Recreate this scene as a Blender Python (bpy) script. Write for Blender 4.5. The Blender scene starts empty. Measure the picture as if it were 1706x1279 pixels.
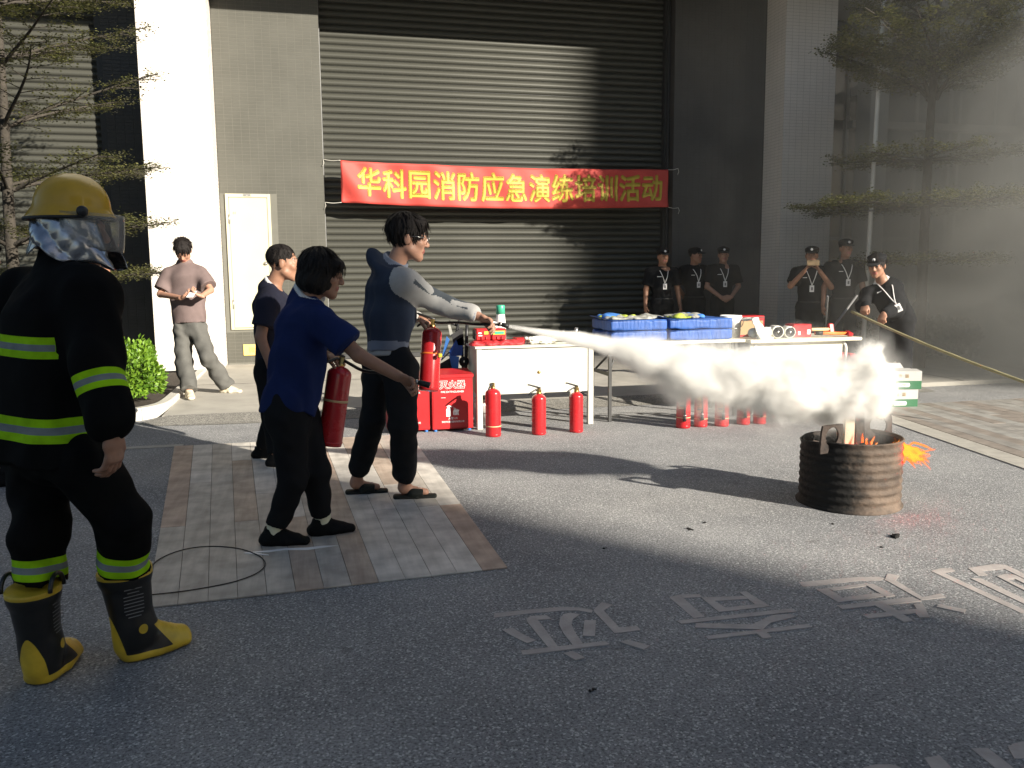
import bpy, bmesh, math, random
import numpy as np
from mathutils import Vector, Matrix

S = bpy.context.scene
COL = S.collection
rnd = random.Random(7)
rad = math.radians

# ---------------------------------------------------------------- camera
cam = bpy.data.cameras.new('camera')
camo = bpy.data.objects.new('camera', cam)
COL.objects.link(camo)
R_ = [[0.972083, 0.037677, -0.231591], [-0.234483, 0.120303, -0.964648], [-0.008484, 0.992022, 0.125779]]
camo.matrix_world = Matrix(((R_[0][0], R_[0][1], R_[0][2], 0.0), (R_[1][0], R_[1][1], R_[1][2], 0.0),
                            (R_[2][0], R_[2][1], R_[2][2], 1.35), (0, 0, 0, 1)))
cam.sensor_width = 36.0
cam.lens = 29.54
cam.clip_start = 0.05
cam.clip_end = 2000.0
S.camera = camo

# ---------------------------------------------------------------- sky, sun, exposure
SUN_EL = rad(20.5)
SUN_H = (0.616, -0.788)                      # horizontal direction towards the sun
sun_dir = Vector((SUN_H[0] * math.cos(SUN_EL), SUN_H[1] * math.cos(SUN_EL), math.sin(SUN_EL)))
W = bpy.data.worlds.new('World')
S.world = W
W.use_nodes = True
wn = W.node_tree
wn.nodes.clear()
sky = wn.nodes.new('ShaderNodeTexSky')
sky.sky_type = 'NISHITA'
sky.sun_disc = False
sky.sun_elevation = SUN_EL
sky.sun_rotation = math.atan2(SUN_H[0], SUN_H[1])
bg = wn.nodes.new('ShaderNodeBackground')
bg.inputs['Strength'].default_value = 0.047
wo = wn.nodes.new('ShaderNodeOutputWorld')
wn.links.new(sky.outputs[0], bg.inputs[0])
wn.links.new(bg.outputs[0], wo.inputs[0])
sl = bpy.data.lights.new('sun', 'SUN')
sl.energy = 5.0
sl.angle = rad(0.5)
sl.color = (1.0, 0.925, 0.80)
so = bpy.data.objects.new('sun', sl)
COL.objects.link(so)
so.rotation_euler = sun_dir.to_track_quat('Z', 'Y').to_euler()
so.location = (20, -25, 30)
S.view_settings.view_transform = 'Standard'
S.view_settings.look = 'None'
S.view_settings.exposure = 1.36
S.view_settings.gamma = 1.0
S.view_settings.use_curve_mapping = False
S.render.engine = 'CYCLES'
cy = S.cycles
cy.use_denoising = True
cy.max_bounces = 8
cy.diffuse_bounces = 4
cy.glossy_bounces = 3
cy.transmission_bounces = 6
cy.transparent_max_bounces = 10
cy.volume_bounces = 6
cy.volume_step_rate = 1.0
cy.volume_max_steps = 256

# ---------------------------------------------------------------- materials
MATS = {}
def nodes_of(name):
    m = bpy.data.materials.new(name)
    m.use_nodes = True
    nt = m.node_tree
    return m, nt, nt.nodes['Principled BSDF'], nt.nodes['Material Output']
def N(nt, typ, **kw):
    n = nt.nodes.new(typ)
    for k, v in kw.items():
        if k in n.inputs: n.inputs[k].default_value = v
        else: setattr(n, k, v)
    return n
def mat(name, col, rough=0.6, metal=0.0, var=0.15, vscale=6.0, bump=0.0, bscale=60.0, col2=None, spec=0.4,
        stretch=None, coat=0.0, detail=5.0):
    """principled surface with noise-driven colour variation, roughness variation and bump"""
    if name in MATS: return MATS[name]
    m, nt, p, out = nodes_of(name)
    L = nt.links.new
    tc = N(nt, 'ShaderNodeTexCoord')
    src = tc.outputs['Object']
    if stretch:
        mp = N(nt, 'ShaderNodeMapping')
        mp.inputs['Scale'].default_value = stretch
        L(src, mp.inputs[0]); src = mp.outputs[0]
    n1 = N(nt, 'ShaderNodeTexNoise', Scale=vscale, Detail=detail, Roughness=0.6)
    L(src, n1.inputs['Vector'])
    cr = N(nt, 'ShaderNodeValToRGB')
    cr.color_ramp.elements[0].position = 0.3
    cr.color_ramp.elements[1].position = 0.7
    c2 = col2 if col2 else tuple(min(1, c * (1 + var)) for c in col)
    c1 = col if col2 else tuple(c * (1 - var) for c in col)
    cr.color_ramp.elements[0].color = (*c1, 1)
    cr.color_ramp.elements[1].color = (*c2, 1)
    L(n1.outputs[0], cr.inputs[0])
    L(cr.outputs[0], p.inputs['Base Color'])
    mr = N(nt, 'ShaderNodeMapRange')
    mr.inputs['To Min'].default_value = max(0.02, rough - 0.08)
    mr.inputs['To Max'].default_value = min(1, rough + 0.08)
    L(n1.outputs[0], mr.inputs[0])
    L(mr.outputs[0], p.inputs['Roughness'])
    p.inputs['Metallic'].default_value = metal
    p.inputs['Specular IOR Level'].default_value = spec
    p.inputs['Coat Weight'].default_value = coat
    if bump:
        n2 = N(nt, 'ShaderNodeTexNoise', Scale=bscale, Detail=4.0)
        L(src, n2.inputs['Vector'])
        b = N(nt, 'ShaderNodeBump', Strength=bump, Distance=0.02)
        L(n2.outputs[0], b.inputs['Height'])
        L(b.outputs[0], p.inputs['Normal'])
    MATS[name] = m
    return m

def mat_asphalt():
    m, nt, p, out = nodes_of('asphalt'); L = nt.links.new
    tc = N(nt, 'ShaderNodeTexCoord'); v = tc.outputs['Object']
    big = N(nt, 'ShaderNodeTexNoise', Scale=0.8, Detail=9.0, Roughness=0.7); L(v, big.inputs['Vector'])
    fine = N(nt, 'ShaderNodeTexNoise', Scale=95.0, Detail=5.0, Roughness=0.75); L(v, fine.inputs['Vector'])
    vor = N(nt, 'ShaderNodeTexVoronoi', Scale=150.0); L(v, vor.inputs['Vector'])
    r1 = N(nt, 'ShaderNodeValToRGB')
    r1.color_ramp.elements[0].color = (0.20, 0.203, 0.21, 1); r1.color_ramp.elements[0].position = 0.3
    r1.color_ramp.elements[1].color = (0.38, 0.377, 0.372, 1); r1.color_ramp.elements[1].position = 0.72
    L(big.outputs[0], r1.inputs[0])
    r2 = N(nt, 'ShaderNodeValToRGB')
    r2.color_ramp.elements[0].color = (0.26, 0.26, 0.26, 1); r2.color_ramp.elements[0].position = 0.36
    r2.color_ramp.elements[1].color = (1.0, 1.0, 1.0, 1); r2.color_ramp.elements[1].position = 0.54
    L(fine.outputs[0], r2.inputs[0])
    mul = N(nt, 'ShaderNodeMix', data_type='RGBA', blend_type='MULTIPLY'); mul.inputs[0].default_value = 1.0
    L(r1.outputs[0], mul.inputs[6]); L(r2.outputs[0], mul.inputs[7])
    # pale stones set in the binder
    r3 = N(nt, 'ShaderNodeValToRGB')
    r3.color_ramp.elements[0].color = (0, 0, 0, 1); r3.color_ramp.elements[0].position = 0.72
    r3.color_ramp.elements[1].color = (1, 1, 1, 1); r3.color_ramp.elements[1].position = 0.86
    L(vor.outputs['Color'], r3.inputs[0])
    mx = N(nt, 'ShaderNodeMix', data_type='RGBA'); mx.inputs[7].default_value = (0.50, 0.495, 0.485, 1)
    L(r3.outputs[0], mx.inputs[0]); L(mul.outputs[2], mx.inputs[6])
    # dark stains
    st = N(nt, 'ShaderNodeTexNoise', Scale=2.6, Detail=8.0, Roughness=0.7); L(v, st.inputs['Vector'])
    r4 = N(nt, 'ShaderNodeValToRGB')
    r4.color_ramp.elements[0].color = (1, 1, 1, 1); r4.color_ramp.elements[0].position = 0.62
    r4.color_ramp.elements[1].color = (0.55, 0.54, 0.53, 1); r4.color_ramp.elements[1].position = 0.72
    L(st.outputs[0], r4.inputs[0])
    m2 = N(nt, 'ShaderNodeMix', data_type='RGBA', blend_type='MULTIPLY'); m2.inputs[0].default_value = 1.0
    L(mx.outputs[2], m2.inputs[6]); L(r4.outputs[0], m2.inputs[7])
    L(m2.outputs[2], p.inputs['Base Color'])
    p.inputs['Roughness'].default_value = 0.85
    p.inputs['Specular IOR Level'].default_value = 0.25
    b = N(nt, 'ShaderNodeBump', Strength=0.8, Distance=0.010)
    L(fine.outputs[0], b.inputs['Height']); L(b.outputs[0], p.inputs['Normal'])
    return m
def mat_terrazzo():
    m, nt, p, out = nodes_of('speckled_stone'); L = nt.links.new
    tc = N(nt, 'ShaderNodeTexCoord'); v = tc.outputs['Object']
    vor = N(nt, 'ShaderNodeTexVoronoi', Scale=150.0); L(v, vor.inputs['Vector'])
    r = N(nt, 'ShaderNodeValToRGB')
    r.color_ramp.elements[0].color = (0.10, 0.095, 0.085, 1); r.color_ramp.elements[0].position = 0.25
    r.color_ramp.elements[1].color = (0.34, 0.325, 0.29, 1); r.color_ramp.elements[1].position = 0.85
    L(vor.outputs['Color'], r.inputs[0]); L(r.outputs[0], p.inputs['Base Color'])
    p.inputs['Roughness'].default_value = 0.85
    b = N(nt, 'ShaderNodeBump', Strength=0.6, Distance=0.008)
    L(vor.outputs['Distance'], b.inputs['Height']); L(b.outputs[0], p.inputs['Normal'])
    return m
def mat_leaf(name, c1, c2):
    m, nt, p, out = nodes_of(name); L = nt.links.new
    g = N(nt, 'ShaderNodeNewGeometry')
    r = N(nt, 'ShaderNodeValToRGB')
    r.color_ramp.elements[0].color = (*c1, 1); r.color_ramp.elements[1].color = (*c2, 1)
    L(g.outputs['Random Per Island'], r.inputs[0]); L(r.outputs[0], p.inputs['Base Color'])
    p.inputs['Roughness'].default_value = 0.45
    tr = N(nt, 'ShaderNodeBsdfTranslucent'); L(r.outputs[0], tr.inputs['Color'])
    mx = N(nt, 'ShaderNodeMixShader'); mx.inputs[0].default_value = 0.3
    L(p.outputs[0], mx.inputs[1]); L(tr.outputs[0], mx.inputs[2]); L(mx.outputs[0], out.inputs['Surface'])
    return m
def mat_wood(name, ca, cb):
    m, nt, p, out = nodes_of(name); L = nt.links.new
    tc = N(nt, 'ShaderNodeTexCoord')
    oi = N(nt, 'ShaderNodeObjectInfo')
    mp = N(nt, 'ShaderNodeMapping'); mp.inputs['Scale'].default_value = (24.0, 1.6, 24.0)
    L(tc.outputs['Object'], mp.inputs[0])
    comb = N(nt, 'ShaderNodeVectorMath', operation='ADD')
    sc = N(nt, 'ShaderNodeVectorMath', operation='SCALE'); sc.inputs['Scale'].default_value = 50.0
    cx = N(nt, 'ShaderNodeCombineXYZ'); L(oi.outputs['Random'], cx.inputs[0]); L(oi.outputs['Random'], cx.inputs[1])
    L(cx.outputs[0], sc.inputs[0]); L(mp.outputs[0], comb.inputs[0]); L(sc.outputs[0], comb.inputs[1])
    n = N(nt, 'ShaderNodeTexNoise', Scale=1.0, Detail=7.0, Roughness=0.65); L(comb.outputs[0], n.inputs['Vector'])
    r = N(nt, 'ShaderNodeValToRGB')
    r.color_ramp.elements[0].color = (*ca, 1); r.color_ramp.elements[0].position = 0.28
    r.color_ramp.elements[1].color = (*cb, 1); r.color_ramp.elements[1].position = 0.75
    L(n.outputs[0], r.inputs[0])
    d = N(nt, 'ShaderNodeTexNoise', Scale=7.0, Detail=6.0); L(tc.outputs['Object'], d.inputs['Vector'])
    r2 = N(nt, 'ShaderNodeValToRGB')
    r2.color_ramp.elements[0].color = (0.75, 0.75, 0.75, 1); r2.color_ramp.elements[0].position = 0.35
    r2.color_ramp.elements[1].color = (1.12, 1.12, 1.12, 1); r2.color_ramp.elements[1].position = 0.65
    L(d.outputs[0], r2.inputs[0])
    mu = N(nt, 'ShaderNodeMix', data_type='RGBA', blend_type='MULTIPLY'); mu.inputs[0].default_value = 1
    L(r.outputs[0], mu.inputs[6]); L(r2.outputs[0], mu.inputs[7]); L(mu.outputs[2], p.inputs['Base Color'])
    p.inputs['Roughness'].default_value = 0.7
    b = N(nt, 'ShaderNodeBump', Strength=0.25, Distance=0.006); L(n.outputs[0], b.inputs['Height']); L(b.outputs[0], p.inputs['Normal'])
    return m

M = dict(
    asphalt=mat_asphalt(), terrazzo=mat_terrazzo(),
    slab=mat('slab_concrete', (0.36, 0.34, 0.30), 0.8, var=0.14, vscale=3.0, bump=0.15, bscale=90),
    kerb=mat('kerb_stone', (0.50, 0.48, 0.43), 0.75, var=0.12, vscale=8, bump=0.15, bscale=120),
    border=mat('pale_border', (0.36, 0.34, 0.30), 0.75, var=0.15, vscale=9, bump=0.15, bscale=120),
    soil2=mat('plank_joint_dirt', (0.13, 0.12, 0.105), 0.95, var=0.3, vscale=20), soil=mat('soil', (0.05, 0.04, 0.03), 0.95, var=0.4, vscale=20, bump=0.6, bscale=50),
    paint=mat('worn_road_paint', (0.37, 0.335, 0.315), 0.8, var=0.16, vscale=14, bump=0.2, bscale=150),
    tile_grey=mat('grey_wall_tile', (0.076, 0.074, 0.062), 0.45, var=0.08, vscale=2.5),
    tile_dark=mat('dark_and_shaded_tile', (0.055, 0.052, 0.05), 0.45, var=0.2, vscale=3.0),
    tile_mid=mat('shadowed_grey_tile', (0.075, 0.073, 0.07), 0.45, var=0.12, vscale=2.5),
    tile_white=mat('white_mosaic_tile', (0.62, 0.575, 0.53), 0.4, var=0.05, vscale=3.0),
    grout=mat('pale_grout', (0.125, 0.122, 0.104), 0.9, var=0.08),
    grout_w=mat('white_grout', (0.34, 0.315, 0.285), 0.9, var=0.08),
    shutter=mat('shutter_metal', (0.060, 0.060, 0.050), 0.42, metal=0.2, var=0.10, vscale=1.4, stretch=(0.25, 1, 2.2)),
    steel_dark=mat('dark_steel', (0.05, 0.05, 0.05), 0.5, metal=0.3),
    door=mat('cream_door', (0.46, 0.44, 0.33), 0.45, var=0.03, vscale=2),
    chrome=mat('brushed_steel', (0.45, 0.44, 0.42), 0.3, metal=0.9),
    yellow_sign=mat('yellow_sign', (0.72, 0.50, 0.16), 0.5, var=0.06),
    ink=mat('dark_ink', (0.03, 0.03, 0.03), 0.6), ink_brown=mat('brown_ink', (0.30, 0.19, 0.07), 0.6),
    white_print=mat('white_print', (0.80, 0.78, 0.76), 0.5, var=0.05),
    banner=mat('banner_red', (0.50, 0.060, 0.048), 0.65, var=0.08, vscale=2.5, bump=0.12, bscale=9),
    gold=mat('banner_gold', (0.55, 0.42, 0.06), 0.6, var=0.06),
    rope=mat('pale_rope', (0.55, 0.53, 0.47), 0.8),
    red=mat('extinguisher_red', (0.42, 0.016, 0.02), 0.28, var=0.05, vscale=5, coat=0.3),
    red_box=mat('red_sheet_metal', (0.40, 0.017, 0.02), 0.35, var=0.07, vscale=4),
    black_rub=mat('black_rubber', (0.014, 0.014, 0.014), 0.55), black_pl=mat('black_plastic', (0.02, 0.02, 0.021), 0.4),
    brass=mat('brass', (0.45, 0.30, 0.10), 0.35, metal=0.9), cream_band=mat('cream_band', (0.62, 0.42, 0.22), 0.5),
    label_y=mat('yellow_label', (0.75, 0.58, 0.06), 0.45), label_o=mat('orange_label', (0.50, 0.15, 0.04), 0.5),
    white_desk=mat('white_desk_laminate', (0.52, 0.51, 0.45), 0.4, var=0.03), beige=mat('beige_panel', (0.60, 0.57, 0.44), 0.5, var=0.05),
    white_pl=mat('white_plastic', (0.75, 0.74, 0.71), 0.4, var=0.05), green_pl=mat('green_plastic', (0.05, 0.36, 0.22), 0.4),
    blue_bag=mat('blue_bag_fabric', (0.025, 0.082, 0.29), 0.55, var=0.25, vscale=9, bump=0.5, bscale=22, stretch=(1.6, 1, 0.35)),
    blue_cloth=mat('light_blue_fabric', (0.05, 0.18, 0.50), 0.7), hivis=mat('hivis_fabric', (0.36, 0.42, 0.06), 0.6, var=0.3, vscale=20),
    silver_cloth=mat('silver_fabric', (0.22, 0.22, 0.20), 0.5, var=0.4, vscale=25), canvas=mat('white_canvas', (0.62, 0.61, 0.54), 0.85, var=0.12, vscale=30, bump=0.3, bscale=60),
    red_cloth=mat('red_crumpled_fabric', (0.50, 0.03, 0.035), 0.6, var=0.35, vscale=30, bump=0.5, bscale=40),
    orange=mat('orange_handle', (0.75, 0.16, 0.025), 0.5), wood=mat('pale_wood_handle', (0.42, 0.28, 0.13), 0.6, var=0.2, vscale=30),
    carton_w=mat('white_carton', (0.40, 0.39, 0.37), 0.75, var=0.05), carton_g=mat('green_carton', (0.022, 0.12, 0.05), 0.7, var=0.08), cardboard=mat('cardboard', (0.33, 0.23, 0.13), 0.85, var=0.08),
    bamboo=mat('bamboo_pole', (0.34, 0.30, 0.16), 0.55, var=0.2, vscale=6), flag=mat('white_pole', (0.62, 0.62, 0.60), 0.4, var=0.06),
    bark=mat('bark', (0.045, 0.038, 0.030), 0.9, var=0.35, vscale=18, bump=0.6, bscale=40),
    leaf_tree=mat_leaf('tree_leaf', (0.05, 0.062, 0.018), (0.17, 0.165, 0.055)),
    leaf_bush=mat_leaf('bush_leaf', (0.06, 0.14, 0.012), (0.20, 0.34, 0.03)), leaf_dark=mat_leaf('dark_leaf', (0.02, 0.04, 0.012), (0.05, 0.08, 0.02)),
    glass_dark=mat('dark_glass', (0.02, 0.024, 0.028), 0.12, var=0.1, spec=0.6), frame_grey=mat('grey_frame', (0.20, 0.20, 0.20), 0.5, metal=0.2),
    concrete=mat('facade_concrete', (0.36, 0.35, 0.32), 0.85, var=0.08, vscale=0.7), ash=mat('charred', (0.012, 0.011, 0.010), 0.95, var=0.5, vscale=40, bump=0.6),
    galv=mat('galvanised_post', (0.50, 0.44, 0.34), 0.4, metal=0.6, var=0.3, vscale=9, stretch=(1, 1, 0.3)),
)

# ---------------------------------------------------------------- object helpers
def tag(o, label=None, cat=None, group=None, kind=None):
    if label: o['label'] = label
    if cat: o['category'] = cat
    if group: o['group'] = group
    if kind: o['kind'] = kind
    return o
def empty(name, loc=(0, 0, 0), rz=0.0, label=None, cat=None, group=None):
    o = bpy.data.objects.new(name, None)
    COL.objects.link(o)
    o.empty_display_size = 0.1
    o.location = loc
    o.rotation_euler = (0, 0, rz)
    return tag(o, label, cat, group)
def children(o): return [c for c in bpy.data.objects if c.parent == o]
def copy_tree(o, parent=None):
    c = o.copy()
    COL.objects.link(c)
    if parent is not None: c.parent = parent
    for ch in children(o): copy_tree(ch, c)
    return c
def new_obj(name, me, parent=None, loc=None, kind=None):
    o = bpy.data.objects.new(name, me)
    COL.objects.link(o)
    if parent is not None: o.parent = parent
    if loc is not None: o.location = loc
    if kind: o['kind'] = kind
    return o

class MB:
    """collects simple solids and links them as ONE mesh object"""
    def __init__(self): self.v = []; self.f = []; self.mi = []; self.sm = []
    def add(self, vs, fs, mi=0, smooth=False):
        b = len(self.v)
        self.v += [tuple(x) for x in vs]
        self.f += [tuple(i + b for i in f) for f in fs]
        self.mi += [mi] * len(fs); self.sm += [smooth] * len(fs)
        return self
    def box(self, lo, hi, mi=0, ch=0.0, M4=None):
        lo = Vector(lo); hi = Vector(hi)
        if ch <= 0:
            vs = [(x, y, z) for z in (lo.z, hi.z) for y in (lo.y, hi.y) for x in (lo.x, hi.x)]
            fs = [(0, 2, 3, 1), (4, 5, 7, 6), (0, 1, 5, 4), (2, 6, 7, 3), (0, 4, 6, 2), (1, 3, 7, 5)]
        else:
            ch = min(ch, (hi.x - lo.x) * .45, (hi.y - lo.y) * .45, (hi.z - lo.z) * .45)
            vs = []; idx = {}
            for sx in (0, 1):
                for sy in (0, 1):
                    for sz in (0, 1):
                        for ax in range(3):
                            c = [hi.x if sx else lo.x, hi.y if sy else lo.y, hi.z if sz else lo.z]
                            s = (sx, sy, sz)
                            for a in range(3):
                                if a != ax: c[a] += -ch if s[a] else ch
                            idx[(sx, sy, sz, ax)] = len(vs); vs.append(tuple(c))
            fs = []
            for ax in range(3):
                a, b = [(1, 2), (0, 2), (0, 1)][ax]
                for s in (0, 1):
                    q = []
                    for (u, w) in ((0, 0), (1, 0), (1, 1), (0, 1)):
                        k = [0, 0, 0]; k[ax] = s; k[a] = u; k[b] = w
                        q.append(idx[(*k, ax)])
                    fs.append(tuple(q))
            for ax in range(3):
                a, b = [(1, 2), (0, 2), (0, 1)][ax]
                for u in (0, 1):
                    for w in (0, 1):
                        k0 = [0, 0, 0]; k0[a] = u; k0[b] = w; k1 = list(k0); k1[ax] = 1
                        fs.append((idx[(*k0, a)], idx[(*k1, a)], idx[(*k1, b)], idx[(*k0, b)]))
            for k in [(x, y, z) for x in (0, 1) for y in (0, 1) for z in (0, 1)]:
                fs.append((idx[(*k, 0)], idx[(*k, 1)], idx[(*k, 2)]))
        if M4 is not None: vs = [M4 @ Vector(q) for q in vs]
        return self.add(vs, fs, mi)
    def tube(self, pts, r, n=10, mi=0, caps=True, closed=False):
        pts = [Vector(p) for p in pts]
        rs = r if isinstance(r, (list, tuple)) else [r] * len(pts)
        vs = []; fs = []; up = None; m = len(pts)
        for i, p in enumerate(pts):
            if closed: t = (pts[(i + 1) % m] - pts[i - 1]).normalized()
            else: t = (pts[min(i + 1, m - 1)] - pts[max(i - 1, 0)]).normalized()
            if up is None: up = Vector((0, 0, 1)) if abs(t.z) < .9 else Vector((1, 0, 0))
            a = t.cross(up).normalized(); b = a.cross(t).normalized(); up = b
            for k in range(n):
                an = 2 * math.pi * k / n
                vs.append(p + (a * math.cos(an) + b * math.sin(an)) * rs[i])
        for i in range(m if closed else m - 1):
            j = (i + 1) % m
            for k in range(n):
                k2 = (k + 1) % n
                fs.append((i * n + k, i * n + k2, j * n + k2, j * n + k))
        self.add(vs, fs, mi, True)
        if caps and not closed:
            b = len(self.v) - len(vs)
            self.f += [tuple(b + k for k in range(n - 1, -1, -1)), tuple(b + (m - 1) * n + k for k in range(n))]
            self.mi += [mi, mi]; self.sm += [False, False]
        return self
    def lathe(self, prof, n=28, mi=0, M4=None, smooth=True, a0=0.0, a1=2 * math.pi):
        full = abs(a1 - a0 - 2 * math.pi) < 1e-6
        vs = []; fs = []; cnt = n if full else n + 1
        for (r, z) in prof:
            for k in range(cnt):
                an = a0 + (a1 - a0) * k / n
                vs.append((r * math.cos(an), r * math.sin(an), z))
        for i in range(len(prof) - 1):
            for k in range(n):
                k2 = (k + 1) % cnt if full else k + 1
                fs.append((i * cnt + k, i * cnt + k2, (i + 1) * cnt + k2, (i + 1) * cnt + k))
        if M4 is not None: vs = [M4 @ Vector(q) for q in vs]
        return self.add(vs, fs, mi, smooth)
    def prism(self, poly, z0, z1, mi=0, M4=None):
        n = len(poly)
        vs = [(x, y, z0) for x, y in poly] + [(x, y, z1) for x, y in poly]
        fs = [tuple(range(n - 1, -1, -1)), tuple(range(n, 2 * n))] + [(i, (i + 1) % n, n + (i + 1) % n, n + i) for i in range(n)]
        if M4 is not None: vs = [M4 @ Vector(q) for q in vs]
        return self.add(vs, fs, mi)
    def mesh(self, name, mats):
        me = bpy.data.meshes.new(name)
        me.from_pydata([tuple(x) for x in self.v], [], self.f)
        for m in (mats if isinstance(mats, (list, tuple)) else [mats]): me.materials.append(m)
        me.polygons.foreach_set('material_index', self.mi)
        me.polygons.foreach_set('use_smooth', self.sm)
        me.update()
        return me
    def build(self, name, mats, parent=None, loc=None, kind=None):
        return new_obj(name, self.mesh(name, mats), parent, loc, kind)

def axis_frame(o, zdir, xhint=(1, 0, 0)):
    z = Vector(zdir).normalized(); x = Vector(xhint); x = (x - z * x.dot(z)).normalized(); y = z.cross(x)
    return Matrix(((x.x, y.x, z.x, o[0]), (x.y, y.y, z.y, o[1]), (x.z, y.z, z.z, o[2]), (0, 0, 0, 1)))
def bez(p0, p1, p2, p3, n=12):
    p0, p1, p2, p3 = map(Vector, (p0, p1, p2, p3)); out = []
    for i in range(n + 1):
        t = i / n; s = 1 - t
        out.append(p0 * s ** 3 + p1 * 3 * s * s * t + p2 * 3 * s * t * t + p3 * t ** 3)
    return out
def smooth_path(pts, k=6):
    """Catmull-Rom through pts"""
    P = [Vector(p) for p in pts]; P = [P[0] * 2 - P[1]] + P + [P[-1] * 2 - P[-2]]; out = []
    for i in range(1, len(P) - 2):
        for j in range(k):
            t = j / k
            out.append(0.5 * ((2 * P[i]) + (P[i + 1] - P[i - 1]) * t + (2 * P[i - 1] - 5 * P[i] + 4 * P[i + 1] - P[i + 2]) * t * t
                              + (3 * P[i] - P[i - 1] - 3 * P[i + 1] + P[i + 2]) * t ** 3))
    out.append(P[-2]); return out

_txt = {}
def text_polys(body, bold=0.0):
    """outline of a string in the built-in font, height about 1, centred -> verts, faces"""
    key = (body, bold)
    if key in _txt: return _txt[key]
    c = bpy.data.curves.new('lettering', 'FONT'); c.body = body; c.offset = bold; c.resolution_u = 3
    o = bpy.data.objects.new('lettering', c); COL.objects.link(o)
    dg = bpy.context.evaluated_depsgraph_get()
    me = o.evaluated_get(dg).to_mesh()
    vs = np.array([v.co[:] for v in me.vertices]); fs = [tuple(p.vertices) for p in me.polygons]
    o.evaluated_get(dg).to_mesh_clear()
    bpy.data.objects.remove(o); bpy.data.curves.remove(c)
    lo = vs.min(0); hi = vs.max(0)
    vs = (vs - (lo + hi) / 2); sz = hi - lo
    _txt[key] = (vs, fs, sz)
    return _txt[key]
def lettering(body, origin, xdir, ydir, width=None, height=None, m=None, parent=None, bold=0.0, name='lettering', warp=None, mi=0):
    vs, fs, sz = text_polys(body)
    sx = width / sz[0] if width else None; sy = height / sz[1] if height else None
    if sx is None: sx = sy
    if sy is None: sy = sx
    o = Vector(origin); X = Vector(xdir).normalized(); Y = Vector(ydir).normalized()
    Nn = X.cross(Y); mb = MB()
    ring = [(0, 0)] + ([(bold * math.cos(a), bold * math.sin(a)) for a in np.linspace(0, 2 * math.pi, 6, endpoint=False)] if bold > 0 else [])
    for q, (ax_, ay_) in enumerate(ring):
        mb.add([o + X * (v[0] * sx + ax_ * sy) + Y * (v[1] * sy + ay_ * sy) + Nn * (.0002 * q) for v in vs], fs)
    return mb.build(name, m, parent)

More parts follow.
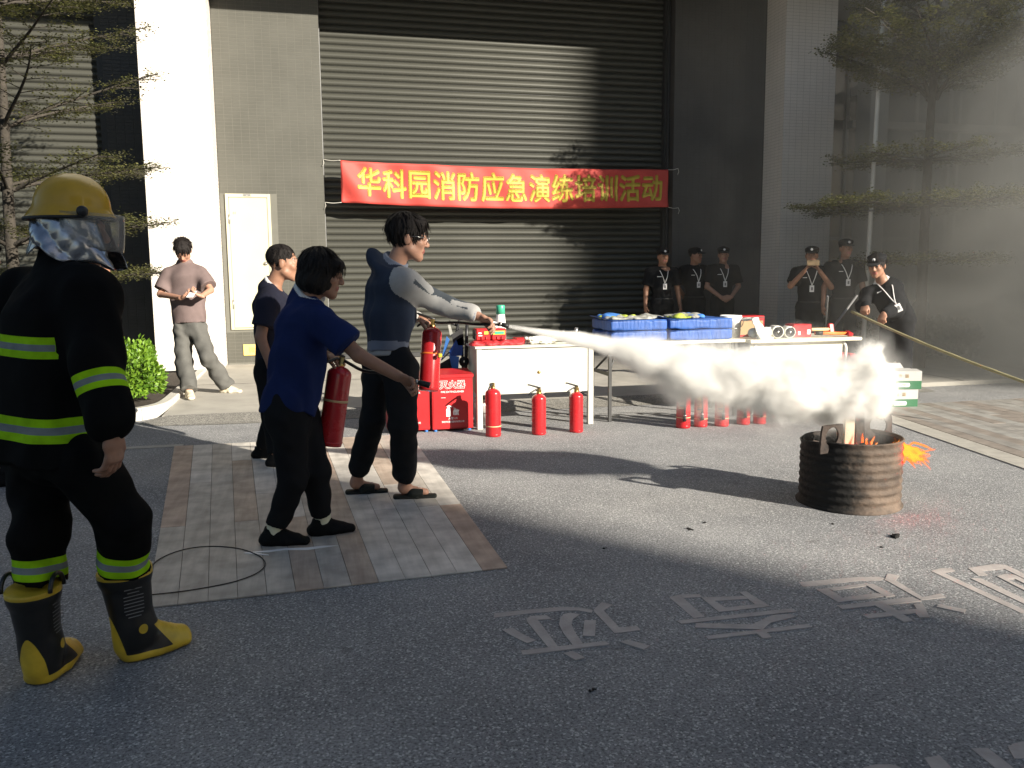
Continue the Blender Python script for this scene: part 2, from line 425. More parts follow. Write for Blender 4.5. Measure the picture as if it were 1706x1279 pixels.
# ---------------------------------------------------------------- implicit surfaces (bodies, clothes, soft things)
def nrm(v):
    v = np.asarray(v, float); return v / max(1e-9, np.linalg.norm(v))
A = lambda *v: np.array(v, float)
class SDF:
    """smooth union / difference of rounded cones, elliptic cones and ellipsoids, turned into one closed mesh"""
    def __init__(self): self.p = []; self.cuts = []; self.disp = None
    def cone(self, a, b, ra, rb, k=0.02, op='u', mid=0, flat=False):
        self.p.append(('c', np.asarray(a, float), np.asarray(b, float), ra, rb, k, op, mid, flat)); return self
    def ec(self, a, b, ra, rb, lat, k=0.03, op='u', mid=0, flat=False):
        a = np.asarray(a, float); b = np.asarray(b, float); ax = nrm(b - a)
        u = np.asarray(lat, float); u = nrm(u - ax * (u @ ax)); w_ = np.cross(ax, u)
        self.p.append(('e', a, b, ra, rb, k, op, mid, u, w_, flat)); return self
    def ell(self, c, r, X=(1, 0, 0), Y=(0, 1, 0), Z=(0, 0, 1), k=0.02, op='u', mid=0):
        self.p.append(('o', np.asarray(c, float), np.array([X, Y, Z], float), np.asarray(r, float), None, k, op, mid)); return self
    def cut(self, o, n): self.cuts.append((np.asarray(o, float), nrm(n))); return self
    @staticmethod
    def d1(q, P):
        if q[0] == 'c':
            a, b, ra, rb = q[1:5]; ba = b - a; pa = P - a
            h = np.clip(pa @ ba / (ba @ ba + 1e-12), 0, 1)
            d = np.sqrt(((pa - h[:, None] * ba) ** 2).sum(1)) - (ra + (rb - ra) * h)
            return np.maximum(d, (P - b) @ nrm(ba)) if q[8] else d
        if q[0] == 'e':
            a, b, ra, rb = q[1:5]; u, w_ = q[8], q[9]; ba = b - a; pa = P - a; Ln = np.linalg.norm(ba) + 1e-9; ax = ba / Ln
            t = pa @ ax; h = np.clip(t / Ln, 0, 1); ex = t - h * Ln
            rx = ra[0] + (rb[0] - ra[0]) * h; ry = ra[1] + (rb[1] - ra[1]) * h; rz = np.minimum(rx, ry)
            kk = np.sqrt((pa @ u / rx) ** 2 + (pa @ w_ / ry) ** 2 + (ex / rz) ** 2)
            d = (kk - 1) * np.minimum(rx, ry)
            return np.maximum(d, (P - b) @ ax) if q[10] else d
        c, B, r = q[1:4]; l = (P - c) @ B.T
        k0 = np.sqrt(((l / r) ** 2).sum(1)) + 1e-9; k1 = np.sqrt(((l / r ** 2) ** 2).sum(1)) + 1e-9
        return k0 * (k0 - 1) / k1
    def comb(self, D, q, d):
        k = max(q[5], 1e-4)
        if q[6] == 'u':
            h = np.clip(0.5 + 0.5 * (D - d) / k, 0, 1); return D + (d - D) * h - k * h * (1 - h)
        if q[6] == 's':
            d = -d; h = np.clip(0.5 + 0.5 * (d - D) / k, 0, 1); return D + (d - D) * h + k * h * (1 - h)
        h = np.clip(0.5 + 0.5 * (d - D) / k, 0, 1); return D + (d - D) * h + k * h * (1 - h)
    def full(self, P, extra=True):
        D = np.full(len(P), 1e3)
        for q in self.p: D = self.comb(D, q, self.d1(q, P))
        if extra:
            if self.disp is not None: D = D + self.disp(P)
            for o, n in self.cuts: D = np.maximum(D, (P - o) @ n)
        return D
    def bounds(self):
        lo = A(9e9, 9e9, 9e9); hi = -lo
        for q in self.p:
            if q[6] != 'u': continue
            if q[0] == 'o': r = A(*[np.sqrt(((q[2] * q[3][:, None]) ** 2)[:, i].sum()) for i in range(3)]); lo = np.minimum(lo, q[1] - r); hi = np.maximum(hi, q[1] + r)
            else:
                r = max(np.max(q[3]), np.max(q[4]))
                lo = np.minimum(lo, np.minimum(q[1], q[2]) - r); hi = np.maximum(hi, np.maximum(q[1], q[2]) + r)
        return lo - .03, hi + .03
    def surface(self, h):
        B = 8; lo, hi = self.bounds()
        nb = np.ceil((hi - lo) / (h * B)).astype(int) + 1
        n = nb * B
        bx = [lo[i] + (np.arange(nb[i]) * B + (B - 1) / 2) * h for i in range(3)]
        C = np.stack(np.meshgrid(*bx, indexing='ij'), -1).reshape(-1, 3)
        dc = [self.d1(q, C) for q in self.p]
        D = np.full(len(C), 1e3)
        for q, d in zip(self.p, dc): D = self.comb(D, q, d)
        Dn = D.copy()
        for o, nn in self.cuts: D = np.maximum(D, (C - o) @ nn)
        diag = h * B * 0.87 + 0.03
        near = np.abs(D) < diag * 1.25
        G = np.empty(tuple(nb) + (B, B, B), np.float32)
        G[:] = np.where(D < 0, -1.0, 1.0).reshape(tuple(nb) + (1, 1, 1))
        ids = np.nonzero(near)[0]
        off = (np.stack(np.meshgrid(*[np.arange(B)] * 3, indexing='ij'), -1).reshape(-1, 3) - (B - 1) / 2) * h
        for s in range(0, len(ids), 1500):
            bi = ids[s:s + 1500]
            P = C[bi][:, None, :] + off[None]
            F = np.full((len(bi), B ** 3), 1e3)
            for q, d in zip(self.p, dc):
                if q[6] == 'u': sel = np.nonzero(d[bi] < np.maximum(Dn[bi], -diag) + 2.2 * diag + q[5])[0]
                elif q[6] == 's': sel = np.nonzero(d[bi] < 1.5 * diag + q[5])[0]
                else: sel = np.arange(len(bi))
                if len(sel) == 0: continue
                dd = self.d1(q, P[sel].reshape(-1, 3)).reshape(len(sel), -1)
                F[sel] = self.comb(F[sel], q, dd)
            F = F.reshape(-1); PP = P.reshape(-1, 3)
            if self.disp is not None: F = F + self.disp(PP)
            for o, nn in self.cuts: F = np.maximum(F, (PP - o) @ nn)
            i3 = np.unravel_index(bi, tuple(nb))
            G[i3] = F.reshape(len(bi), B, B, B)
        G = G.transpose(0, 3, 1, 4, 2, 5).reshape(tuple(n))
        return surface_nets(G, lo, h)
    def ids(self, P):
        best = np.full(len(P), 1e9); mid = np.zeros(len(P), int)
        for q in self.p:
            if q[6] != 'u': continue
            d = self.d1(q, P); s = d < best; best[s] = d[s]; mid[s] = q[7]
        return mid

def surface_nets(G, lo, h):
    S0 = G < 0
    nx, ny, nz = G.shape
    mixed = np.zeros((nx - 1, ny - 1, nz - 1), np.int8)
    for dx in (0, 1):
        for dy in (0, 1):
            for dz in (0, 1): mixed += S0[dx:nx - 1 + dx, dy:ny - 1 + dy, dz:nz - 1 + dz]
    I = np.nonzero((mixed > 0) & (mixed < 8))
    cell = np.stack(I, 1)
    vid = np.full(mixed.shape, -1, np.int32); vid[I] = np.arange(len(cell))
    cor = np.array([(x, y, z) for x in (0, 1) for y in (0, 1) for z in (0, 1)])
    val = np.stack([G[cell[:, 0] + c[0], cell[:, 1] + c[1], cell[:, 2] + c[2]] for c in cor], 1)
    acc = np.zeros((len(cell), 3)); cnt = np.zeros(len(cell))
    for i in range(8):
        for j in range(i + 1, 8):
            if np.abs(cor[i] - cor[j]).sum() != 1: continue
            a = val[:, i]; b = val[:, j]; m = (a < 0) != (b < 0)
            t = np.where(m, a / np.where(m, a - b, 1), 0)
            acc += np.where(m[:, None], cor[i] + t[:, None] * (cor[j] - cor[i]), 0); cnt += m
    V = lo + (cell + acc / cnt[:, None]) * h
    F = []
    for ax in range(3):
        sl0 = [slice(1, -1)] * 3; sl1 = [slice(1, -1)] * 3
        sl0[ax] = slice(0, -1); sl1[ax] = slice(1, None)
        a = S0[tuple(sl0)]; b = S0[tuple(sl1)]
        E = np.nonzero(a != b)
        flip = a[E]
        e = np.stack(E, 1) + np.array([0 if k == ax else 1 for k in range(3)])
        u, w_ = [(1, 2), (2, 0), (0, 1)][ax]
        q = []
        for (du, dw) in ((-1, -1), (0, -1), (0, 0), (-1, 0)):
            c = e.copy(); c[:, u] += du; c[:, w_] += dw
            q.append(vid[c[:, 0], c[:, 1], c[:, 2]])
        q = np.stack(q, 1)
        q[~flip] = q[~flip][:, ::-1]
        F.append(q)
    F = np.concatenate(F); F = F[(F >= 0).all(1)]
    return V, F

def np_mesh(name, V, F, mats, mid=None, smooth=True):
    me = bpy.data.meshes.new(name)
    me.vertices.add(len(V)); me.vertices.foreach_set('co', np.asarray(V, np.float32).ravel())
    k = F.shape[1]
    me.loops.add(len(F) * k); me.loops.foreach_set('vertex_index', F.astype(np.int32).ravel())
    me.polygons.add(len(F)); me.polygons.foreach_set('loop_start', np.arange(0, len(F) * k, k, dtype=np.int32))
    me.polygons.foreach_set('loop_total', np.full(len(F), k, np.int32))
    for m in (mats if isinstance(mats, (list, tuple)) else [mats]): me.materials.append(m)
    if mid is not None: me.polygons.foreach_set('material_index', mid.astype(np.int32))
    me.polygons.foreach_set('use_smooth', np.full(len(F), smooth))
    me.update(calc_edges=True); me.validate()
    return me
def sdf_obj(name, sd, h, mats, parent=None, colour=None, loc=None):
    """colour: function(face centres, prim ids) -> material index"""
    V, F = sd.surface(h)
    C = V[F].mean(1)
    mid = None
    if colour is not None: mid = colour(C, sd.ids(C))
    elif any(q[7] for q in sd.p): mid = sd.ids(C)
    return new_obj(name, np_mesh(name, V, F, mats, mid), parent, loc)

_rs = np.random.RandomState(3)
_wv = [(nrm(_rs.normal(size=3)), _rs.uniform(0, 6.28)) for _ in range(24)]
def folds(P, amp=0.006, freq=26.0, axis=None, seed=0):
    """cloth folds: warped sine ridges, stretched along axis if given"""
    Q = P
    if axis is not None:
        ax = nrm(axis); Q = P - 0.75 * (P @ ax)[:, None] * ax
    D = np.zeros(len(P))
    for i in range(5):
        d, ph = _wv[(i * 3 + seed) % 24]; d2, ph2 = _wv[(i * 5 + seed + 7) % 24]
        wv = np.sin(Q @ d2 * freq * 0.45 + ph2)
        s = np.sin(Q @ d * freq * (0.7 + 0.18 * i) + 1.7 * wv + ph)
        D += np.abs(s) ** 0.8 * np.sign(s)
    return amp * D / 2.4

# world-space parenting
def wm(o):
    m = o.matrix_basis.copy()
    if o.parent is not None: m = wm(o.parent) @ o.matrix_parent_inverse @ m
    return m
_new_obj = new_obj
def new_obj(name, me, parent=None, loc=None, kind=None):
    o = _new_obj(name, me, None, loc, kind)
    if parent is not None:
        o.parent = parent
        o.matrix_parent_inverse = wm(parent).inverted()
    return o

# ================================================================ SETTING
def sheet(name, pts, z, m, kind='structure', parent=None):
    mb = MB(); mb.add([(x, y, z) for x, y in pts], [tuple(range(len(pts)))])
    return mb.build(name, m, parent, kind=kind)
road = sheet('road', [(-300, -300), (300, -300), (300, 300), (-300, 300)], 0.0, M['asphalt'])
# worn lettering painted on the asphalt, read from the other side
GLYPHS = [[[(0.683,3.187),(0.813,3.19),(0.969,3.182),(1.033,3.157),(1.08,3.12),(1.066,3.092),(1.02,3.129),(0.957,3.143),(0.807,3.149),(0.673,3.143)],[(1.085,3.121),(1.142,3.187),(1.177,3.148),(1.119,3.101),(1.085,3.07)],[(1.079,3.117),(1.12,3.104),(1.121,2.928),(1.193,2.923),(1.193,2.884),(1.085,2.882)],[(0.677,3.019),(0.721,3.03),(0.741,2.973),(0.778,2.895),(0.74,2.881),(0.703,2.953)],[(0.793,3.093),(0.817,3.119),(0.881,3.113),(0.891,3.072),(0.836,3.076),(0.844,2.813),(0.807,2.809),(0.79,3.067)],[(0.904,3.011),(0.925,3.069),(0.954,3.105),(0.982,3.111),(1.012,3.084),(0.971,3.046),(0.951,2.999),(0.942,2.93),(0.939,2.825),(0.899,2.821),(0.896,2.932)],[(1.013,3.026),(1.056,3.011),(1.004,2.874),(0.96,2.888)],[(0.701,2.823),(1.026,2.821),(1.032,2.791),(0.7,2.787)],[(0.845,2.763),(0.883,2.771),(0.909,2.711),(0.871,2.701)],[(1.076,2.798),(1.11,2.811),(1.17,2.741),(1.136,2.718)]],[[(1.436,3.167),(1.492,3.181),(1.487,2.939),(1.439,2.936)],[(1.492,3.181),(1.576,3.165),(1.569,3.132),(1.488,3.142)],[(1.564,3.128),(1.747,3.097),(1.75,3.062),(1.605,3.078)],[(1.564,3.128),(1.6,3.096),(1.611,2.994),(1.564,2.965)],[(1.564,2.965),(1.609,3.0),(1.744,3.002),(1.792,2.968)],[(1.749,3.142),(1.78,3.14),(1.792,2.968),(1.744,3.002)],[(1.361,2.927),(1.863,2.923),(1.867,2.89),(1.367,2.896)],[(1.425,2.886),(1.627,2.818),(1.749,2.88),(1.828,2.875),(1.839,2.846),(1.707,2.817),(1.644,2.766),(1.61,2.78),(1.401,2.849)],[(1.404,2.765),(1.837,2.768),(1.84,2.739),(1.404,2.74)],[(1.603,2.74),(1.644,2.739),(1.639,2.695),(1.602,2.695)]],[[(2.058,3.181),(2.13,3.183),(2.351,3.174),(2.446,3.152),(2.456,3.128),(2.422,3.111),(2.321,3.132),(2.128,3.128),(2.049,3.129)],[(2.508,3.177),(2.543,3.14),(2.48,3.087),(2.439,3.106)],[(2.445,3.104),(2.486,3.085),(2.462,2.894),(2.563,2.911),(2.555,2.869),(2.435,2.87)],[(2.084,3.087),(2.139,3.084),(2.135,2.965),(2.087,2.932)],[(2.139,3.084),(2.319,3.092),(2.328,3.067),(2.147,3.057)],[(2.087,2.932),(2.143,2.975),(2.304,2.98),(2.33,2.945)],[(2.322,3.091),(2.361,3.075),(2.363,2.936),(2.314,2.933)],[(2.059,2.901),(2.416,2.903),(2.425,2.857),(2.059,2.865)],[(2.209,2.862),(2.266,2.862),(2.254,2.694),(2.21,2.692)],[(2.094,2.791),(2.347,2.789),(2.37,2.834),(2.41,2.831),(2.339,2.706),(2.298,2.71),(2.313,2.755),(2.099,2.756)],[(2.438,2.787),(2.471,2.803),(2.533,2.733),(2.5,2.706)]],[[(2.721,3.157),(2.789,3.176),(2.837,3.164),(2.828,3.128),(2.761,3.119),(2.762,2.644),(2.721,2.655)],[(2.911,3.144),(3.065,3.16),(3.112,3.138),(3.099,3.02),(3.083,2.935),(3.044,2.911),(3.062,3.094),(2.946,3.097),(2.929,3.047),(2.882,3.05)],[(2.821,3.031),(2.867,3.019),(2.854,2.722),(2.809,2.704)],[(2.954,3.022),(3.006,3.035),(3.046,3.016),(3.031,2.898),(2.991,2.858),(3.005,2.973),(2.969,2.974),(2.959,2.826),(2.927,2.795),(2.936,2.881)]],[[(1.438,1.881),(1.481,1.885),(1.524,1.874),(1.538,1.856),(1.499,1.79),(1.388,1.818)],[(1.633,1.879),(1.683,1.879),(1.672,1.822),(1.659,1.779),(1.603,1.794)],[(1.795,1.886),(1.842,1.875),(1.834,1.78),(1.823,1.732),(1.784,1.742),(1.786,1.792)],[(1.902,1.866),(1.928,1.876),(1.969,1.878),(2.034,1.87),(1.955,1.793),(1.872,1.812)]]]

for ci, chs in enumerate(GLYPHS):
    mb = MB()
    for pi, poly in enumerate(chs):
        mb.prism(poly, 0.0005, 0.0018 + 0.0004 * pi)
    o = mb.build('painted_character', M['paint'], road)

# concrete slab in front of the building, rising gently to the wall
mb = MB()
mb.add([(-1.42, 8.60, .05), (13.8, 8.60, .05), (13.8, 14.2, .12), (-1.42, 14.2, .12), (-1.42, 8.60, -.2), (13.8, 8.60, -.2), (13.8, 14.2, -.2), (-1.42, 14.2, -.2)],
       [(0, 1, 2, 3), (0, 4, 5, 1), (1, 5, 6, 2), (0, 3, 7, 4)])
pave = mb.build('pavement', M['slab'], kind='structure')
mb = MB()
for x in (-.25, 1.35, 2.95, 4.55, 6.15, 7.75, 9.35):       # saw cuts in the slab
    mb.add([(x - .008, 8.62, .0525), (x + .008, 8.62, .0525), (x + .008, 13.0, .1075), (x - .008, 13.0, .1075)], [(0, 1, 2, 3)])
mb.add([(-1.4, 10.79, .0795), (13.8, 10.79, .0795), (13.8, 10.806, .0797), (-1.4, 10.806, .0797)], [(0, 1, 2, 3)])
mb.build('saw_cut', M['ash'], pave, kind='stuff')
mb = MB()
rp = [(-1.62, 8.50), (-1.42, 8.30), (-.9, 8.22), (0.0, 8.2), (7.0, 8.2), (7.0, 8.598), (-1.38, 8.598)]
zz = [.004, .004, .004, .004, .004, .052, .052]
mb.add([(x, y, z) for (x, y), z in zip(rp, zz)], [tuple(range(7))])
mb.build('ramp_strip', M['terrazzo'], kind='structure')
# pale border strips let into the asphalt
mb = MB(); mb.prism([(-6, 7.22), (-1.05, 7.20), (-1.05, 7.30), (-6, 7.32)], 0.0005, .0045)
mb.build('kerb_strip', M['border'], kind='structure')
# plank paving: two patches of timber-look boards set flush in the asphalt
WOODS = [mat_wood('weathered_plank_grey', (0.371, 0.333, 0.288), (0.521, 0.477, 0.412)), mat_wood('weathered_plank_brown', (0.343, 0.267, 0.209), (0.495, 0.406, 0.326)),
         mat_wood('weathered_plank_pale', (0.467, 0.439, 0.393), (0.618, 0.575, 0.516)), mat_wood('weathered_plank_reddish', (0.358, 0.261, 0.202), (0.495, 0.379, 0.301))]
name_i = 0
WOODS2 = [mat_wood('darker_plank_grey', (0.22, 0.205, 0.185), (0.30, 0.285, 0.26)), mat_wood('darker_plank_brown', (0.20, 0.17, 0.145), (0.28, 0.245, 0.21)), mat_wood('darker_plank_pale', (0.25, 0.24, 0.22), (0.33, 0.32, 0.295))]  # darker plank tones for the right patch
def plank_patch(name, BL, BR, TL, TR, n, seed, cuts):
    r = random.Random(seed)
    base = sheet(name, [BL, BR, TR, TL], 0.0015, M['soil2'], kind='structure')
    BL, BR, TL, TR = map(Vector, (BL, BR, TL, TR))
    for i in range(n):
        a0 = i / n; a1 = (i + 1) / n
        b = [0.0] + sorted(cuts[i % len(cuts)]) + [1.0]
        for j in range(len(b) - 1):
            g = .0011
            def P(s, t):
                lo = BL.lerp(BR, s); hi = TL.lerp(TR, s); return lo.lerp(hi, t)
            w_ = (BR - BL).length; ln = (TL - BL).length
            s0, s1 = a0 + g / w_, a1 - g / w_; t0, t1 = b[j] + g / ln, b[j + 1] - g / ln
            zt = .0085 + r.uniform(-.0008, .0008)
            q = [P(s0, t0), P(s1, t0), P(s1, t1), P(s0, t1)]
            mb = MB(); c = sum(q, Vector((0, 0))) / 4
            e = .0022
            inner = [p + (c - p).normalized() * e for p in q]
            vs = [(p.x, p.y, .0018) for p in q] + [(p.x, p.y, zt - .0015) for p in q] + [(p.x, p.y, zt) for p in inner]
            fs = [(k, (k + 1) % 4, 4 + (k + 1) % 4, 4 + k) for k in range(4)] + [(4 + k, 4 + (k + 1) % 4, 8 + (k + 1) % 4, 8 + k) for k in range(4)] + [(8, 9, 10, 11)]
            mb.add(vs, fs)
            mb.build('plank', WOODS[r.choice([0, 0, 1, 1, 2, 0, 0, 3])] if name_i == 0 else WOODS2[r.choice([0, 1, 1, 0, 1, 2, 0])], base)
    return base
plank_patch('plank_paving', (-.70, 3.60), (.856, 3.69), (-1.11, 7.20), (.81, 7.20), 13, 4, [[.33], [.62], [], [.33, .8], [.5], [.33]])
name_i = 1
p2 = plank_patch('plank_paving', (4.75, 3.4), (8.2, 3.4), (5.52, 7.45), (8.6, 7.45), 24, 9, [[.4], [.7], [.25], [.55, .8]])
mb = MB(); mb.prism([(4.53, 3.4), (4.74, 3.4), (5.51, 7.45), (5.30, 7.45)], 0.0005, .0075)
mb.build('pale_border', M['border'], kind='structure')

# planter bed with a rounded kerb of separate stones
planter = empty('planter', (-2.6, 9.6, 0), label='low rounded concrete planter kerb by the left pillar', cat='planter')
path = [(-7.0, 8.56), (-4.6, 8.56), (-2.9, 8.56), (-1.95, 8.58), (-1.66, 8.66), (-1.48, 8.90), (-1.42, 9.25), (-1.42, 10.3), (-1.42, 11.4), (-1.42, 12.35)]
sp = smooth_path([(x, y, 0) for x, y in path], 5)
def kerb_piece(pts):
    mb = MB(); n = len(pts); vs = []
    prof = [(0, 0), (0, .105), (.014, .12), (.106, .12), (.12, .105), (.12, 0)]
    for i, p in enumerate(pts):
        t = (pts[min(i + 1, n - 1)] - pts[max(i - 1, 0)]).normalized(); nn = Vector((-t.y, t.x, 0))
        for (a, z) in prof: vs.append(p + nn * a + Vector((0, 0, z)))
    k = len(prof)
    fs = [(i * k + j, (i + 1) * k + j, (i + 1) * k + (j + 1) % k, i * k + (j + 1) % k) for i in range(n - 1) for j in range(k)]
    fs += [tuple(range(k)), tuple((n - 1) * k + j for j in range(k - 1, -1, -1))]
    return mb.add(vs, fs)
br = [0, 6, 11, 15, 21, 26, 31, 36, 41, len(sp) - 1]
for a, b in zip(br[:-1], br[1:]):
    seg = [v.copy() for v in sp[a:b + 1]]
    if len(seg) > 1:
        d = (seg[-1] - seg[-2]).normalized(); seg[-1] = seg[-1] - d * .006
        kerb_piece(seg).build('kerb_stone', M['kerb'], planter)
soil_pts = [(v.x - .1 if v.y > 8.9 else v.x, v.y + (.1 if v.y < 8.9 else 0)) for v in sp] + [(-7, 12.4)]
mb = MB(); mb.add([(x, y, .085) for x, y in soil_pts], [tuple(range(len(soil_pts)))]); mb.build('soil', M['soil'], planter)

# ---------------------------------------------------------------- the building
building = empty('building', (3.0, 13.3, 0), label='dark warehouse front with roller shutters and white tiled pillars', cat='building')
def tile_face(mb, o, u, v, nn, w_, h_, tw=.115, th=.05, gap=.0040, dep=.0018, skip=None, mi=0):
    o, u, v, nn = Vector(o), Vector(u), Vector(v), Vector(nn)
    nu = max(1, round(w_ / tw)); nv = max(1, round(h_ / th)); tw = w_ / nu; th = h_ / nv
    for i in range(nu):
        for j in range(nv):
            a0, a1 = i * tw + gap / 2, (i + 1) * tw - gap / 2; b0, b1 = j * th + gap / 2, (j + 1) * th - gap / 2
            if skip and any(a1 > s[0] and a0 < s[1] and b1 > s[2] and b0 < s[3] for s in skip): continue
            d = dep + rnd.uniform(-.0006, .0006)
            e = .0015
            vs = [o + u * a + v * b for a, b in ((a0, b0), (a1, b0), (a1, b1), (a0, b1))]
            top = [o + u * a + v * b + nn * d for a, b in ((a0 + e, b0 + e), (a1 - e, b0 + e), (a1 - e, b1 - e), (a0 + e, b1 - e))]
            mb.add(vs + top, [(4, 5, 6, 7)] + [(k, (k + 1) % 4, 4 + (k + 1) % 4, 4 + k) for k in range(4)], mi)
ZB = 0.10
ZT = 5.955
# grey tiled wall with the shaft door
mb = MB(); mb.box((-1.19, 13.002, ZB), (.285, 13.36, ZT)); wl = mb.build('wall', M['grout'], building)
mb = MB(); tile_face(mb, (-1.19, 13.002, .13), (1, 0, 0), (0, 0, 1), (0, -1, 0), 1.475, ZT - .13, skip=[(.075, .705, .49, 2.46)])
mb.build('tile', M['tile_grey'], wl, kind='stuff')
# right grey wall, in the shade
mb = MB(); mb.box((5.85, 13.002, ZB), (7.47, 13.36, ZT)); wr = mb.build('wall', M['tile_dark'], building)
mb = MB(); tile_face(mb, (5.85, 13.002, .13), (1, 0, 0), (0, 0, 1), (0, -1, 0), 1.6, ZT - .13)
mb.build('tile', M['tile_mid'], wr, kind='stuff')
# tiled wall strip left of the left pillar, its shadow deepened by dark tile colour
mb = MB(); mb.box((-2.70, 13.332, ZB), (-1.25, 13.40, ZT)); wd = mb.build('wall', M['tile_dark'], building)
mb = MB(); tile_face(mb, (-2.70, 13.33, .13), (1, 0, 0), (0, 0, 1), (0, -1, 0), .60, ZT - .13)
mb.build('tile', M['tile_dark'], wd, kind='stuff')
# white tiled pillars
def pillar(x0, x1, yf, yb):
    mb = MB(); mb.box((x0 + .002, yf + .002, ZB), (x1 - .002, yb, ZT)); p = mb.build('pillar', M['grout_w'], building)
    mb = MB()
    tile_face(mb, (x0 + .002, yf + .002, .12), (1, 0, 0), (0, 0, 1), (0, -1, 0), x1 - x0 - .004, ZT - .12)
    tile_face(mb, (x1 - .002, yf + .002, .12), (0, 1, 0), (0, 0, 1), (1, 0, 0), yb - yf - .004, ZT - .12)
    tile_face(mb, (x0 + .002, yf + .002, .12), (0, 1, 0), (0, 0, 1), (-1, 0, 0), yb - yf - .004, ZT - .12)
    mb.build('tile', M['tile_white'], p, kind='stuff')
    mb = MB(); mb.box((x0 - .01, yf - .004, .10), (x1 + .01, yb - .45, .125)); mb.build('plinth', M['kerb'], p)
pillar(-2.085, -1.195, 12.42, 13.0)
pillar(7.47, 8.385, 12.42, 13.36)
# roller shutters: every slat a part
def slat_mesh(w_):
    mb = MB(); prof = []
    n = 7
    for i in range(n + 1):
        t = i / n
        prof.append((-.004 - .026 * math.sin(math.pi * min(1, t * 1.02)) ** .75 * (1 - .25 * t), .004 + t * .088))
    prof += [(-.012, .0945), (-.012, .0975), (-.001, .098)]
    k = len(prof)
    vs = [(x, y, z) for x in (0, w_) for (y, z) in prof]
    fs = [(i, k + i, k + i + 1, i + 1) for i in range(k - 1)]
    mb.add(vs, fs, 0, False); me = mb.mesh('slat', M['shutter'])
    return me
def shutter(x0, x1, y, z0, z1):
    mb = MB(); mb.box((x0, y + .002, z0), (x1, y + .03, z1)); sh = mb.build('roller_shutter', M['steel_dark'], building)
    me = slat_mesh(x1 - x0 - .01); n = int((z1 - z0) / .1)
    for i in range(n):
        o = new_obj('slat', me, sh); o.location = (x0 + .005, y + rnd.uniform(-.0015, .0015), z0 + i * .1)
        o.rotation_euler = (0, rnd.uniform(-.0004, .0004), 0)
    return sh
sh1 = shutter(.30, 5.78, 13.33, .12, 5.9)
mb = MB(); mb.box((5.78, 13.20, .11), (5.85, 13.36, 5.95)); mb.box((5.80, 13.14, .11), (5.83, 13.20, 5.95)); mb.build('guide_rail', M['steel_dark'], sh1)
mb = MB(); mb.box((.287, 13.24, .11), (.30, 13.36, 5.95)); mb.build('guide_rail', M['frame_grey'], sh1)
mb = MB(); mb.box((.30, 13.27, .11), (5.78, 13.325, .19), ch=.01); mb.build('bottom_bar', M['steel_dark'], sh1)
sh2 = shutter(-7.6, -2.78, 13.44, .12, 5.9)
mb = MB(); mb.box((-2.78, 13.34, .11), (-2.702, 13.47, 5.95)); mb.build('guide_rail', M['steel_dark'], sh2)
# floor slab overhang above the frame of the picture, and the storeys over it
mb = MB(); mb.box((-14, 11.25, 5.96), (22, 16.5, 6.75)); mb.build('overhang', M['concrete'], building)
mb = MB(); mb.box((-14, 12.0, 6.75), (22, 24, 19)); mb.build('upper_storeys', M['concrete'], building)
mb = MB(); mb.box((-14, 13.5, -.1), (8.39, 16, 5.955)); mb.build('back_wall', M['steel_dark'], building)

# shaft door
door = empty('shaft_door', (-.81, 13.0, .63), label='cream metal shaft door with raised sill in the grey tiled wall', cat='door')
mb = MB()
x0, x1, z0, z1 = -1.118, -.49, .62, 2.585
for lo, hi in (((x0, 12.975, z0), (x0 + .045, 13.03, z1)), ((x1 - .045, 12.975, z0), (x1, 13.03, z1)), ((x0 + .045, 12.975, z1 - .05), (x1 - .045, 13.03, z1)), ((x0 + .045, 12.975, z0), (x1 - .045, 13.03, z0 + .02))):
    mb.box(lo, hi, ch=.004)
mb.build('door_frame', M['door'], door)
mb = MB(); mb.box((x0 + .049, 12.984, z0 + .028), (x1 - .049, 13.02, z1 - .054), ch=.003); leaf = mb.build('door_leaf', M['door'], door)
mb = MB(); mb.box((x0 + .045, 13.02, z0 + .02), (x1 - .045, 13.028, z1 - .05)); mb.build('shadow_gap', M['black_pl'], door)
for z in (2.16, .93):
    mb = MB(); mb.tube([(x0 + .047, 12.972, z), (x0 + .047, 12.972, z + .13)], .011, 8); mb.build('hinge', M['chrome'], door)
mb = MB(); mb.lathe([(0, .0), (.024, .0), (.026, .012), (.018, .02), (.018, .03), (.0, .032)], 16, M4=axis_frame((x1 - .10, 12.984, 1.585), (0, -1, 0))); mb.build('knob', M['chrome'], leaf)
mb = MB(); mb.box((-.86, 12.968, z1 - .034), (-.76, 12.975, z1 - .004)); mb.build('number_plate', M['frame_grey'], door)
lettering('01', (-1.0, 12.9825, 2.31), (1, 0, 0), (0, 0, 1), height=.035, m=M['ink_brown'], parent=leaf)
lettering('GDJ-1', (-.81, 12.9665, z1 - .023), (1, 0, 0), (0, 0, 1), height=.011, m=M['white_print'], parent=door)
sign = empty('wall_sign', (-.83, 12.99, .34), label='small yellow sign low on the grey tiled wall below the cream door', cat='sign')
mb = MB(); mb.box((-.965, 12.985, .235), (-.55, 12.999, .40), ch=.003); mb.build('sign_plate', M['yellow_sign'], sign)
lettering('微火间', (-.757, 12.984, .318), (1, 0, 0), (0, 0, 1), height=.085, m=M['ink_brown'], parent=sign)

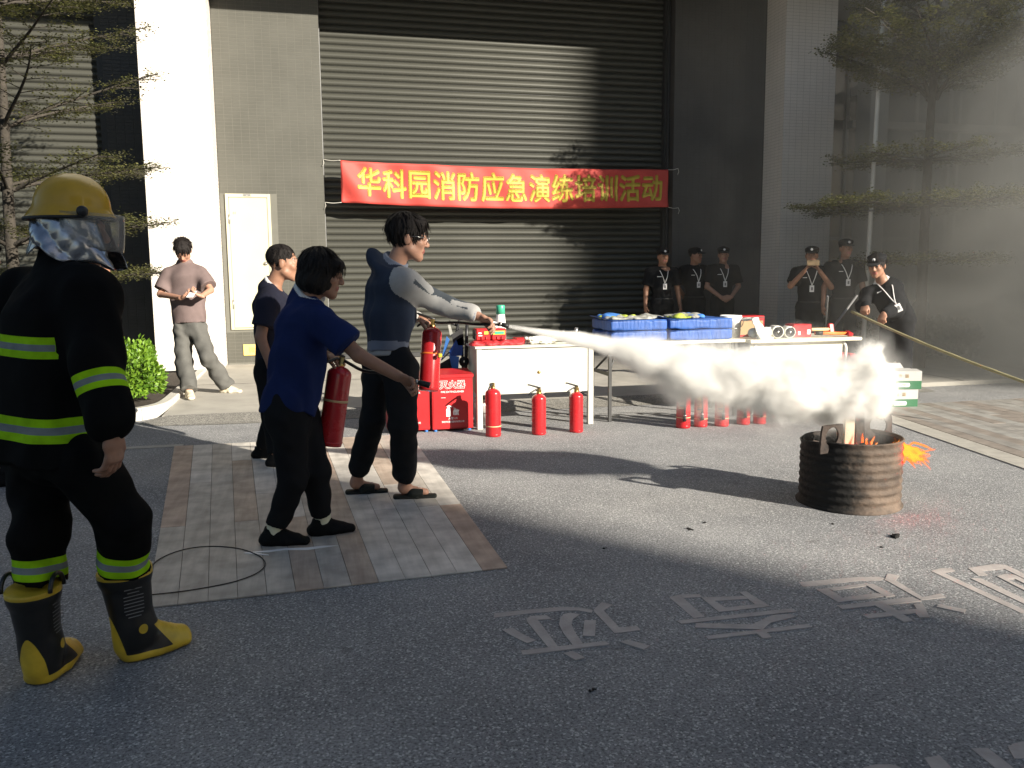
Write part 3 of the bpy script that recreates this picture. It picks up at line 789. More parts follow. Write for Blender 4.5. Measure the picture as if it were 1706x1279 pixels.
# far right: recessed glass front with a column, cross beam and sloping porch soffit
gl = empty('glass_front', (11, 14.2, 0), label='recessed dark glass front behind the smoke at the right', cat='glass front')
mb = MB(); mb.box((8.39, 14.9, -.1), (22, 15.2, 5.955)); mb.build('rear_wall', M['tile_dark'], gl)
xs = [8.45, 9.4, 9.85, 10.6, 11.35, 12.1, 12.3, 13.1, 14.0, 15.0, 16.2]
for a, b in zip(xs[:-1], xs[1:]):
    for z0, z1 in ((.2, 2.0), (2.06, 4.02), (4.2, 6.25)):
        if b - a < .3: continue
        mb = MB(); mb.box((a + .03, 14.22, z0), (b - .03, 14.235, z1)); mb.build('pane', M['glass_dark'], gl)
    mb = MB(); mb.box((b - .03, 14.17, .1), (b + .03, 14.26, 5.955)); mb.build('mullion', M['frame_grey'], gl)
for z0, z1 in ((2.0, 2.06), (.1, .2)):
    mb = MB(); mb.box((8.45, 14.18, z0), (16.2, 14.25, z1)); mb.build('transom', M['frame_grey'], gl)
mb = MB(); mb.box((9.83, 14.0, 4.03), (16.2, 14.16, 4.17), ch=.01); mb.build('cross_beam', M['grout_w'], gl)
mb = MB(); mb.box((9.44, 12.95, .1), (9.80, 13.35, 5.955), ch=.01); mb.build('column', M['concrete'], gl)
mb = MB(); mb.add([(9.85, 13.0, 4.75), (13.5, 12.2, 5.6), (13.5, 14.1, 5.6), (9.85, 14.1, 4.75), (9.85, 13.0, 4.6), (13.5, 12.2, 5.45), (13.5, 14.1, 5.45), (9.85, 14.1, 4.6)],
                  [(0, 1, 2, 3), (4, 7, 6, 5), (0, 4, 5, 1), (3, 2, 6, 7), (0, 3, 7, 4), (1, 5, 6, 2)]); mb.build('soffit', M['grout_w'], gl)
mb = MB(); mb.box((13.5, 12.4, .1), (16.5, 14.1, 5.95)); mb.build('side_wing', M['concrete'], gl)

# blocks across the street, out of frame behind the camera: the sun comes through the gap between them
d_ = Vector((SUN_H[0], SUN_H[1])); n_ = Vector((.788, .616))
def block(s0, s1, t0, t1, h, name):
    mb = MB(); q = [n_ * s0 + d_ * t0, n_ * s1 + d_ * t0, n_ * s1 + d_ * t1, n_ * s0 + d_ * t1]
    mb.prism([(p.x, p.y) for p in q], -.1, h)
    o = mb.build(name, M['concrete'], kind='structure'); return o
block(-34, 3.70, 46, 66, 40, 'facing_block')
block(11.55, 46, 70, 90, 48, 'facing_tower')

# ================================================================ OBJECTS
def sticker(mb, r, z0, z1, a0, a1, M4, off=.0012, mi=0, n=8):
    vs = []
    for z in (z0, z1):
        for k in range(n + 1):
            an = a0 + (a1 - a0) * k / n
            vs.append(M4 @ Vector(((r + off) * math.cos(an), (r + off) * math.sin(an), z)))
    mb.add(vs, [(k, k + 1, n + 2 + k, n + 1 + k) for k in range(n)], mi, True)
def extinguisher(base, axis, r, h, label, xh=(1, 0, 0), group=None, hose=None, sticker_c=None, bands=(), lever=True, tagc=None, nozzle=None, red='red', lab_side=1.0):
    base = Vector(base); e = empty('fire_extinguisher', base, label=label, cat='fire extinguisher', group=group)
    T = axis_frame(base, axis, xh)
    mb = MB(); hb = h - r * .75
    prof = [(0, .004), (r * .86, .004), (r * .97, .0), (r, .012), (r, hb)]
    for k in range(1, 9):
        an = k / 8 * math.pi / 2 * .92
        prof.append((r * (1 - (1 - math.cos(an))), hb + r * .72 * math.sin(an)))
    prof = [(max(q[0], .019), q[1]) for q in prof[2:]]
    mb.lathe([(0, .004)] + prof + [(.019, h + .004)], 36, M4=T); mb.build('cylinder', M[red], e)
    mb = MB(); mb.lathe([(r + .0006, h * .035), (r + .0022, h * .04), (r + .0022, h * .05), (r + .0006, h * .055)], 36, M4=T); mb.build('foot_ring', M[red], e)
    mb = MB(); mb.lathe([(.021, h), (.022, h + .012), (.016, h + .014), (.016, h + .045), (0, h + .046)], 16, M4=T); mb.build('valve', M['brass'], e)
    mb = MB(); mb.lathe([(0, 0), (.014, 0), (.014, .012), (0, .013)], 14, M4=T @ Matrix.Translation((0, -.016, h + .028)) @ Matrix.Rotation(rad(90), 4, 'X')); mb.build('gauge', M['chrome'], e)
    mb = MB(); P = lambda x, z, y=0.0: T @ Vector((x, y, z))
    mb.tube([P(-.012, h + .034), P(.03, h + .036), P(.085, h + .012), P(.10, h + .0)], [.009, .008, .0075, .006], 8); mb.build('carry_handle', M['black_pl'], e)
    if lever:
        mb = MB(); mb.tube([P(-.016, h + .046), P(.03, h + .062), P(.095, h + .082), P(.112, h + .084)], [.009, .008, .007, .006], 8); mb.build('squeeze_lever', M['black_pl'], e)
    if tagc:
        mb = MB(); mb.box((-.048, -.022, h + .002), (-.016, .022, h + .036), ch=.004, M4=T); mb.build('tag', M[tagc], e)
    for (z0, z1, c) in bands:
        mb = MB(); mb.lathe([(r + .0008, z0), (r + .0022, z0 + .001), (r + .0022, z1 - .001), (r + .0008, z1)], 36, M4=T); mb.build('band', M[c], e)
    if sticker_c:
        a = sticker_c
        mb = MB(); sticker(mb, r, a[0], a[1], a[2], a[3], T, .0012); s = mb.build('label_sticker', M['cream_band'], e)
        mb = MB(); da = (a[3] - a[2]) * .08; zz = a[0] + (a[1] - a[0]) * .8
        sticker(mb, r, a[0] + .006, zz - .012, a[2] + da, a[3] - da, T, .0018); mb.build('orange_panel', M['label_o'], s)
        mb = MB(); sticker(mb, r, zz, a[1] - .005, a[2] + da, a[3] - da, T, .0018); mb.build('yellow_panel', M['label_y'], s)
        mb = MB(); sticker(mb, r, a[0] + .02, a[0] + .035, a[2] + 2 * da, a[3] - 2 * da, T, .0024)
        for q in range(5): sticker(mb, r, zz - .025 - .016 * q, zz - .02 - .016 * q, a[2] + 2 * da, a[3] - (2 + (q % 3)) * da, T, .0024)
        mb.build('printed_lines', M['ink'], s)
    if hose:
        pts = smooth_path([T @ Vector((-.015, 0, h + .03))] + [Vector(q) for q in hose], 7)
        mb = MB(); mb.tube(pts, .0085, 10); mb.build('hose', M['black_rub'], e)
    if nozzle:
        a, b = Vector(nozzle[0]), Vector(nozzle[1])
        mb = MB(); mb.tube([a, a.lerp(b, .35), a.lerp(b, .36), b], [.011, .011, .0135, .0155], 14); nz = mb.build('nozzle', M['black_rub'], e)
        mb = MB(); mb.tube([a.lerp(b, .16), a.lerp(b, .30)], .0128, 14); mb.build('nozzle_collar', M['chrome'], nz)
    return e

gr3 = 'small extinguishers standing in front of the white desk'
e1 = extinguisher((1.501, 6.952, 0.000), (0, 0, 1), .066, .415, 'red extinguisher with orange and yellow label nearest the red cabinet', (-.4, -.6, 0), gr3,
                  sticker_c=(.13, .30, rad(-170), rad(-118)), bands=((.085, .094, 'cream_band'),), lever=False)
e2 = extinguisher((1.899, 6.924, 0.000), (0, 0, 1), .062, .355, 'plain red extinguisher, middle of three before the white desk', (-.95, -.3, 0), gr3, tagc='white_pl')
e3 = extinguisher((2.244, 6.943, 0.000), (0, 0, 1), .060, .355, 'plain red extinguisher by the right leg of the white desk', (-.95, -.3, 0), gr3, tagc='white_pl')
gr5 = 'row of extinguishers half hidden by the white powder cloud'
row = [((3.227, 6.873, 0.000), .063, .47, 'tallest red extinguisher at the left end of the row under the powder cloud'),
       ((3.403, 6.885, 0.000), .060, .36, 'red extinguisher second from left in the row under the powder cloud'),
       ((3.598, 6.861, 0.000), .063, .36, 'red extinguisher in the middle of the row under the powder cloud'),
       ((3.830, 6.891, 0.000), .060, .35, 'red extinguisher with yellow tag, fourth in the row under the powder cloud'),
       ((3.987, 6.878, 0.000), .058, .34, 'red extinguisher at the right end of the row nearest the oil drum')]
for i, (b, r, h, lb) in enumerate(row):
    b = Vector(b); f = Vector((-.25, -.97, 0))
    hp = [b + Vector((-.06, -.03, h + .04)), b + f * (r + .03) + Vector((-.015, 0, h * .8)), b + f * (r + .016) + Vector((0, 0, h * .45)), b + f * (r + .012) + Vector((0, 0, .14))]
    extinguisher(b, (0, 0, 1), r, h, lb, (-.9, .2, 0), gr5, hose=hp, nozzle=(hp[-1], hp[-1] + Vector((0, 0, -.07))),
                 sticker_c=(h * .38, h * .78, rad(-62 + 100), rad(-10 + 100)), bands=((h * .2, h * .2 + .006, 'cream_band'),), tagc='label_y' if i == 3 else None)
# the two in people's hands
ew = extinguisher((0.079, 4.480, 0.478), np.array((0.149, 4.486, 0.888)) - np.array((0.079, 4.480, 0.478)), .0635, .425,
                  'red extinguisher hanging from the left hand of the person in the blue polo', (-.6, -.3, 0),
                  hose=[(0.204, 4.454, 0.905), (0.259, 4.355, 0.882), (0.354, 4.208, 0.879), (0.447, 4.110, 0.857), (0.488, 4.088, 0.849)], nozzle=((0.483, 4.090, 0.851), (0.562, 4.068, 0.828)), bands=((.235, .247, 'cream_band'),))
eh = extinguisher((0.706, 5.172, 0.653), np.array((0.749, 5.254, 1.044)) - np.array((0.706, 5.172, 0.653)), .0625, .405,
                  'bright red extinguisher with yellow band held by the man in the grey sleeved jacket', (-.8, .4, 0),
                  hose=[(0.800, 5.214, 1.073), (0.892, 5.089, 1.079), (0.974, 4.934, 1.074), (1.048, 4.854, 1.077), (1.094, 4.833, 1.073)], nozzle=((1.081, 4.837, 1.081), (1.142, 4.820, 1.064)), bands=((.225, .236, 'orange'),))
mb = MB(); c_ = np.array((0.775, 5.122, 0.877)); mb.box(tuple(c_ - .012), tuple(c_ + .012), ch=.004); mb.build('strap_clip', M['label_y'], eh)

# red extinguisher cabinets
def cabinet(x0, x1, yf, yb, h, label):
    e = empty('extinguisher_cabinet', ((x0 + x1) / 2, (yf + yb) / 2, 0), label=label, cat='cabinet', group='red extinguisher cabinets beside the white desk')
    mb = MB(); mb.box((x0, yf, .022), (x1, yb, h - .03), ch=.004); b = mb.build('body', M['red_box'], e)
    mb = MB(); mb.add([(x0 - .008, yf - .010, h - .045), (x1 + .008, yf - .010, h - .045), (x1 + .008, yb + .008, h - .03), (x0 - .008, yb + .008, h - .03),
                       (x0 - .008, yf - .010, h - .018), (x1 + .008, yf - .010, h - .018), (x1 - .004, yb + .004, h + .012), (x0 + .004, yb + .004, h + .012)],
                      [(0, 3, 2, 1), (4, 5, 6, 7), (0, 1, 5, 4), (1, 2, 6, 5), (2, 3, 7, 6), (3, 0, 4, 7)]); mb.build('lid', M['red_box'], e)
    mb = MB(); mb.box((x0 + .012, yf - .0035, .035), (x1 - .012, yf - .0005, h - .052), ch=.001); mb.build('front_panel', M['red_box'], e)
    for xx in (x0 + .03, x1 - .03):
        for yy in (yf + .03, yb - .03):
            mb = MB(); mb.lathe([(0, 0), (.016, 0), (.016, .024), (0, .024)], 10, M4=Matrix.Translation((xx, yy, 0))); mb.build('foot', M['blue_cloth'], e)
    w_ = x1 - x0; cx = (x0 + x1) / 2; yt = yf - .0055; k = h / .52
    mb = MB(); bs = MB()
    lettering('灭火器', (cx, yt, .415 * k), (1, 0, 0), (0, 0, 1), width=w_ * .62, m=M['white_print'], parent=e, bold=.055)
    lettering('灭火器', (cx, yt - .0016, .415 * k), (1, 0, 0), (0, 0, 1), width=w_ * .62, m=M['red_box'], parent=e, bold=.012)
    lettering('FIRE EXTINGUISHER', (cx, yt, .352 * k), (1, 0, 0), (0, 0, 1), width=w_ * .56, m=M['white_print'], parent=e, bold=.01)
    lettering('火警119', (cx, yt, .118 * k), (1, 0, 0), (0, 0, 1), width=w_ * .22, m=M['white_print'], parent=e, bold=.01)
    lettering('深圳市消防器材有限公司', (cx, yt, .088 * k), (1, 0, 0), (0, 0, 1), width=w_ * .55, m=M['white_print'], parent=e, bold=.015)
    # emblem: an extinguisher with flames
    mb = MB()
    def pr(poly): mb.prism([(cx + a * w_, b * k) for a, b in poly], 0, .0012, M4=Matrix(((1, 0, 0, 0), (0, 0, 1, yt - .0012), (0, 1, 0, 0), (0, 0, 0, 1))))
    pr([(-.16, .135), (-.05, .135), (-.05, .195), (-.075, .212), (-.135, .212), (-.16, .195)])
    pr([(-.125, .212), (-.085, .212), (-.085, .222), (-.02, .214), (-.015, .224), (-.09, .232), (-.15, .226)])
    for q in range(4):
        a = .01 + .035 * q
        pr([(a, .15), (a + .03, .142), (a + .02, .17), (a + .045, .19), (a + .015, .222 - .01 * q), (a + .018, .195), (a - .005, .175)])
    mb.build('emblem', M['white_print'], e)
    mb = MB(); mb.box((cx - w_ * .28, yf - .006, .30 * k), (cx - w_ * .17, yf - .004, .303 * k)); mb.build('slot', M['white_print'], e)
    return e
cabinet(1.02, 1.385, 7.265, 7.50, .525, 'red extinguisher cabinet touching the white desk leg')
cabinet(.635, 1.0, 7.28, 7.50, .525, 'red extinguisher cabinet behind the legs of the man in the jacket')

# ---------------------------------------------------------------- tables
desk = empty('desk', (1.97, 7.55, 0), label='white panelled desk with red boxes and a hose on top', cat='desk')
DX0, DX1, DY0, DY1, DZ = 1.425, 2.515, 7.27, 7.87, .745
mb = MB(); mb.box((DX0 - .015, DY0 - .015, DZ - .02), (DX1 + .015, DY1, DZ), ch=.003); mb.build('desk_top', M['white_desk'], desk)
mb = MB(); mb.box((DX0 + .052, DY0 + .01, .31), (DX1 - .052, DY0 + .028, DZ - .022), ch=.002); fp = mb.build('front_panel', M['white_desk'], desk)
mb = MB(); mb.box((DX0 + .01, DY0 + .052, .31), (DX0 + .026, DY1 - .052, DZ - .022)); mb.build('side_panel', M['beige'], desk)
mb = MB(); mb.box((DX1 - .026, DY0 + .052, .31), (DX1 - .01, DY1 - .052, DZ - .022)); mb.build('side_panel', M['beige'], desk)
for x in (DX0, DX1 - .05):
    for y in (DY0, DY1 - .05):
        mb = MB(); mb.box((x, y, 0.0), (x + .05, y + .05, DZ - .021), ch=.004); mb.build('leg', M['white_desk'], desk)
mb = MB(); mb.lathe([(0, 0), (.013, 0), (.015, .006), (.008, .012), (0, .012)], 14, M4=axis_frame((2.0, DY0 + .01, .50), (0, -1, 0))); mb.build('lock', M['brass'], fp)

fold = empty('folding_table', (3.35, 7.62, 0), label='folding table with dark steel legs under the blue bags', cat='table')
mb = MB(); mb.box((2.66, 7.30, .715), (4.06, 7.92, .745), ch=.004); mb.build('table_top', M['beige'], fold)
for x in (2.70, 3.98):
    for y in (7.34, 7.84):
        mb = MB(); mb.box((x - .014, y - .014, 0), (x + .014, y + .014, .714)); mb.build('leg', M['steel_dark'], fold)
    mb = MB(); mb.box((x - .012, 7.354, .43), (x + .012, 7.826, .46)); mb.build('cross_bar', M['steel_dark'], fold)
    mb = MB(); mb.tube([(x + .016, 7.40, .46), (x + (.18 if x < 3 else -.18), 7.59, .705)], .011, 8); mb.tube([(x + .016, 7.78, .46), (x + (.18 if x < 3 else -.18), 7.59, .705)], .011, 8); mb.build('folding_brace', M['steel_dark'], fold)

tb3 = empty('side_table', (4.7, 7.62, 0), label='beige panelled table with tubular legs at the right end', cat='table')
mb = MB(); mb.box((4.10, 7.28, .70), (5.33, 7.92, .735), ch=.008); mb.build('table_top', M['beige'], tb3)
mb = MB(); mb.box((4.15, 7.36, .34), (5.16, 7.375, .698)); mb.build('front_panel', M['beige'], tb3)
for x in (4.18, 5.20):
    mb = MB(); mb.tube(smooth_path([(x, 7.36, 0), (x, 7.36, .5), (x, 7.36, .63), (x - .03 if x > 5 else x + .03, 7.36, .685)], 5), .014, 10); mb.build('leg', M['white_pl'], tb3)
    mb = MB(); mb.tube([(x, 7.84, 0), (x, 7.84, .698)], .014, 10); mb.build('leg', M['white_pl'], tb3)

# ---------------------------------------------------------------- things on the tables
def red_case(x, label, green):
    e = empty('red_case', (x, 7.46, .815), label=label, cat='case', group='red cases on the white desk')
    mb = MB(); mb.box((x - .066, 7.40, .79), (x + .066, 7.54, .895), ch=.008); b = mb.build('case_body', M['red_box'], e)
    mb = MB(); mb.box((x - .067, 7.396, .845), (x + .067, 7.402, .849)); mb.build('seam', M['ink'], e)
    if green:
        mb = MB(); mb.box((x - .055, 7.394, .84), (x + .055, 7.398, .874)); s = mb.build('sticker', M['label_y'], e)
        mb = MB(); mb.box((x - .04, 7.391, .845), (x + .045, 7.3935, .869)); mb.build('green_panel', M['green_pl'], s)
    else:
        mb = MB(); mb.box((x - .074, 7.41, .80), (x - .0665, 7.53, .885), ch=.002); mb.build('end_cap', M['black_pl'], e)
        mb = MB(); mb.box((x + .008, 7.394, .845), (x + .045, 7.398, .87)); mb.build('sticker', M['label_y'], e)
        mb = MB(); mb.box((x - .045, 7.394, .83), (x - .01, 7.398, .837)); mb.box((x - .045, 7.394, .85), (x - .018, 7.398, .862)); mb.build('sticker', M['white_print'], e)
    mb = MB(); mb.box((x - .02, 7.388, .800), (x - .008, 7.3995, .826), ch=.002); mb.box((x + .02, 7.388, .800), (x + .032, 7.3995, .826), ch=.002); mb.build('latch', M['red_cloth'], e)
red_case(1.515, 'left red case with a black end on the white desk', False)
red_case(1.66, 'right red case with a green sticker on the white desk', True)
# crumpled red cloth under the cases and along the desk
sd = SDF(); sd.ell((1.60, 7.46, .758), (.19, .13, .034)).ell((1.80, 7.42, .758), (.10, .09, .03)).ell((1.47, 7.40, .757), (.09, .07, .028))
sd.disp = lambda P: folds(P, .009, 60)
sd.cut((0, 0, .7465), (0, 0, -1)); sd.cut((0, 0, .789), (0, 0, 1))
o = sdf_obj('red_cloth', sd, .006, M['red_cloth']); tag(o, 'crumpled red cloth lying under the red cases on the desk', 'cloth')
mb = MB(); mb.box((1.86, 7.56, .746), (2.25, 7.72, .79), ch=.006); o = mb.build('flat_red_box', M['red_box']); tag(o, 'flat red box lying behind the hose bundle on the desk', 'box')
# megaphone / sprayer standing on the desk
meg = empty('spray_bottle', (1.70, 7.62, .746), label='white bottle with a green cap standing behind the red cases', cat='bottle')
mb = MB(); mb.lathe([(0, 0), (.048, .0), (.05, .01), (.05, .12), (.046, .20), (.04, .262), (.036, .268)], 20, M4=Matrix.Translation((1.725, 7.62, .746))); mb.build('body', M['white_pl'], meg)
mb = MB(); mb.lathe([(.036, .268), (.042, .27), (.041, .345), (.036, .352), (0, .352)], 20, M4=Matrix.Translation((1.725, 7.62, .746))); mb.build('cap', M['green_pl'], meg)
sd = SDF().ell((1.655, 7.62, .90), (.05, .045, .05)).cone((1.66, 7.62, .88), (1.72, 7.62, .86), .03, .03); mb = sdf_obj('horn', sd, .006, M['white_pl'], meg)
# flattened canvas hose, bundled
hs = empty('hose_bundle', (2.15, 7.42, .746), label='folded bundle of white canvas hose on the white desk', cat='hose')
rr = random.Random(5)
for k in range(9):
    z = .757 + .02 * (k % 3) + rr.uniform(-.003, .003); y = 7.37 + .045 * (k // 3) + rr.uniform(-.01, .01)
    a = 1.93 + rr.uniform(-.03, .03); b = 2.38 + rr.uniform(-.05, .03)
    pts = smooth_path([(a, y, z)] + [(a + (b - a) * t, y + rr.uniform(-.018, .018), z + rr.uniform(-.004, .010)) for t in (.15, .3, .45, .6, .75, .9)] + [(b, y, z)], 4)
    mb = MB(); mb.tube(pts, [.014 + rr.uniform(-.003, .004) for _ in pts], 8); mb.build('hose_length', M['canvas'], hs)
mb = MB(); mb.tube([(2.36 + .02 * math.cos(t), 7.36 + .02 * math.sin(t), .765) for t in np.linspace(0, 6.0, 14)], .008, 8); mb.build('hose_end', M['canvas'], hs)
# aluminium couplings on the desk
cp = empty('hose_coupling', (2.36, 7.6, .746), label='grey metal branch coupling on the right of the white desk', cat='coupling')
mb = MB(); mb.tube([(2.27, 7.6, .79), (2.47, 7.6, .80)], .022, 12); mb.build('pipe', M['chrome'], cp)
mb = MB(); mb.tube([(2.44, 7.6, .80), (2.46, 7.6, .875)], .017, 12); mb.build('branch', M['chrome'], cp)
mb = MB(); mb.tube([(2.33, 7.6, .80), (2.32, 7.6, .85)], .015, 12); mb.build('branch', M['chrome'], cp)
for x, z in ((2.27, .79), (2.475, .80)):
    mb = MB(); mb.lathe([(.022, -.012), (.034, -.012), (.034, .012), (.022, .012)], 14, M4=axis_frame((x, 7.6, z), (1, 0, .05))); mb.build('ring', M['chrome'], cp)
# blue padded bags, stacked two high, hi-vis clothing folded on top
def bag(x0, x1, y0, y1, z0, z1, label, seed, flap):
    e = empty('blue_bag', ((x0 + x1) / 2, (y0 + y1) / 2, z0), label=label, cat='bag', group='blue padded bags stacked on the folding table')
    cx, cyy, cz = (x0 + x1) / 2, (y0 + y1) / 2, (z0 + z1) / 2; hx, hy, hz = (x1 - x0) / 2, (y1 - y0) / 2, (z1 - z0) / 2
    sd = SDF()
    r = .03
    for yy in (cyy - hy + r, cyy - hy * .33, cyy + hy * .33, cyy + hy - r):
        sd.ec((x0 + r, yy, cz), (x1 - r, yy, cz), (hy * .42, hz), (hy * .42, hz), (0, 1, 0), k=.04)
    sd.ec((x0 + .05, cyy, cz), (x1 - .05, cyy, cz), (hy - .002, hz), (hy - .002, hz), (0, 1, 0), k=.03)
    def disp(P):
        a = np.sin(P[:, 0] * 9 + seed) * .5 + np.sin((P[:, 0] - x0) * 61 + 4 * np.sin(P[:, 0] * 13 + seed) + 2.5 * np.sin(P[:, 2] * 40 + P[:, 0] * 17)) * np.sin(P[:, 0] * 15 + 2 * seed) * np.sin(P[:, 2] * 22 + P[:, 0] * 9)
        return .009 * a * np.clip((P[:, 2] - z0) / (z1 - z0), 0, 1) + folds(P, .007, 34, (0, 0, 1), seed)
    sd.disp = disp
    for o, n in (((x0, 0, 0), (-1, 0, 0)), ((x1, 0, 0), (1, 0, 0)), ((0, y0, 0), (0, -1, 0)), ((0, y1, 0), (0, 1, 0)), ((0, 0, z0), (0, 0, -1)), ((0, 0, z1), (0, 0, 1))): sd.cut(o, n)
    sdf_obj('padding', sd, .011, M['blue_bag'], e)
    mb = MB(); mb.tube([(x0 + .01, y0 + .004, z1 - .006), (x1 - .01, y0 + .004, z1 - .006)], .006, 6); mb.build('piping', M['blue_bag'], e)
    if flap:
        mb = MB(); pts = [(x0 + .02, y0 + .03, z1), (x0 - .05, y0 + .12, z1 + .028), (x0 - .03, y1 - .03, z1 + .03), (x0 + .05, y1 - .03, z1 + .005)]
        mb.add(pts + [(p[0], p[1], p[2] - .008) for p in pts], [(0, 1, 2, 3), (4, 7, 6, 5), (0, 4, 5, 1), (1, 5, 6, 2), (2, 6, 7, 3), (3, 7, 4, 0)]); mb.build('flap', M['blue_bag'], e)
bag(2.70, 3.26, 7.32, 7.86, .746, .845, 'blue padded bag at the bottom of the left stack, half in the powder', 1, False)
bag(2.70, 3.26, 7.32, 7.86, .85, .948, 'blue padded bag on top of the left stack under folded vests', 4, True)
bag(3.285, 3.93, 7.32, 7.86, .746, .845, 'blue padded bag at the bottom of the right stack beside the bucket', 2, False)
bag(3.285, 3.93, 7.32, 7.86, .85, .948, 'blue padded bag on top of the right stack beside the bucket', 6, True)
def folded(cx, label, seed):
    e = empty('folded_vests', (cx, 7.58, .948), label=label, cat='vest', group='folded reflective vests on the blue bags')
    r = random.Random(seed)
    for k in range(7):
        x = cx + r.uniform(-.2, .2); y = 7.46 + .2 * r.random(); sx = r.uniform(.06, .12)
        sd = SDF().ell((x, y, .951 + .006 * (k % 3)), (sx * 1.25, r.uniform(.08, .14), r.uniform(.014, .030))); sd.disp = lambda P, s=k: folds(P, .014, 42, None, s)
        sd.cut((0, 0, .949), (0, 0, -1))
        sdf_obj('vest', sd, .009, M[['hivis', 'silver_cloth', 'silver_cloth', 'hivis', 'silver_cloth', 'blue_cloth', 'hivis'][k]], e)
folded(2.99, 'reflective vests crumpled on top of the left blue bags', 3)
folded(3.58, 'reflective vests crumpled on top of the right blue bags', 8)
# buckets
def bucket(x, y, z, r, h, label, handle):
    e = empty('bucket', (x, y, z), label=label, cat='bucket'); T = Matrix.Translation((x, y, z))
    mb = MB(); mb.lathe([(0, .003), (r * .86, .003), (r * .88, .0), (r * .985, h * .74), (r * 1.03, h * .75), (r * 1.03, h * .78), (r * .99, h * .79), (r * 1.0, h * .88), (r * 1.05, h * .885), (r * 1.05, h * .92), (r, h * .93), (r * 1.01, h), (r * .96, h), (r * .85, .02), (0, .02)], 32, M4=T); b = mb.build('pail', M['white_pl'], e)
    if handle:
        mb = MB(); mb.tube([T @ Vector((r * 1.05 * math.cos(t), -r * .3 - r * .75 * math.sin(t), h * .86 - r * .9 * math.sin(t))) for t in np.linspace(0, math.pi, 16)], .004, 6); mb.build('wire_handle', M['chrome'], e)
    return e
bucket(4.06, 7.60, .746, .105, .215, 'white plastic bucket on the table beside the blue bags', True)
bucket(1.56, 7.62, 0, .105, .235, 'white plastic bucket on the ground under the white desk', True)
# cloth strip, rolled hoses, red boxes and hammers on the right table
sd = SDF(); sd.ec((4.19, 7.38, .93), (4.27, 7.34, .74), (.045, .012), (.07, .02), (1, .3, 0)); sd.ec((4.19, 7.40, .93), (4.17, 7.52, .92), (.04, .012), (.04, .012), (1, 0, 0)).ell((4.30, 7.36, .748), (.09, .06, .02)); sd.disp = lambda P: folds(P, .005, 50)
o = sdf_obj('white_cloth', sd, .007, M['canvas']); tag(o, 'white cloth strip hanging beside the bucket on the right table', 'cloth')
def rolled(x, y, z, r, label):
    e = empty('rolled_hose', (x, y, z), label=label, cat='hose', group='rolled hoses on the right table')
    T = axis_frame((x, y, z + r), (-.12, -1, 0))
    mb = MB(); mb.lathe([(r * .55, -.12), (r, -.12), (r * 1.02, -.11), (r * 1.02, .0), (r, .006), (r * .8, .006)], 26, M4=T); mb.build('hose_roll', M['canvas'], e)
    pts = []
    for k in range(60):
        t = k / 59; an = t * 2 * math.pi * 3.2; q = r * (.3 + .55 * t); pts.append(T @ Vector((q * math.cos(an), q * math.sin(an), .004)))
    mb = MB(); mb.tube(pts, .0065, 6); mb.build('hose_coil', M['black_rub'], e)
    mb = MB(); mb.lathe([(0, .016), (r * .22, .016), (r * .26, .0), (r * .26, -.04)], 16, M4=T); mb.build('coupling', M['chrome'], e)
rolled(4.46, 7.40, .735, .062, 'larger rolled white hose with dark coiled end on the right table')
rolled(4.60, 7.41, .735, .057, 'smaller rolled white hose beside the small red box')
sd = SDF().cone((4.22, 7.44, .79), (4.42, 7.46, .79), .05, .055); sd.disp = lambda P: folds(P, .004, 50); sd.cut((0, 0, .737), (0, 0, -1)); o = sdf_obj('white_hose_pack', sd, .008, M['canvas']); tag(o, 'white canvas hose pack lying left of the rolled hoses', 'hose')
def rbox(x0, x1, y0, y1, z0, z1, label, win):
    e = empty('red_box', ((x0 + x1) / 2, y0, z0), label=label, cat='box')
    mb = MB(); mb.box((x0, y0, z0), (x1, y1, z1), ch=.005); mb.build('box_body', M['red_box'], e)
    if win:
        mb = MB(); mb.box((x0 + .02, y0 - .003, z0 + .02), (x1 - .02, y0 - .001, z1 - .05)); mb.build('pale_panel', M['cardboard'], e)
        mb = MB(); mb.box((x0, y0 - .002, z1 - .02), (x1, y0 - .0005, z1 - .012)); mb.build('seam', M['ink'], e)
    else:
        mb = MB(); mb.box((x1 - .05, y0 - .003, z0 + .03), (x1 - .015, y0 - .001, z0 + .075)); mb.build('label_sticker', M['white_print'], e)
        mb = MB(); mb.box((x0 + .05, y0 - .003, z0 + .025), (x0 + .075, y0 - .001, z0 + .06)); mb.build('printed_mark', M['white_print'], e)
rbox(4.20, 4.49, 7.70, 7.88, .735, .945, 'taller red box with a pale panel standing behind the bucket', True)
rbox(4.66, 4.86, 7.44, 7.60, .735, .865, 'small red box between rolled hose and orange hammer', False)
def hammer(a, b, hd, label, hm, up):
    a, b = Vector(a), Vector(b); e = empty('hammer', a.lerp(b, .5), label=label, cat='hammer', group='orange handled tools on the right table')
    mb = MB(); mb.tube([a, a.lerp(b, .3), b], [.019, .017, .016], 10); mb.build('handle', M[hm], e)
    mb = MB(); mb.tube([a, a.lerp(b, .22)], .021, 10); mb.build('grip', M['black_rub'], e)
    T = axis_frame(b, (b - a), up)
    mb = MB(); mb.box((-hd, -.02, -.03), (hd, .02, .03), ch=.012, M4=T); mb.build('head', M['red_box'], e)
hammer((4.90, 7.44, .775), (5.24, 7.38, .765), .05, 'orange handled hammer with red head at the table edge', 'orange', (0, 1, .2))
hammer((4.88, 7.58, .80), (5.16, 7.56, .80), .06, 'pale orange handled hammer lying behind the brighter one', 'cream_band', (0, .3, 1))
o = MB(); o.box((5.34, 7.75, .0), (5.62, 8.0, .52), ch=.02); o = o.build('red_tub', M['red_cloth']); tag(o, 'dull red tub on the ground right of the beige table', 'tub')

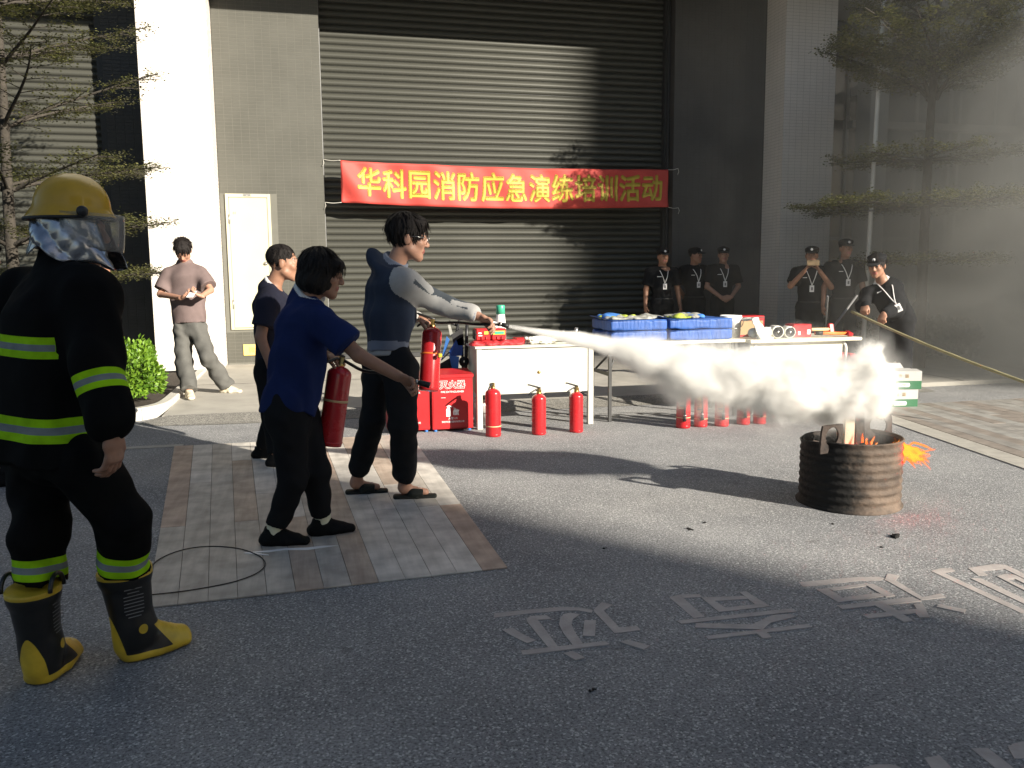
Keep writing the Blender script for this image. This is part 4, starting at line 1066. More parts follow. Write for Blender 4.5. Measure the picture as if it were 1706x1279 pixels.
# folded stroller-like trolley behind the cabinet
st = empty('folded_stroller', (1.33, 7.75, 0), label='folded black and blue stroller leaning behind the red cabinet', cat='stroller')
for pts, r in (([(1.193, 7.700, 0.085), (1.332, 7.700, 0.896), (1.425, 7.700, 1.033)], .012), ([(1.385, 7.750, 0.068), (1.374, 7.750, 0.808), (1.258, 7.720, 0.952)], .012),
               ([(1.401, 7.720, 0.358), (1.427, 7.720, 0.921)], .016), ([(1.172, 7.680, 0.595), (1.315, 7.680, 0.731)], .006), ([(1.188, 7.680, 0.567), (1.294, 7.680, 0.535), (1.367, 7.680, 0.488)], .005)):
    mb = MB(); mb.tube(smooth_path(pts, 5), r, 8); mb.build('frame_tube', M['black_pl'], st)
def panel(ps, m, name):
    ps = [Vector(p) for p in ps]; c = sum(ps, Vector()) / len(ps); n = len(ps); mb = MB()
    vs = ps + [p + Vector((0.004, .02, 0)) for p in ps]
    mb.add(vs, [tuple(range(n)), tuple(range(2 * n - 1, n - 1, -1))] + [(i, n + i, n + (i + 1) % n, (i + 1) % n) for i in range(n)]); mb.build(name, m, st)
panel([(1.169, 7.660, 0.597), (1.223, 7.660, 0.818), (1.247, 7.640, 0.785), (1.200, 7.640, 0.654)], M['blue_cloth'], 'side_fabric')
panel([(1.243, 7.660, 0.678), (1.312, 7.660, 0.782), (1.380, 7.660, 0.814), (1.366, 7.660, 0.636), (1.250, 7.640, 0.630)], M['blue_bag'], 'seat_fabric')
panel([(1.237, 7.630, 0.642), (1.332, 7.630, 0.628), (1.319, 7.630, 0.473), (1.274, 7.630, 0.474)], M['blue_cloth'], 'hanging_fabric')
panel([(1.157, 7.660, 0.564), (1.253, 7.660, 0.617), (1.260, 7.660, 0.370), (1.153, 7.660, 0.374)], M['black_pl'], 'basket')
panel([(1.268, 7.660, 0.828), (1.370, 7.660, 0.897), (1.390, 7.660, 0.730), (1.289, 7.660, 0.733)], M['black_pl'], 'hood')
panel([(1.240, 7.680, 0.921), (1.262, 7.680, 0.921), (1.288, 7.680, 0.826), (1.260, 7.680, 0.815)], M['silver_cloth'], 'buckle_strap')
mb = MB(); mb.lathe([(.012, -.015), (.045, -.015), (.05, 0), (.045, .015), (.012, .015)], 18, M4=axis_frame((1.389, 7.700, 0.575), (0.2, -1, 0))); mb.build('wheel', M['black_rub'], st)

# cartons
cx0 = Vector((5.860, 7.290, 0.000)); ang = rad(-13)
def carton(z, dx, label, flap, ra):
    T = Matrix.Translation((cx0.x + dx, cx0.y + .16, z)) @ Matrix.Rotation(ang + ra, 4, 'Z'); w_, d, h = .185, .15, .185
    e = empty('carton', (cx0.x + dx, cx0.y + .16, z), label=label, cat='carton', group='stacked white and green cartons')
    mb = MB(); mb.box((-w_, -d, .002), (w_, d, h * .47), M4=T); mb.build('green_half', M['carton_g'], e)
    mb = MB(); mb.box((-w_, -d, h * .47), (w_, d, h), M4=T); mb.build('white_half', M['carton_w'], e)
    X = T.to_3x3() @ Vector((1, 0, 0)); Z = Vector((0, 0, 1)); F = lambda x, zz: T @ Vector((x, -d - .0025, zz))
    lettering('初 · 溢', F(0, h * .74), X, Z, width=.11, m=M['ink_brown'], parent=e, bold=.02)
    mb = MB(); q = [(-.06, .025), (.06, .025), (.07, .045), (.06, .066), (-.06, .066), (-.07, .045)]
    mb.prism(q, 0, .001, M4=T @ Matrix(((1, 0, 0, 0), (0, 0, 1, -d - .003), (0, 1, 0, 0), (0, 0, 0, 1)))); b = mb.build('badge', M['white_print'], e)
    lettering('源', F(0, .0455) + (T.to_3x3() @ Vector((0, -.002, 0))), X, Z, width=.075, height=.026, m=M['carton_g'], parent=e)
    if flap:
        mb = MB(); mb.add([T @ Vector(p) for p in ((-w_, -d, h), (w_, -d, h), (w_, -d + .13, h + .012), (-w_, -d + .13, h + .012), (-w_ * .8, d, h), (w_ * .7, d, h), (w_ * .6, d + .05, h + .05), (-w_ * .7, d + .05, h + .05))], [(0, 1, 2, 3), (4, 5, 6, 7)])
        o = mb.build('flap', M['carton_w'], e); md = o.modifiers.new('thick', 'SOLIDIFY'); md.thickness = .004
carton(0.0, -.02, 'white and green carton at the bottom of the stack right of the powder', False, rad(3))
carton(.187, .02, 'white and green carton with open flaps on top of the stack', True, rad(-2))

# ---------------------------------------------------------------- banner
bn = empty('banner', (3.13, 12.93, 2.76), label='red cloth banner with yellow Chinese characters tied across the shutter', cat='banner')
bx0, bx1 = .53, 5.72
def ban(x, t):
    """t 0 bottom .. 1 top; sagging hem, wrinkled cloth"""
    s = (x - bx0) / (bx1 - bx0)
    zt = 3.055 + .035 * math.sin(s * 3.1) * -1 + .02 * (1 - s); zb = 2.455 - .045 * math.sin(math.pi * min(1, s * 1.05)) * (1 if s < .95 else .8) + .02 * (1 - s) ** 4
    y = 12.90 + .018 * math.sin(x * 5.3 + 1.5 * t) + .010 * math.sin(x * 13 + 5 * t) + .05 * math.exp(-((s) / .06) ** 2) * math.sin(t * 5 + s * 60) * .5 + .012 * math.sin(t * 7 + x * 2.1)
    return Vector((x, y, zb + (zt - zb) * t))
mb = MB(); nx, nt = 150, 16; vs = []
for i in range(nx + 1):
    for j in range(nt + 1): vs.append(ban(bx0 + (bx1 - bx0) * i / nx, j / nt))
mb.add(vs, [(i * (nt + 1) + j, (i + 1) * (nt + 1) + j, (i + 1) * (nt + 1) + j + 1, i * (nt + 1) + j + 1) for i in range(nx) for j in range(nt)], 0, True)
cl = mb.build('cloth', M['banner'], bn); md = cl.modifiers.new('thick', 'SOLIDIFY'); md.thickness = .003; md.offset = 1.0
txt = '华科园消防应急演练培训活动'
for i, chh in enumerate(txt):
    xc = .94 + i * (5.44 - .94) / 12
    vs, fs, sz = text_polys(chh)
    bm = bmesh.new(); bv = [bm.verts.new(v) for v in vs]
    for f in fs:
        try: bm.faces.new([bv[k] for k in f])
        except ValueError: pass
    for _ in range(3):
        le = [e_ for e_ in bm.edges if e_.calc_length() > .16]
        if not le: break
        bmesh.ops.subdivide_edges(bm, edges=le, cuts=1); bmesh.ops.triangulate(bm, faces=bm.faces[:])
    bm.verts.index_update(); gv = [v.co.copy() for v in bm.verts]; gf = [tuple(v.index for v in f.verts) for f in bm.faces]; bm.free()
    mb = MB()
    for q_, a_ in enumerate([None] + list(np.linspace(0, 2 * math.pi, 6, endpoint=False))):
        dx, dy = (0, 0) if a_ is None else (.036 * math.cos(a_), .036 * math.sin(a_)); P = []
        for v in gv:
            x = xc + (v[0] + dx) / .92 * .335; t = .50 + (v[1] + dy) / .92 * .66 + (.01 if i else .03)
            q = ban(x, t); q.y -= .006 + .0003 * q_; P.append(q)
        mb.add(P, gf); o = mb.build('character', M['gold'], bn)
for a, b in ((ban(bx0, 1), (.284, 12.995, 3.10)), (ban(bx0, 0), (.29, 12.995, 2.48)), (ban(bx1, 1), (5.93, 12.995, 3.09)), (ban(bx1, 0), (5.95, 12.995, 2.46))):
    a = Vector(a); b = Vector(b); m_ = (a + b) / 2 - Vector((0, 0, .012))
    mb = MB(); mb.tube(smooth_path([a, m_, b], 5), .005, 6); r_ = mb.build('rope', M['rope'], bn)
    mb = MB(); mb.tube([b, b + Vector((.012, -.012, -.05)), b + Vector((-.01, -.016, -.10))], .004, 6); mb.build('rope_end', M['rope'], r_)

# ---------------------------------------------------------------- burning half drum
DR = Vector((3.10, 4.30, 0)); R0 = .288; HD = .405
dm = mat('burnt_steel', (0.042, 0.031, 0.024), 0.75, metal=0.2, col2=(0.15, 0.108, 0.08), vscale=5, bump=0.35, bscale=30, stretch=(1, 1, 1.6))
soot = mat('sooty_steel', (0.012, 0.010, 0.009), 0.8, metal=0.2, col2=(0.07, 0.05, 0.04), vscale=7, bump=0.4, bscale=35)
drum = empty('oil_drum', DR, label='rusty halved oil drum with fire burning inside on the asphalt', cat='drum')
T = Matrix.Translation(DR)
prof = [(R0 + .012, .0), (R0 + .014, .008), (R0 + .004, .016)]
nb = 8
for i in range(nb * 6 + 1):
    t = i / (nb * 6); prof.append((R0 - .002 + .0035 * math.cos(t * nb * 2 * math.pi), .02 + t * (HD - .03)))
prof += [(R0 + .004, HD - .006), (R0 - .002, HD), (R0 - .010, HD - .004), (R0 - .012, .05), (0, .05)]
mb = MB(); mb.lathe(prof, 64, M4=T); vs = mb.v
rr = random.Random(2)
mb.v = [((Vector(v) - DR) * (1 + .012 * math.sin(3 * math.atan2(v[1] - DR.y, v[0] - DR.x) + 1)) * 1.0 + DR)[:] if v[2] < .02 else
        (DR.x + (v[0] - DR.x) * (1 + .02 * math.sin(2 * math.atan2(v[1] - DR.y, v[0] - DR.x)) * v[2]), DR.y + (v[1] - DR.y) * (1 - .03 * v[2]), v[2] - (.03 * v[2] / HD * max(0, math.sin(math.atan2(v[1] - DR.y, v[0] - DR.x) * 1 - .6)) if v[2] > .3 else 0)) for v in vs]
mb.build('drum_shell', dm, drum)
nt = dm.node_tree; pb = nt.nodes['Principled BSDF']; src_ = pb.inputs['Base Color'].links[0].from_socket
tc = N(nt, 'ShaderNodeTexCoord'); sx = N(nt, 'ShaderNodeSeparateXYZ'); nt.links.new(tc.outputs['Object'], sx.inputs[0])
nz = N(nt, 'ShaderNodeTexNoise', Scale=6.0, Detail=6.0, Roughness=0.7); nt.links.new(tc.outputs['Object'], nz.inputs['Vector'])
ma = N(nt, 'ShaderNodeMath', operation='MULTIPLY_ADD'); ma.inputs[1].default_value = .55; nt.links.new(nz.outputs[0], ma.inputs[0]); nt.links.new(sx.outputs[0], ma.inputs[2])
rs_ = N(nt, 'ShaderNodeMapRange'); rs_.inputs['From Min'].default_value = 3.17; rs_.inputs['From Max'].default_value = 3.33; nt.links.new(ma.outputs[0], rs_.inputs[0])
mxx = N(nt, 'ShaderNodeMix', data_type='RGBA'); mxx.inputs[6].default_value = (.010, .009, .008, 1); nt.links.new(rs_.outputs[0], mxx.inputs[0]); nt.links.new(src_, mxx.inputs[7]); nt.links.new(mxx.outputs[2], pb.inputs['Base Color'])  # soot and shade painted in: colour darkens toward the drum's side away from the sun
mb = MB(); mb.lathe([(R0 - .02, .06), (R0 - .02, .30), (R0 - .016, HD - .02)], 40, M4=T); mb.build('inner_wall', soot, drum)
def lug(ang_, rz, sgn):
    """square steel lug with a round hole, welded to the rim"""
    e = .085; hgt = .165; n = 24; r = .052
    out = []; inn = []
    cz = .095
    for k in range(n):
        a = 2 * math.pi * k / n; c, s = math.cos(a), math.sin(a)
        m_ = max(abs(c) / e, abs(s) / (hgt / 2)); m_ = 1 / m_
        x, z = c * m_, s * m_
        if abs(x) > e * .8 and z > hgt * .4: x *= .96; z *= .97
        out.append((x, z + hgt / 2)); inn.append((c * r, s * r * 1.05 + cz))
    vs = [(x, -.006, z) for x, z in out] + [(x, -.006, z) for x, z in inn] + [(x, .006, z) for x, z in out] + [(x, .006, z) for x, z in inn]
    fs = []
    for k in range(n):
        q = (k + 1) % n
        fs += [(k, q, n + q, n + k), (2 * n + q, 2 * n + k, 3 * n + k, 3 * n + q), (k, 2 * n + k, 2 * n + q, q), (n + k, n + q, 3 * n + q, 3 * n + k)]
    T2 = Matrix.Translation(DR + Vector((math.cos(ang_) * (R0 - .02), math.sin(ang_) * (R0 - .02), HD - .065))) @ Matrix.Rotation(rz, 4, 'Z') @ Matrix.Rotation(rad(4 * sgn), 4, 'X')
    mb = MB(); mb.add([T2 @ Vector(v) for v in vs], fs); mb.build('lug', soot, drum)
lug(rad(210), rad(14), 1); lug(rad(20), rad(-12), -1)
post = empty('burner_post', DR + Vector((-.03, .02, .05)), label='square galvanised post standing in the burning drum', cat='post')
mb = MB(); mb.box((DR.x - .072, DR.y - .03, .05), (DR.x + .005, DR.y + .05, .78), ch=.008); mb.build('square_tube', M['galv'], post)
mb = MB(); mb.box((DR.x + .012, DR.y - .02, .05), (DR.x + .075, DR.y + .06, .74), ch=.006); mb.build('square_tube', soot, post)
# charred wood in the drum
cw = empty('charred_wood', DR + Vector((0, 0, .05)), label='charred wood heaped inside the oil drum', cat='wood')
for k in range(16):
    a = rr.uniform(0, 6.28); q = rr.uniform(.02, .2); c = DR + Vector((q * math.cos(a), q * math.sin(a), rr.uniform(.24, .37)))
    T3 = Matrix.Translation(c) @ Matrix.Rotation(rr.uniform(0, 3.1), 4, 'Z') @ Matrix.Rotation(rr.uniform(-.7, .7), 4, 'X') @ Matrix.Rotation(rr.uniform(-.6, .6), 4, 'Y')
    l = rr.uniform(.05, .12); mb = MB(); mb.box((-l, -.016, -.014), (l, .016, .014), ch=.005, M4=T3); mb.build('stick', M['ash'], cw)

# small burnt scraps on the asphalt
for n_, (p_, s_, lb) in enumerate((((2.898, 3.622, 0.000), .038, 'largest charred scrap on the sunlit asphalt in front of the drum'), ((1.945, 4.031, 0.000), .02, 'small charred scrap on the asphalt left of the drum'), ((2.071, 4.124, 0.000), .014, 'tiny charred crumb beside the small scrap left of the drum'),
                                  ((2.733, 3.920, 0.000), .012, 'tiny black crumb on the asphalt just below the drum'), ((1.398, 3.855, 0.000), .015, 'tiny black crumb at the edge of the shade'), ((0.861, 2.483, 0.000), .016, 'black pebble on the shaded asphalt below the lettering'), ((2.731, 3.506, 0.000), .012, 'black flake beside the largest charred scrap'))):
    sd = SDF(); r = random.Random(n_); s_ *= .72
    for k in range(5): sd.ell(Vector(p_) + Vector((r.uniform(-s_, s_), r.uniform(-s_, s_), s_ * .22)), (s_ * r.uniform(.3, .7), s_ * r.uniform(.25, .6), s_ * .3), k=.004)
    sd.disp = lambda P, s=s_: folds(P, s * .12, 180)
    o = sdf_obj('charred_scrap', sd, max(.003, s_ * .12), M['ash']); tag(o, lb, 'scrap', 'charred scraps on the asphalt')
# thin dark wire loop on the planks
wl_ = [(-0.767, 4.000, 0.000), (-0.756, 4.199, 0.000), (-0.671, 4.333, 0.000), (-0.547, 4.367, 0.000), (-0.397, 4.298, 0.000), (-0.287, 4.155, 0.000), (-0.247, 4.020, 0.000), (-0.274, 3.901, 0.000), (-0.359, 3.813, 0.000), (-0.469, 3.766, 0.000), (-0.589, 3.740, 0.000), (-0.721, 3.732, 0.000)]
mb = MB(); mb.tube([(p[0], p[1], .0125) for p in smooth_path(wl_, 5)], .0028, 6); o = mb.build('wire_loop', M['black_rub']); tag(o, 'thin black wire loop lying on the plank paving', 'wire')
# sun glint on the planks beside the woman's shoe, painted as white shapes
mb = MB()
for k, poly in enumerate(([(-.36, 4.225), (-.24, 4.20), (-.16, 4.215), (-.05, 4.185), (.04, 4.205), (.10, 4.215), (.03, 4.232), (-.06, 4.225), (-.16, 4.238), (-.24, 4.23)], [(-.36, 4.215), (-.24, 4.15), (-.235, 4.155), (-.33, 4.23)])):
    mb.prism(poly, .0090, .0103 + .0004 * k)
mb.build('painted_glint', M['white_print'], bpy.data.objects['plank_paving'])
# flagpole and props at the right
fp_ = empty('flagpole', (7.6, 10.3, 0), label='slim white pole rising through the layered tree at the right', cat='pole')
tp = Vector((7.636, 10.300, 5.066)); bt = Vector((7.573, 10.300, 1.655)); dv = (tp - bt).normalized()
mb = MB(); mb.tube([bt - dv * 1.85, bt, tp, tp + dv * 2], [.034, .03, .026, .022], 12); mb.build('pole_shaft', M['flag'], fp_)
mb = MB(); mb.lathe([(.05, 0), (.05, .012), (.034, .03)], 14, M4=axis_frame(bt + dv * .55, dv)); mb.build('collar', M['frame_grey'], fp_)
# bamboo pole in the guard's hands
ga, gb = Vector((5.745, 8.054, 0.949)), Vector((6.125, 5.863, 0.352))
mb = MB(); n = 26; pts = [ga.lerp(gb, i / n) - Vector((0, 0, .03 * math.sin(math.pi * i / n))) for i in range(n + 1)]
mb.tube(pts, [.0135 * (1.16 if i % 5 == 0 else 1) for i in range(n + 1)], 10); o = mb.build('bamboo_pole', M['bamboo']); tag(o, 'long pale bamboo pole reaching right from the leaning guard', 'pole')
mb = MB(); mb.tube([(5.779, 8.481, 0.707), (6.221, 8.634, 1.107)], .013, 8); o = mb.build('broom_handle', M['frame_grey']); tag(o, 'dull grey stick leaning between the two right hand guards', 'stick')
mb = MB(); mb.tube([(7.932, 11.785, 0.000), (6.128, 9.069, 1.093)], .011, 8); o = mb.build('thin_rod', M['frame_grey']); tag(o, 'thin upright grey rod beside the guard holding the phone', 'rod')
# round white rimmed sign disc and plates dimly seen in the smoke
ds = empty('round_mirror', (8.187, 9.999, 0.883), label='round white rimmed mirror on a post dim in the smoke', cat='mirror')
c = Vector((8.187, 9.999, 0.883)); Td = axis_frame(c, (-.2, -1, 0))
mb = MB(); mb.lathe([(.115, -.01), (.14, -.012), (.15, 0), (.14, .014), (.115, .008)], 32, M4=Td); mb.build('rim', M['frame_grey'], ds)
mb = MB(); mb.lathe([(0, 0), (.115, .002)], 32, M4=Td); mb.build('disc', M['glass_dark'], ds)
mb = MB(); mb.tube([(c.x, c.y + .04, 0), (c.x, c.y + .04, c.z + .16)], .022, 10); mb.build('post', M['frame_grey'], ds)

# ================================================================ PEOPLE
SK = dict(
    light=mat('skin_light', (0.38, 0.205, 0.14), 0.5, var=0.10, vscale=30), tan=mat('skin_tan', (0.30, 0.155, 0.098), 0.5, var=0.10, vscale=30),
    dark=mat('skin_brown', (0.27, 0.135, 0.085), 0.5, var=0.10, vscale=30))
LIP = mat('lip', (0.33, 0.11, 0.09), 0.45); EYE = mat('eye_and_brow', (0.018, 0.014, 0.012), 0.35)
HAIR = mat('black_hair', (0.010, 0.0075, 0.0065), 0.62, var=0.5, vscale=60, bump=0.4, bscale=160, spec=0.22)
def cloth(name, c, v=0.12, b=0.12): return mat(name, c, 0.85, var=v, vscale=9, bump=b, bscale=220, spec=0.1)
CL = dict(
    black=cloth('black_cotton', (0.011, 0.011, 0.012)), blackt=cloth('black_jogger_cotton', (0.014, 0.0145, 0.016)), navy=cloth('dark_navy_cotton', (0.020, 0.021, 0.034)),
    blue=cloth('royal_blue_pique', (0.013, 0.023, 0.085)), hood=cloth('slate_navy_fleece', (0.034, 0.044, 0.068)), grey=cloth('pale_grey_nylon', (0.36, 0.35, 0.335)), grey2=cloth('cuff_grey', (0.17, 0.19, 0.24)),
    patch=cloth('dark_grey_stripe', (0.07, 0.08, 0.09)), mauve=cloth('mauve_cotton', (0.145, 0.108, 0.103)), greyt=cloth('grey_twill', (0.095, 0.093, 0.086)), jean=cloth('light_denim', (0.20, 0.30, 0.38)), pale=cloth('pale_grey_cotton', (0.35, 0.35, 0.34)),
    sock=cloth('cream_sock', (0.62, 0.60, 0.45)), guard=cloth('guard_black', (0.013, 0.0135, 0.015)), fire=cloth('fire_black', (0.0085, 0.0085, 0.0085), b=0.3), white=cloth('white_trim', (0.62, 0.62, 0.62)))
SHOE = dict(black=mat('black_shoe', (0.005, 0.005, 0.0055), 0.75, bump=0.2, bscale=150, spec=0.15), cream=mat('cream_trainer', (0.55, 0.47, 0.34), 0.7, var=0.12, vscale=18), sole=mat('cream_sole', (0.60, 0.55, 0.44), 0.7),
            slide=mat('dark_slide', (0.014, 0.016, 0.014), 0.65, spec=0.2))
LIME = mat('lime_tape', (0.30, 0.58, 0.01), 0.5, var=0.06); SILV = mat('silver_tape', (0.20, 0.22, 0.22), 0.35, metal=0.2, var=0.12, vscale=30)
YEL = mat('yellow_rubber', (0.60, 0.40, 0.03), 0.45, var=0.10, vscale=10); BOOT = mat('black_boot_rubber', (0.012, 0.0115, 0.011), 0.33, var=0.2, coat=0.15)
UPV = A(0, 0, 1)
def banded(name, base, bands):
    """material that switches colour along a smooth vertex attribute 'band'"""
    m, nt, p, out = nodes_of(name); L = nt.links.new
    at = N(nt, 'ShaderNodeAttribute'); at.attribute_name = 'band'
    r = N(nt, 'ShaderNodeValToRGB'); r.color_ramp.interpolation = 'CONSTANT'
    mr = N(nt, 'ShaderNodeMapRange'); mr.inputs['From Min'].default_value = -1.0; mr.inputs['From Max'].default_value = 2.0; L(at.outputs['Fac'], mr.inputs[0])
    e = r.color_ramp.elements; e[0].position = 0; e[0].color = (*base, 1); e[1].position = bands[0][0]; e[1].color = (*bands[0][1], 1)
    for pos, c in bands[1:]:
        q = e.new(pos); q.color = (*c, 1)
    L(mr.outputs[0], r.inputs[0])
    n = N(nt, 'ShaderNodeTexNoise', Scale=14.0, Detail=6.0); tc = N(nt, 'ShaderNodeTexCoord'); L(tc.outputs['Object'], n.inputs['Vector'])
    r2 = N(nt, 'ShaderNodeValToRGB'); r2.color_ramp.elements[0].color = (.78, .78, .78, 1); r2.color_ramp.elements[1].color = (1.1, 1.1, 1.1, 1); r2.color_ramp.elements[0].position = .35; r2.color_ramp.elements[1].position = .65
    L(n.outputs[0], r2.inputs[0])
    mu = N(nt, 'ShaderNodeMix', data_type='RGBA', blend_type='MULTIPLY'); mu.inputs[0].default_value = 1; L(r.outputs[0], mu.inputs[6]); L(r2.outputs[0], mu.inputs[7]); L(mu.outputs[2], p.inputs['Base Color'])
    return m, p
_b = lambda t: (t + 1) / 3
def set_band(o, fn):
    me = o.data; n = len(me.vertices); co = np.empty(n * 3, np.float32); me.vertices.foreach_get('co', co)
    a = me.attributes.new('band', 'FLOAT', 'POINT'); a.data.foreach_set('value', np.clip(fn(co.reshape(-1, 3).astype(float)), -1, 2).astype(np.float32))
LIMEC = (0.30, 0.58, 0.01); SILC = (0.20, 0.22, 0.22)
FSUIT, _p = banded('striped_fire_cloth', (0.0045, 0.0045, 0.0045), [(_b(0), LIMEC), (_b(.345), SILC)]); _p.inputs['Roughness'].default_value = .85; _p.inputs['Specular IOR Level'].default_value = .08
FBOOT, _p = banded('two_tone_rubber', (0.012, 0.0115, 0.011), [(_b(0), (0.60, 0.40, 0.03))]); _p.inputs['Roughness'].default_value = .4

class Head:
    def __init__(s, c, f, sc=1.0, roll=0.0):
        s.c = A(*c); s.F = nrm(f); s.R = nrm(np.cross(s.F, UPV)); s.U = np.cross(s.R, s.F)
        if roll: s.R, s.U = s.R * math.cos(roll) + s.U * math.sin(roll), s.U * math.cos(roll) - s.R * math.sin(roll)
        s.s = sc
    def P(s, r, f, u): return s.c + s.s * (r * s.R + f * s.F + u * s.U)
    def ell(s, sd, c, r, **k): sd.ell(s.P(*c), A(*r) * s.s, s.R, s.F, s.U, **k)
    def loc(s, Q): q = (Q - s.c) / s.s; return q @ s.R, q @ s.F, q @ s.U
def add_head(sd, H):
    s = H.s
    H.ell(sd, (0, -.012, .035), (.074, .095, .086), k=.01)
    H.ell(sd, (0, .034, -.032), (.059, .060, .078), k=.03)
    for x in (-1, 1):
        sd.cone(H.P(x * .048, .012, -.062), H.P(x * .012, .070, -.095), .020 * s, .017 * s, k=.03)
        H.ell(sd, (x * .036, .066, -.022), (.026, .022, .022), k=.02)
        H.ell(sd, (x * .076, -.006, -.008), (.011, .020, .033), k=.006)
        H.ell(sd, (x * .031, .104, .006), (.017, .014, .011), k=.012, op='s')
        H.ell(sd, (x * .031, .083, .006), (.014, .014, .012), k=.003)
        H.ell(sd, (x * .012, .102, -.030), (.010, .011, .008), k=.008)
    sd.cone(H.P(0, .072, -.098), H.P(0, .070, -.092), .018 * s, .018 * s, k=.02)
    sd.cone(H.P(0, .094, .010), H.P(0, .111, -.026), .009 * s, .0125 * s, k=.010)
    sd.cone(H.P(-.034, .082, .024), H.P(.034, .082, .024), .013 * s, .013 * s, k=.015)
    sd.cone(H.P(-.018, .090, -.056), H.P(.018, .090, -.056), .009 * s, .009 * s, k=.008)
    sd.cone(H.P(-.015, .089, -.066), H.P(.015, .089, -.066), .009 * s, .009 * s, k=.008)
def face_colour(H):
    def col(C, ids):
        r, f, u = H.loc(C); m = np.zeros(len(C), int); fr = f > .055
        m[fr & ((np.abs(r) - 0) < .026) & (np.abs(u + .061) < .0115) & (f > .082)] = 1
        m[fr & ((np.abs(r) - .031) ** 2 / .010 ** 2 + (u - .006) ** 2 / .0048 ** 2 < 1)] = 2
        m[fr & (np.abs(np.abs(r) - .034) < .017) & (np.abs(u - .031 + .25 * np.abs(np.abs(r) - .03)) < .0035)] = 2
        return m
    return col
def add_hand(sd, w_, d, n, t, curl=.5, s=1.0, thumb=.6, spread=.0):
    """wrist w_, direction d, palm normal n (the side the fingers close to), thumb side t"""
    w_ = A(*w_); d = nrm(d); n = nrm(A(*n) - d * (A(*n) @ d)); t0 = np.cross(d, n); t = t0 if t0 @ A(*t) > 0 else -t0
    sd.ec(w_ - d * .02 * s, w_ + d * .035 * s, (.027 * s, .019 * s), (.036 * s, .015 * s), t, k=.012)
    sd.ec(w_ + d * .03 * s, w_ + d * .082 * s, (.037 * s, .0155 * s), (.041 * s, .0125 * s), t, k=.012)
    for i in range(4):
        b = w_ + d * (.086 - .004 * abs(i - 1.3)) * s + t * (.0305 - .0205 * i) * s
        ln = [.92, 1.04, .98, .80][i]; a = 0; p = b - d * .008; dd = d
        for j, seg in enumerate((.040, .026, .022)):
            a += curl * (.9 if j == 0 else 1.15) * (1 + .06 * i)
            dd = d * math.cos(a) + n * math.sin(a) + t * spread * (1.5 - i) * .1
            q = p + nrm(dd) * seg * ln * s
            sd.cone(p, q, (.0098 - .0008 * j) * s, (.0092 - .0010 * j) * s, k=.003); p = q
    b = w_ + d * .022 * s + t * .026 * s
    d1 = nrm(t * .75 * (1 - .4 * thumb) + d * .75 + n * .5 * thumb); d2 = nrm(d * .95 + n * .8 * thumb - t * .1 * thumb + t * .25 * (1 - thumb))
    p = b + d1 * .042 * s; sd.cone(b, p, .0145 * s, .0115 * s, k=.012); q = p + d2 * .030 * s; sd.cone(p, q, .0112 * s, .0105 * s, k=.003)
    sd.cone(q, q + nrm(d2 + n * .3 * thumb) * .024 * s, .0105 * s, .0085 * s, k=.003)

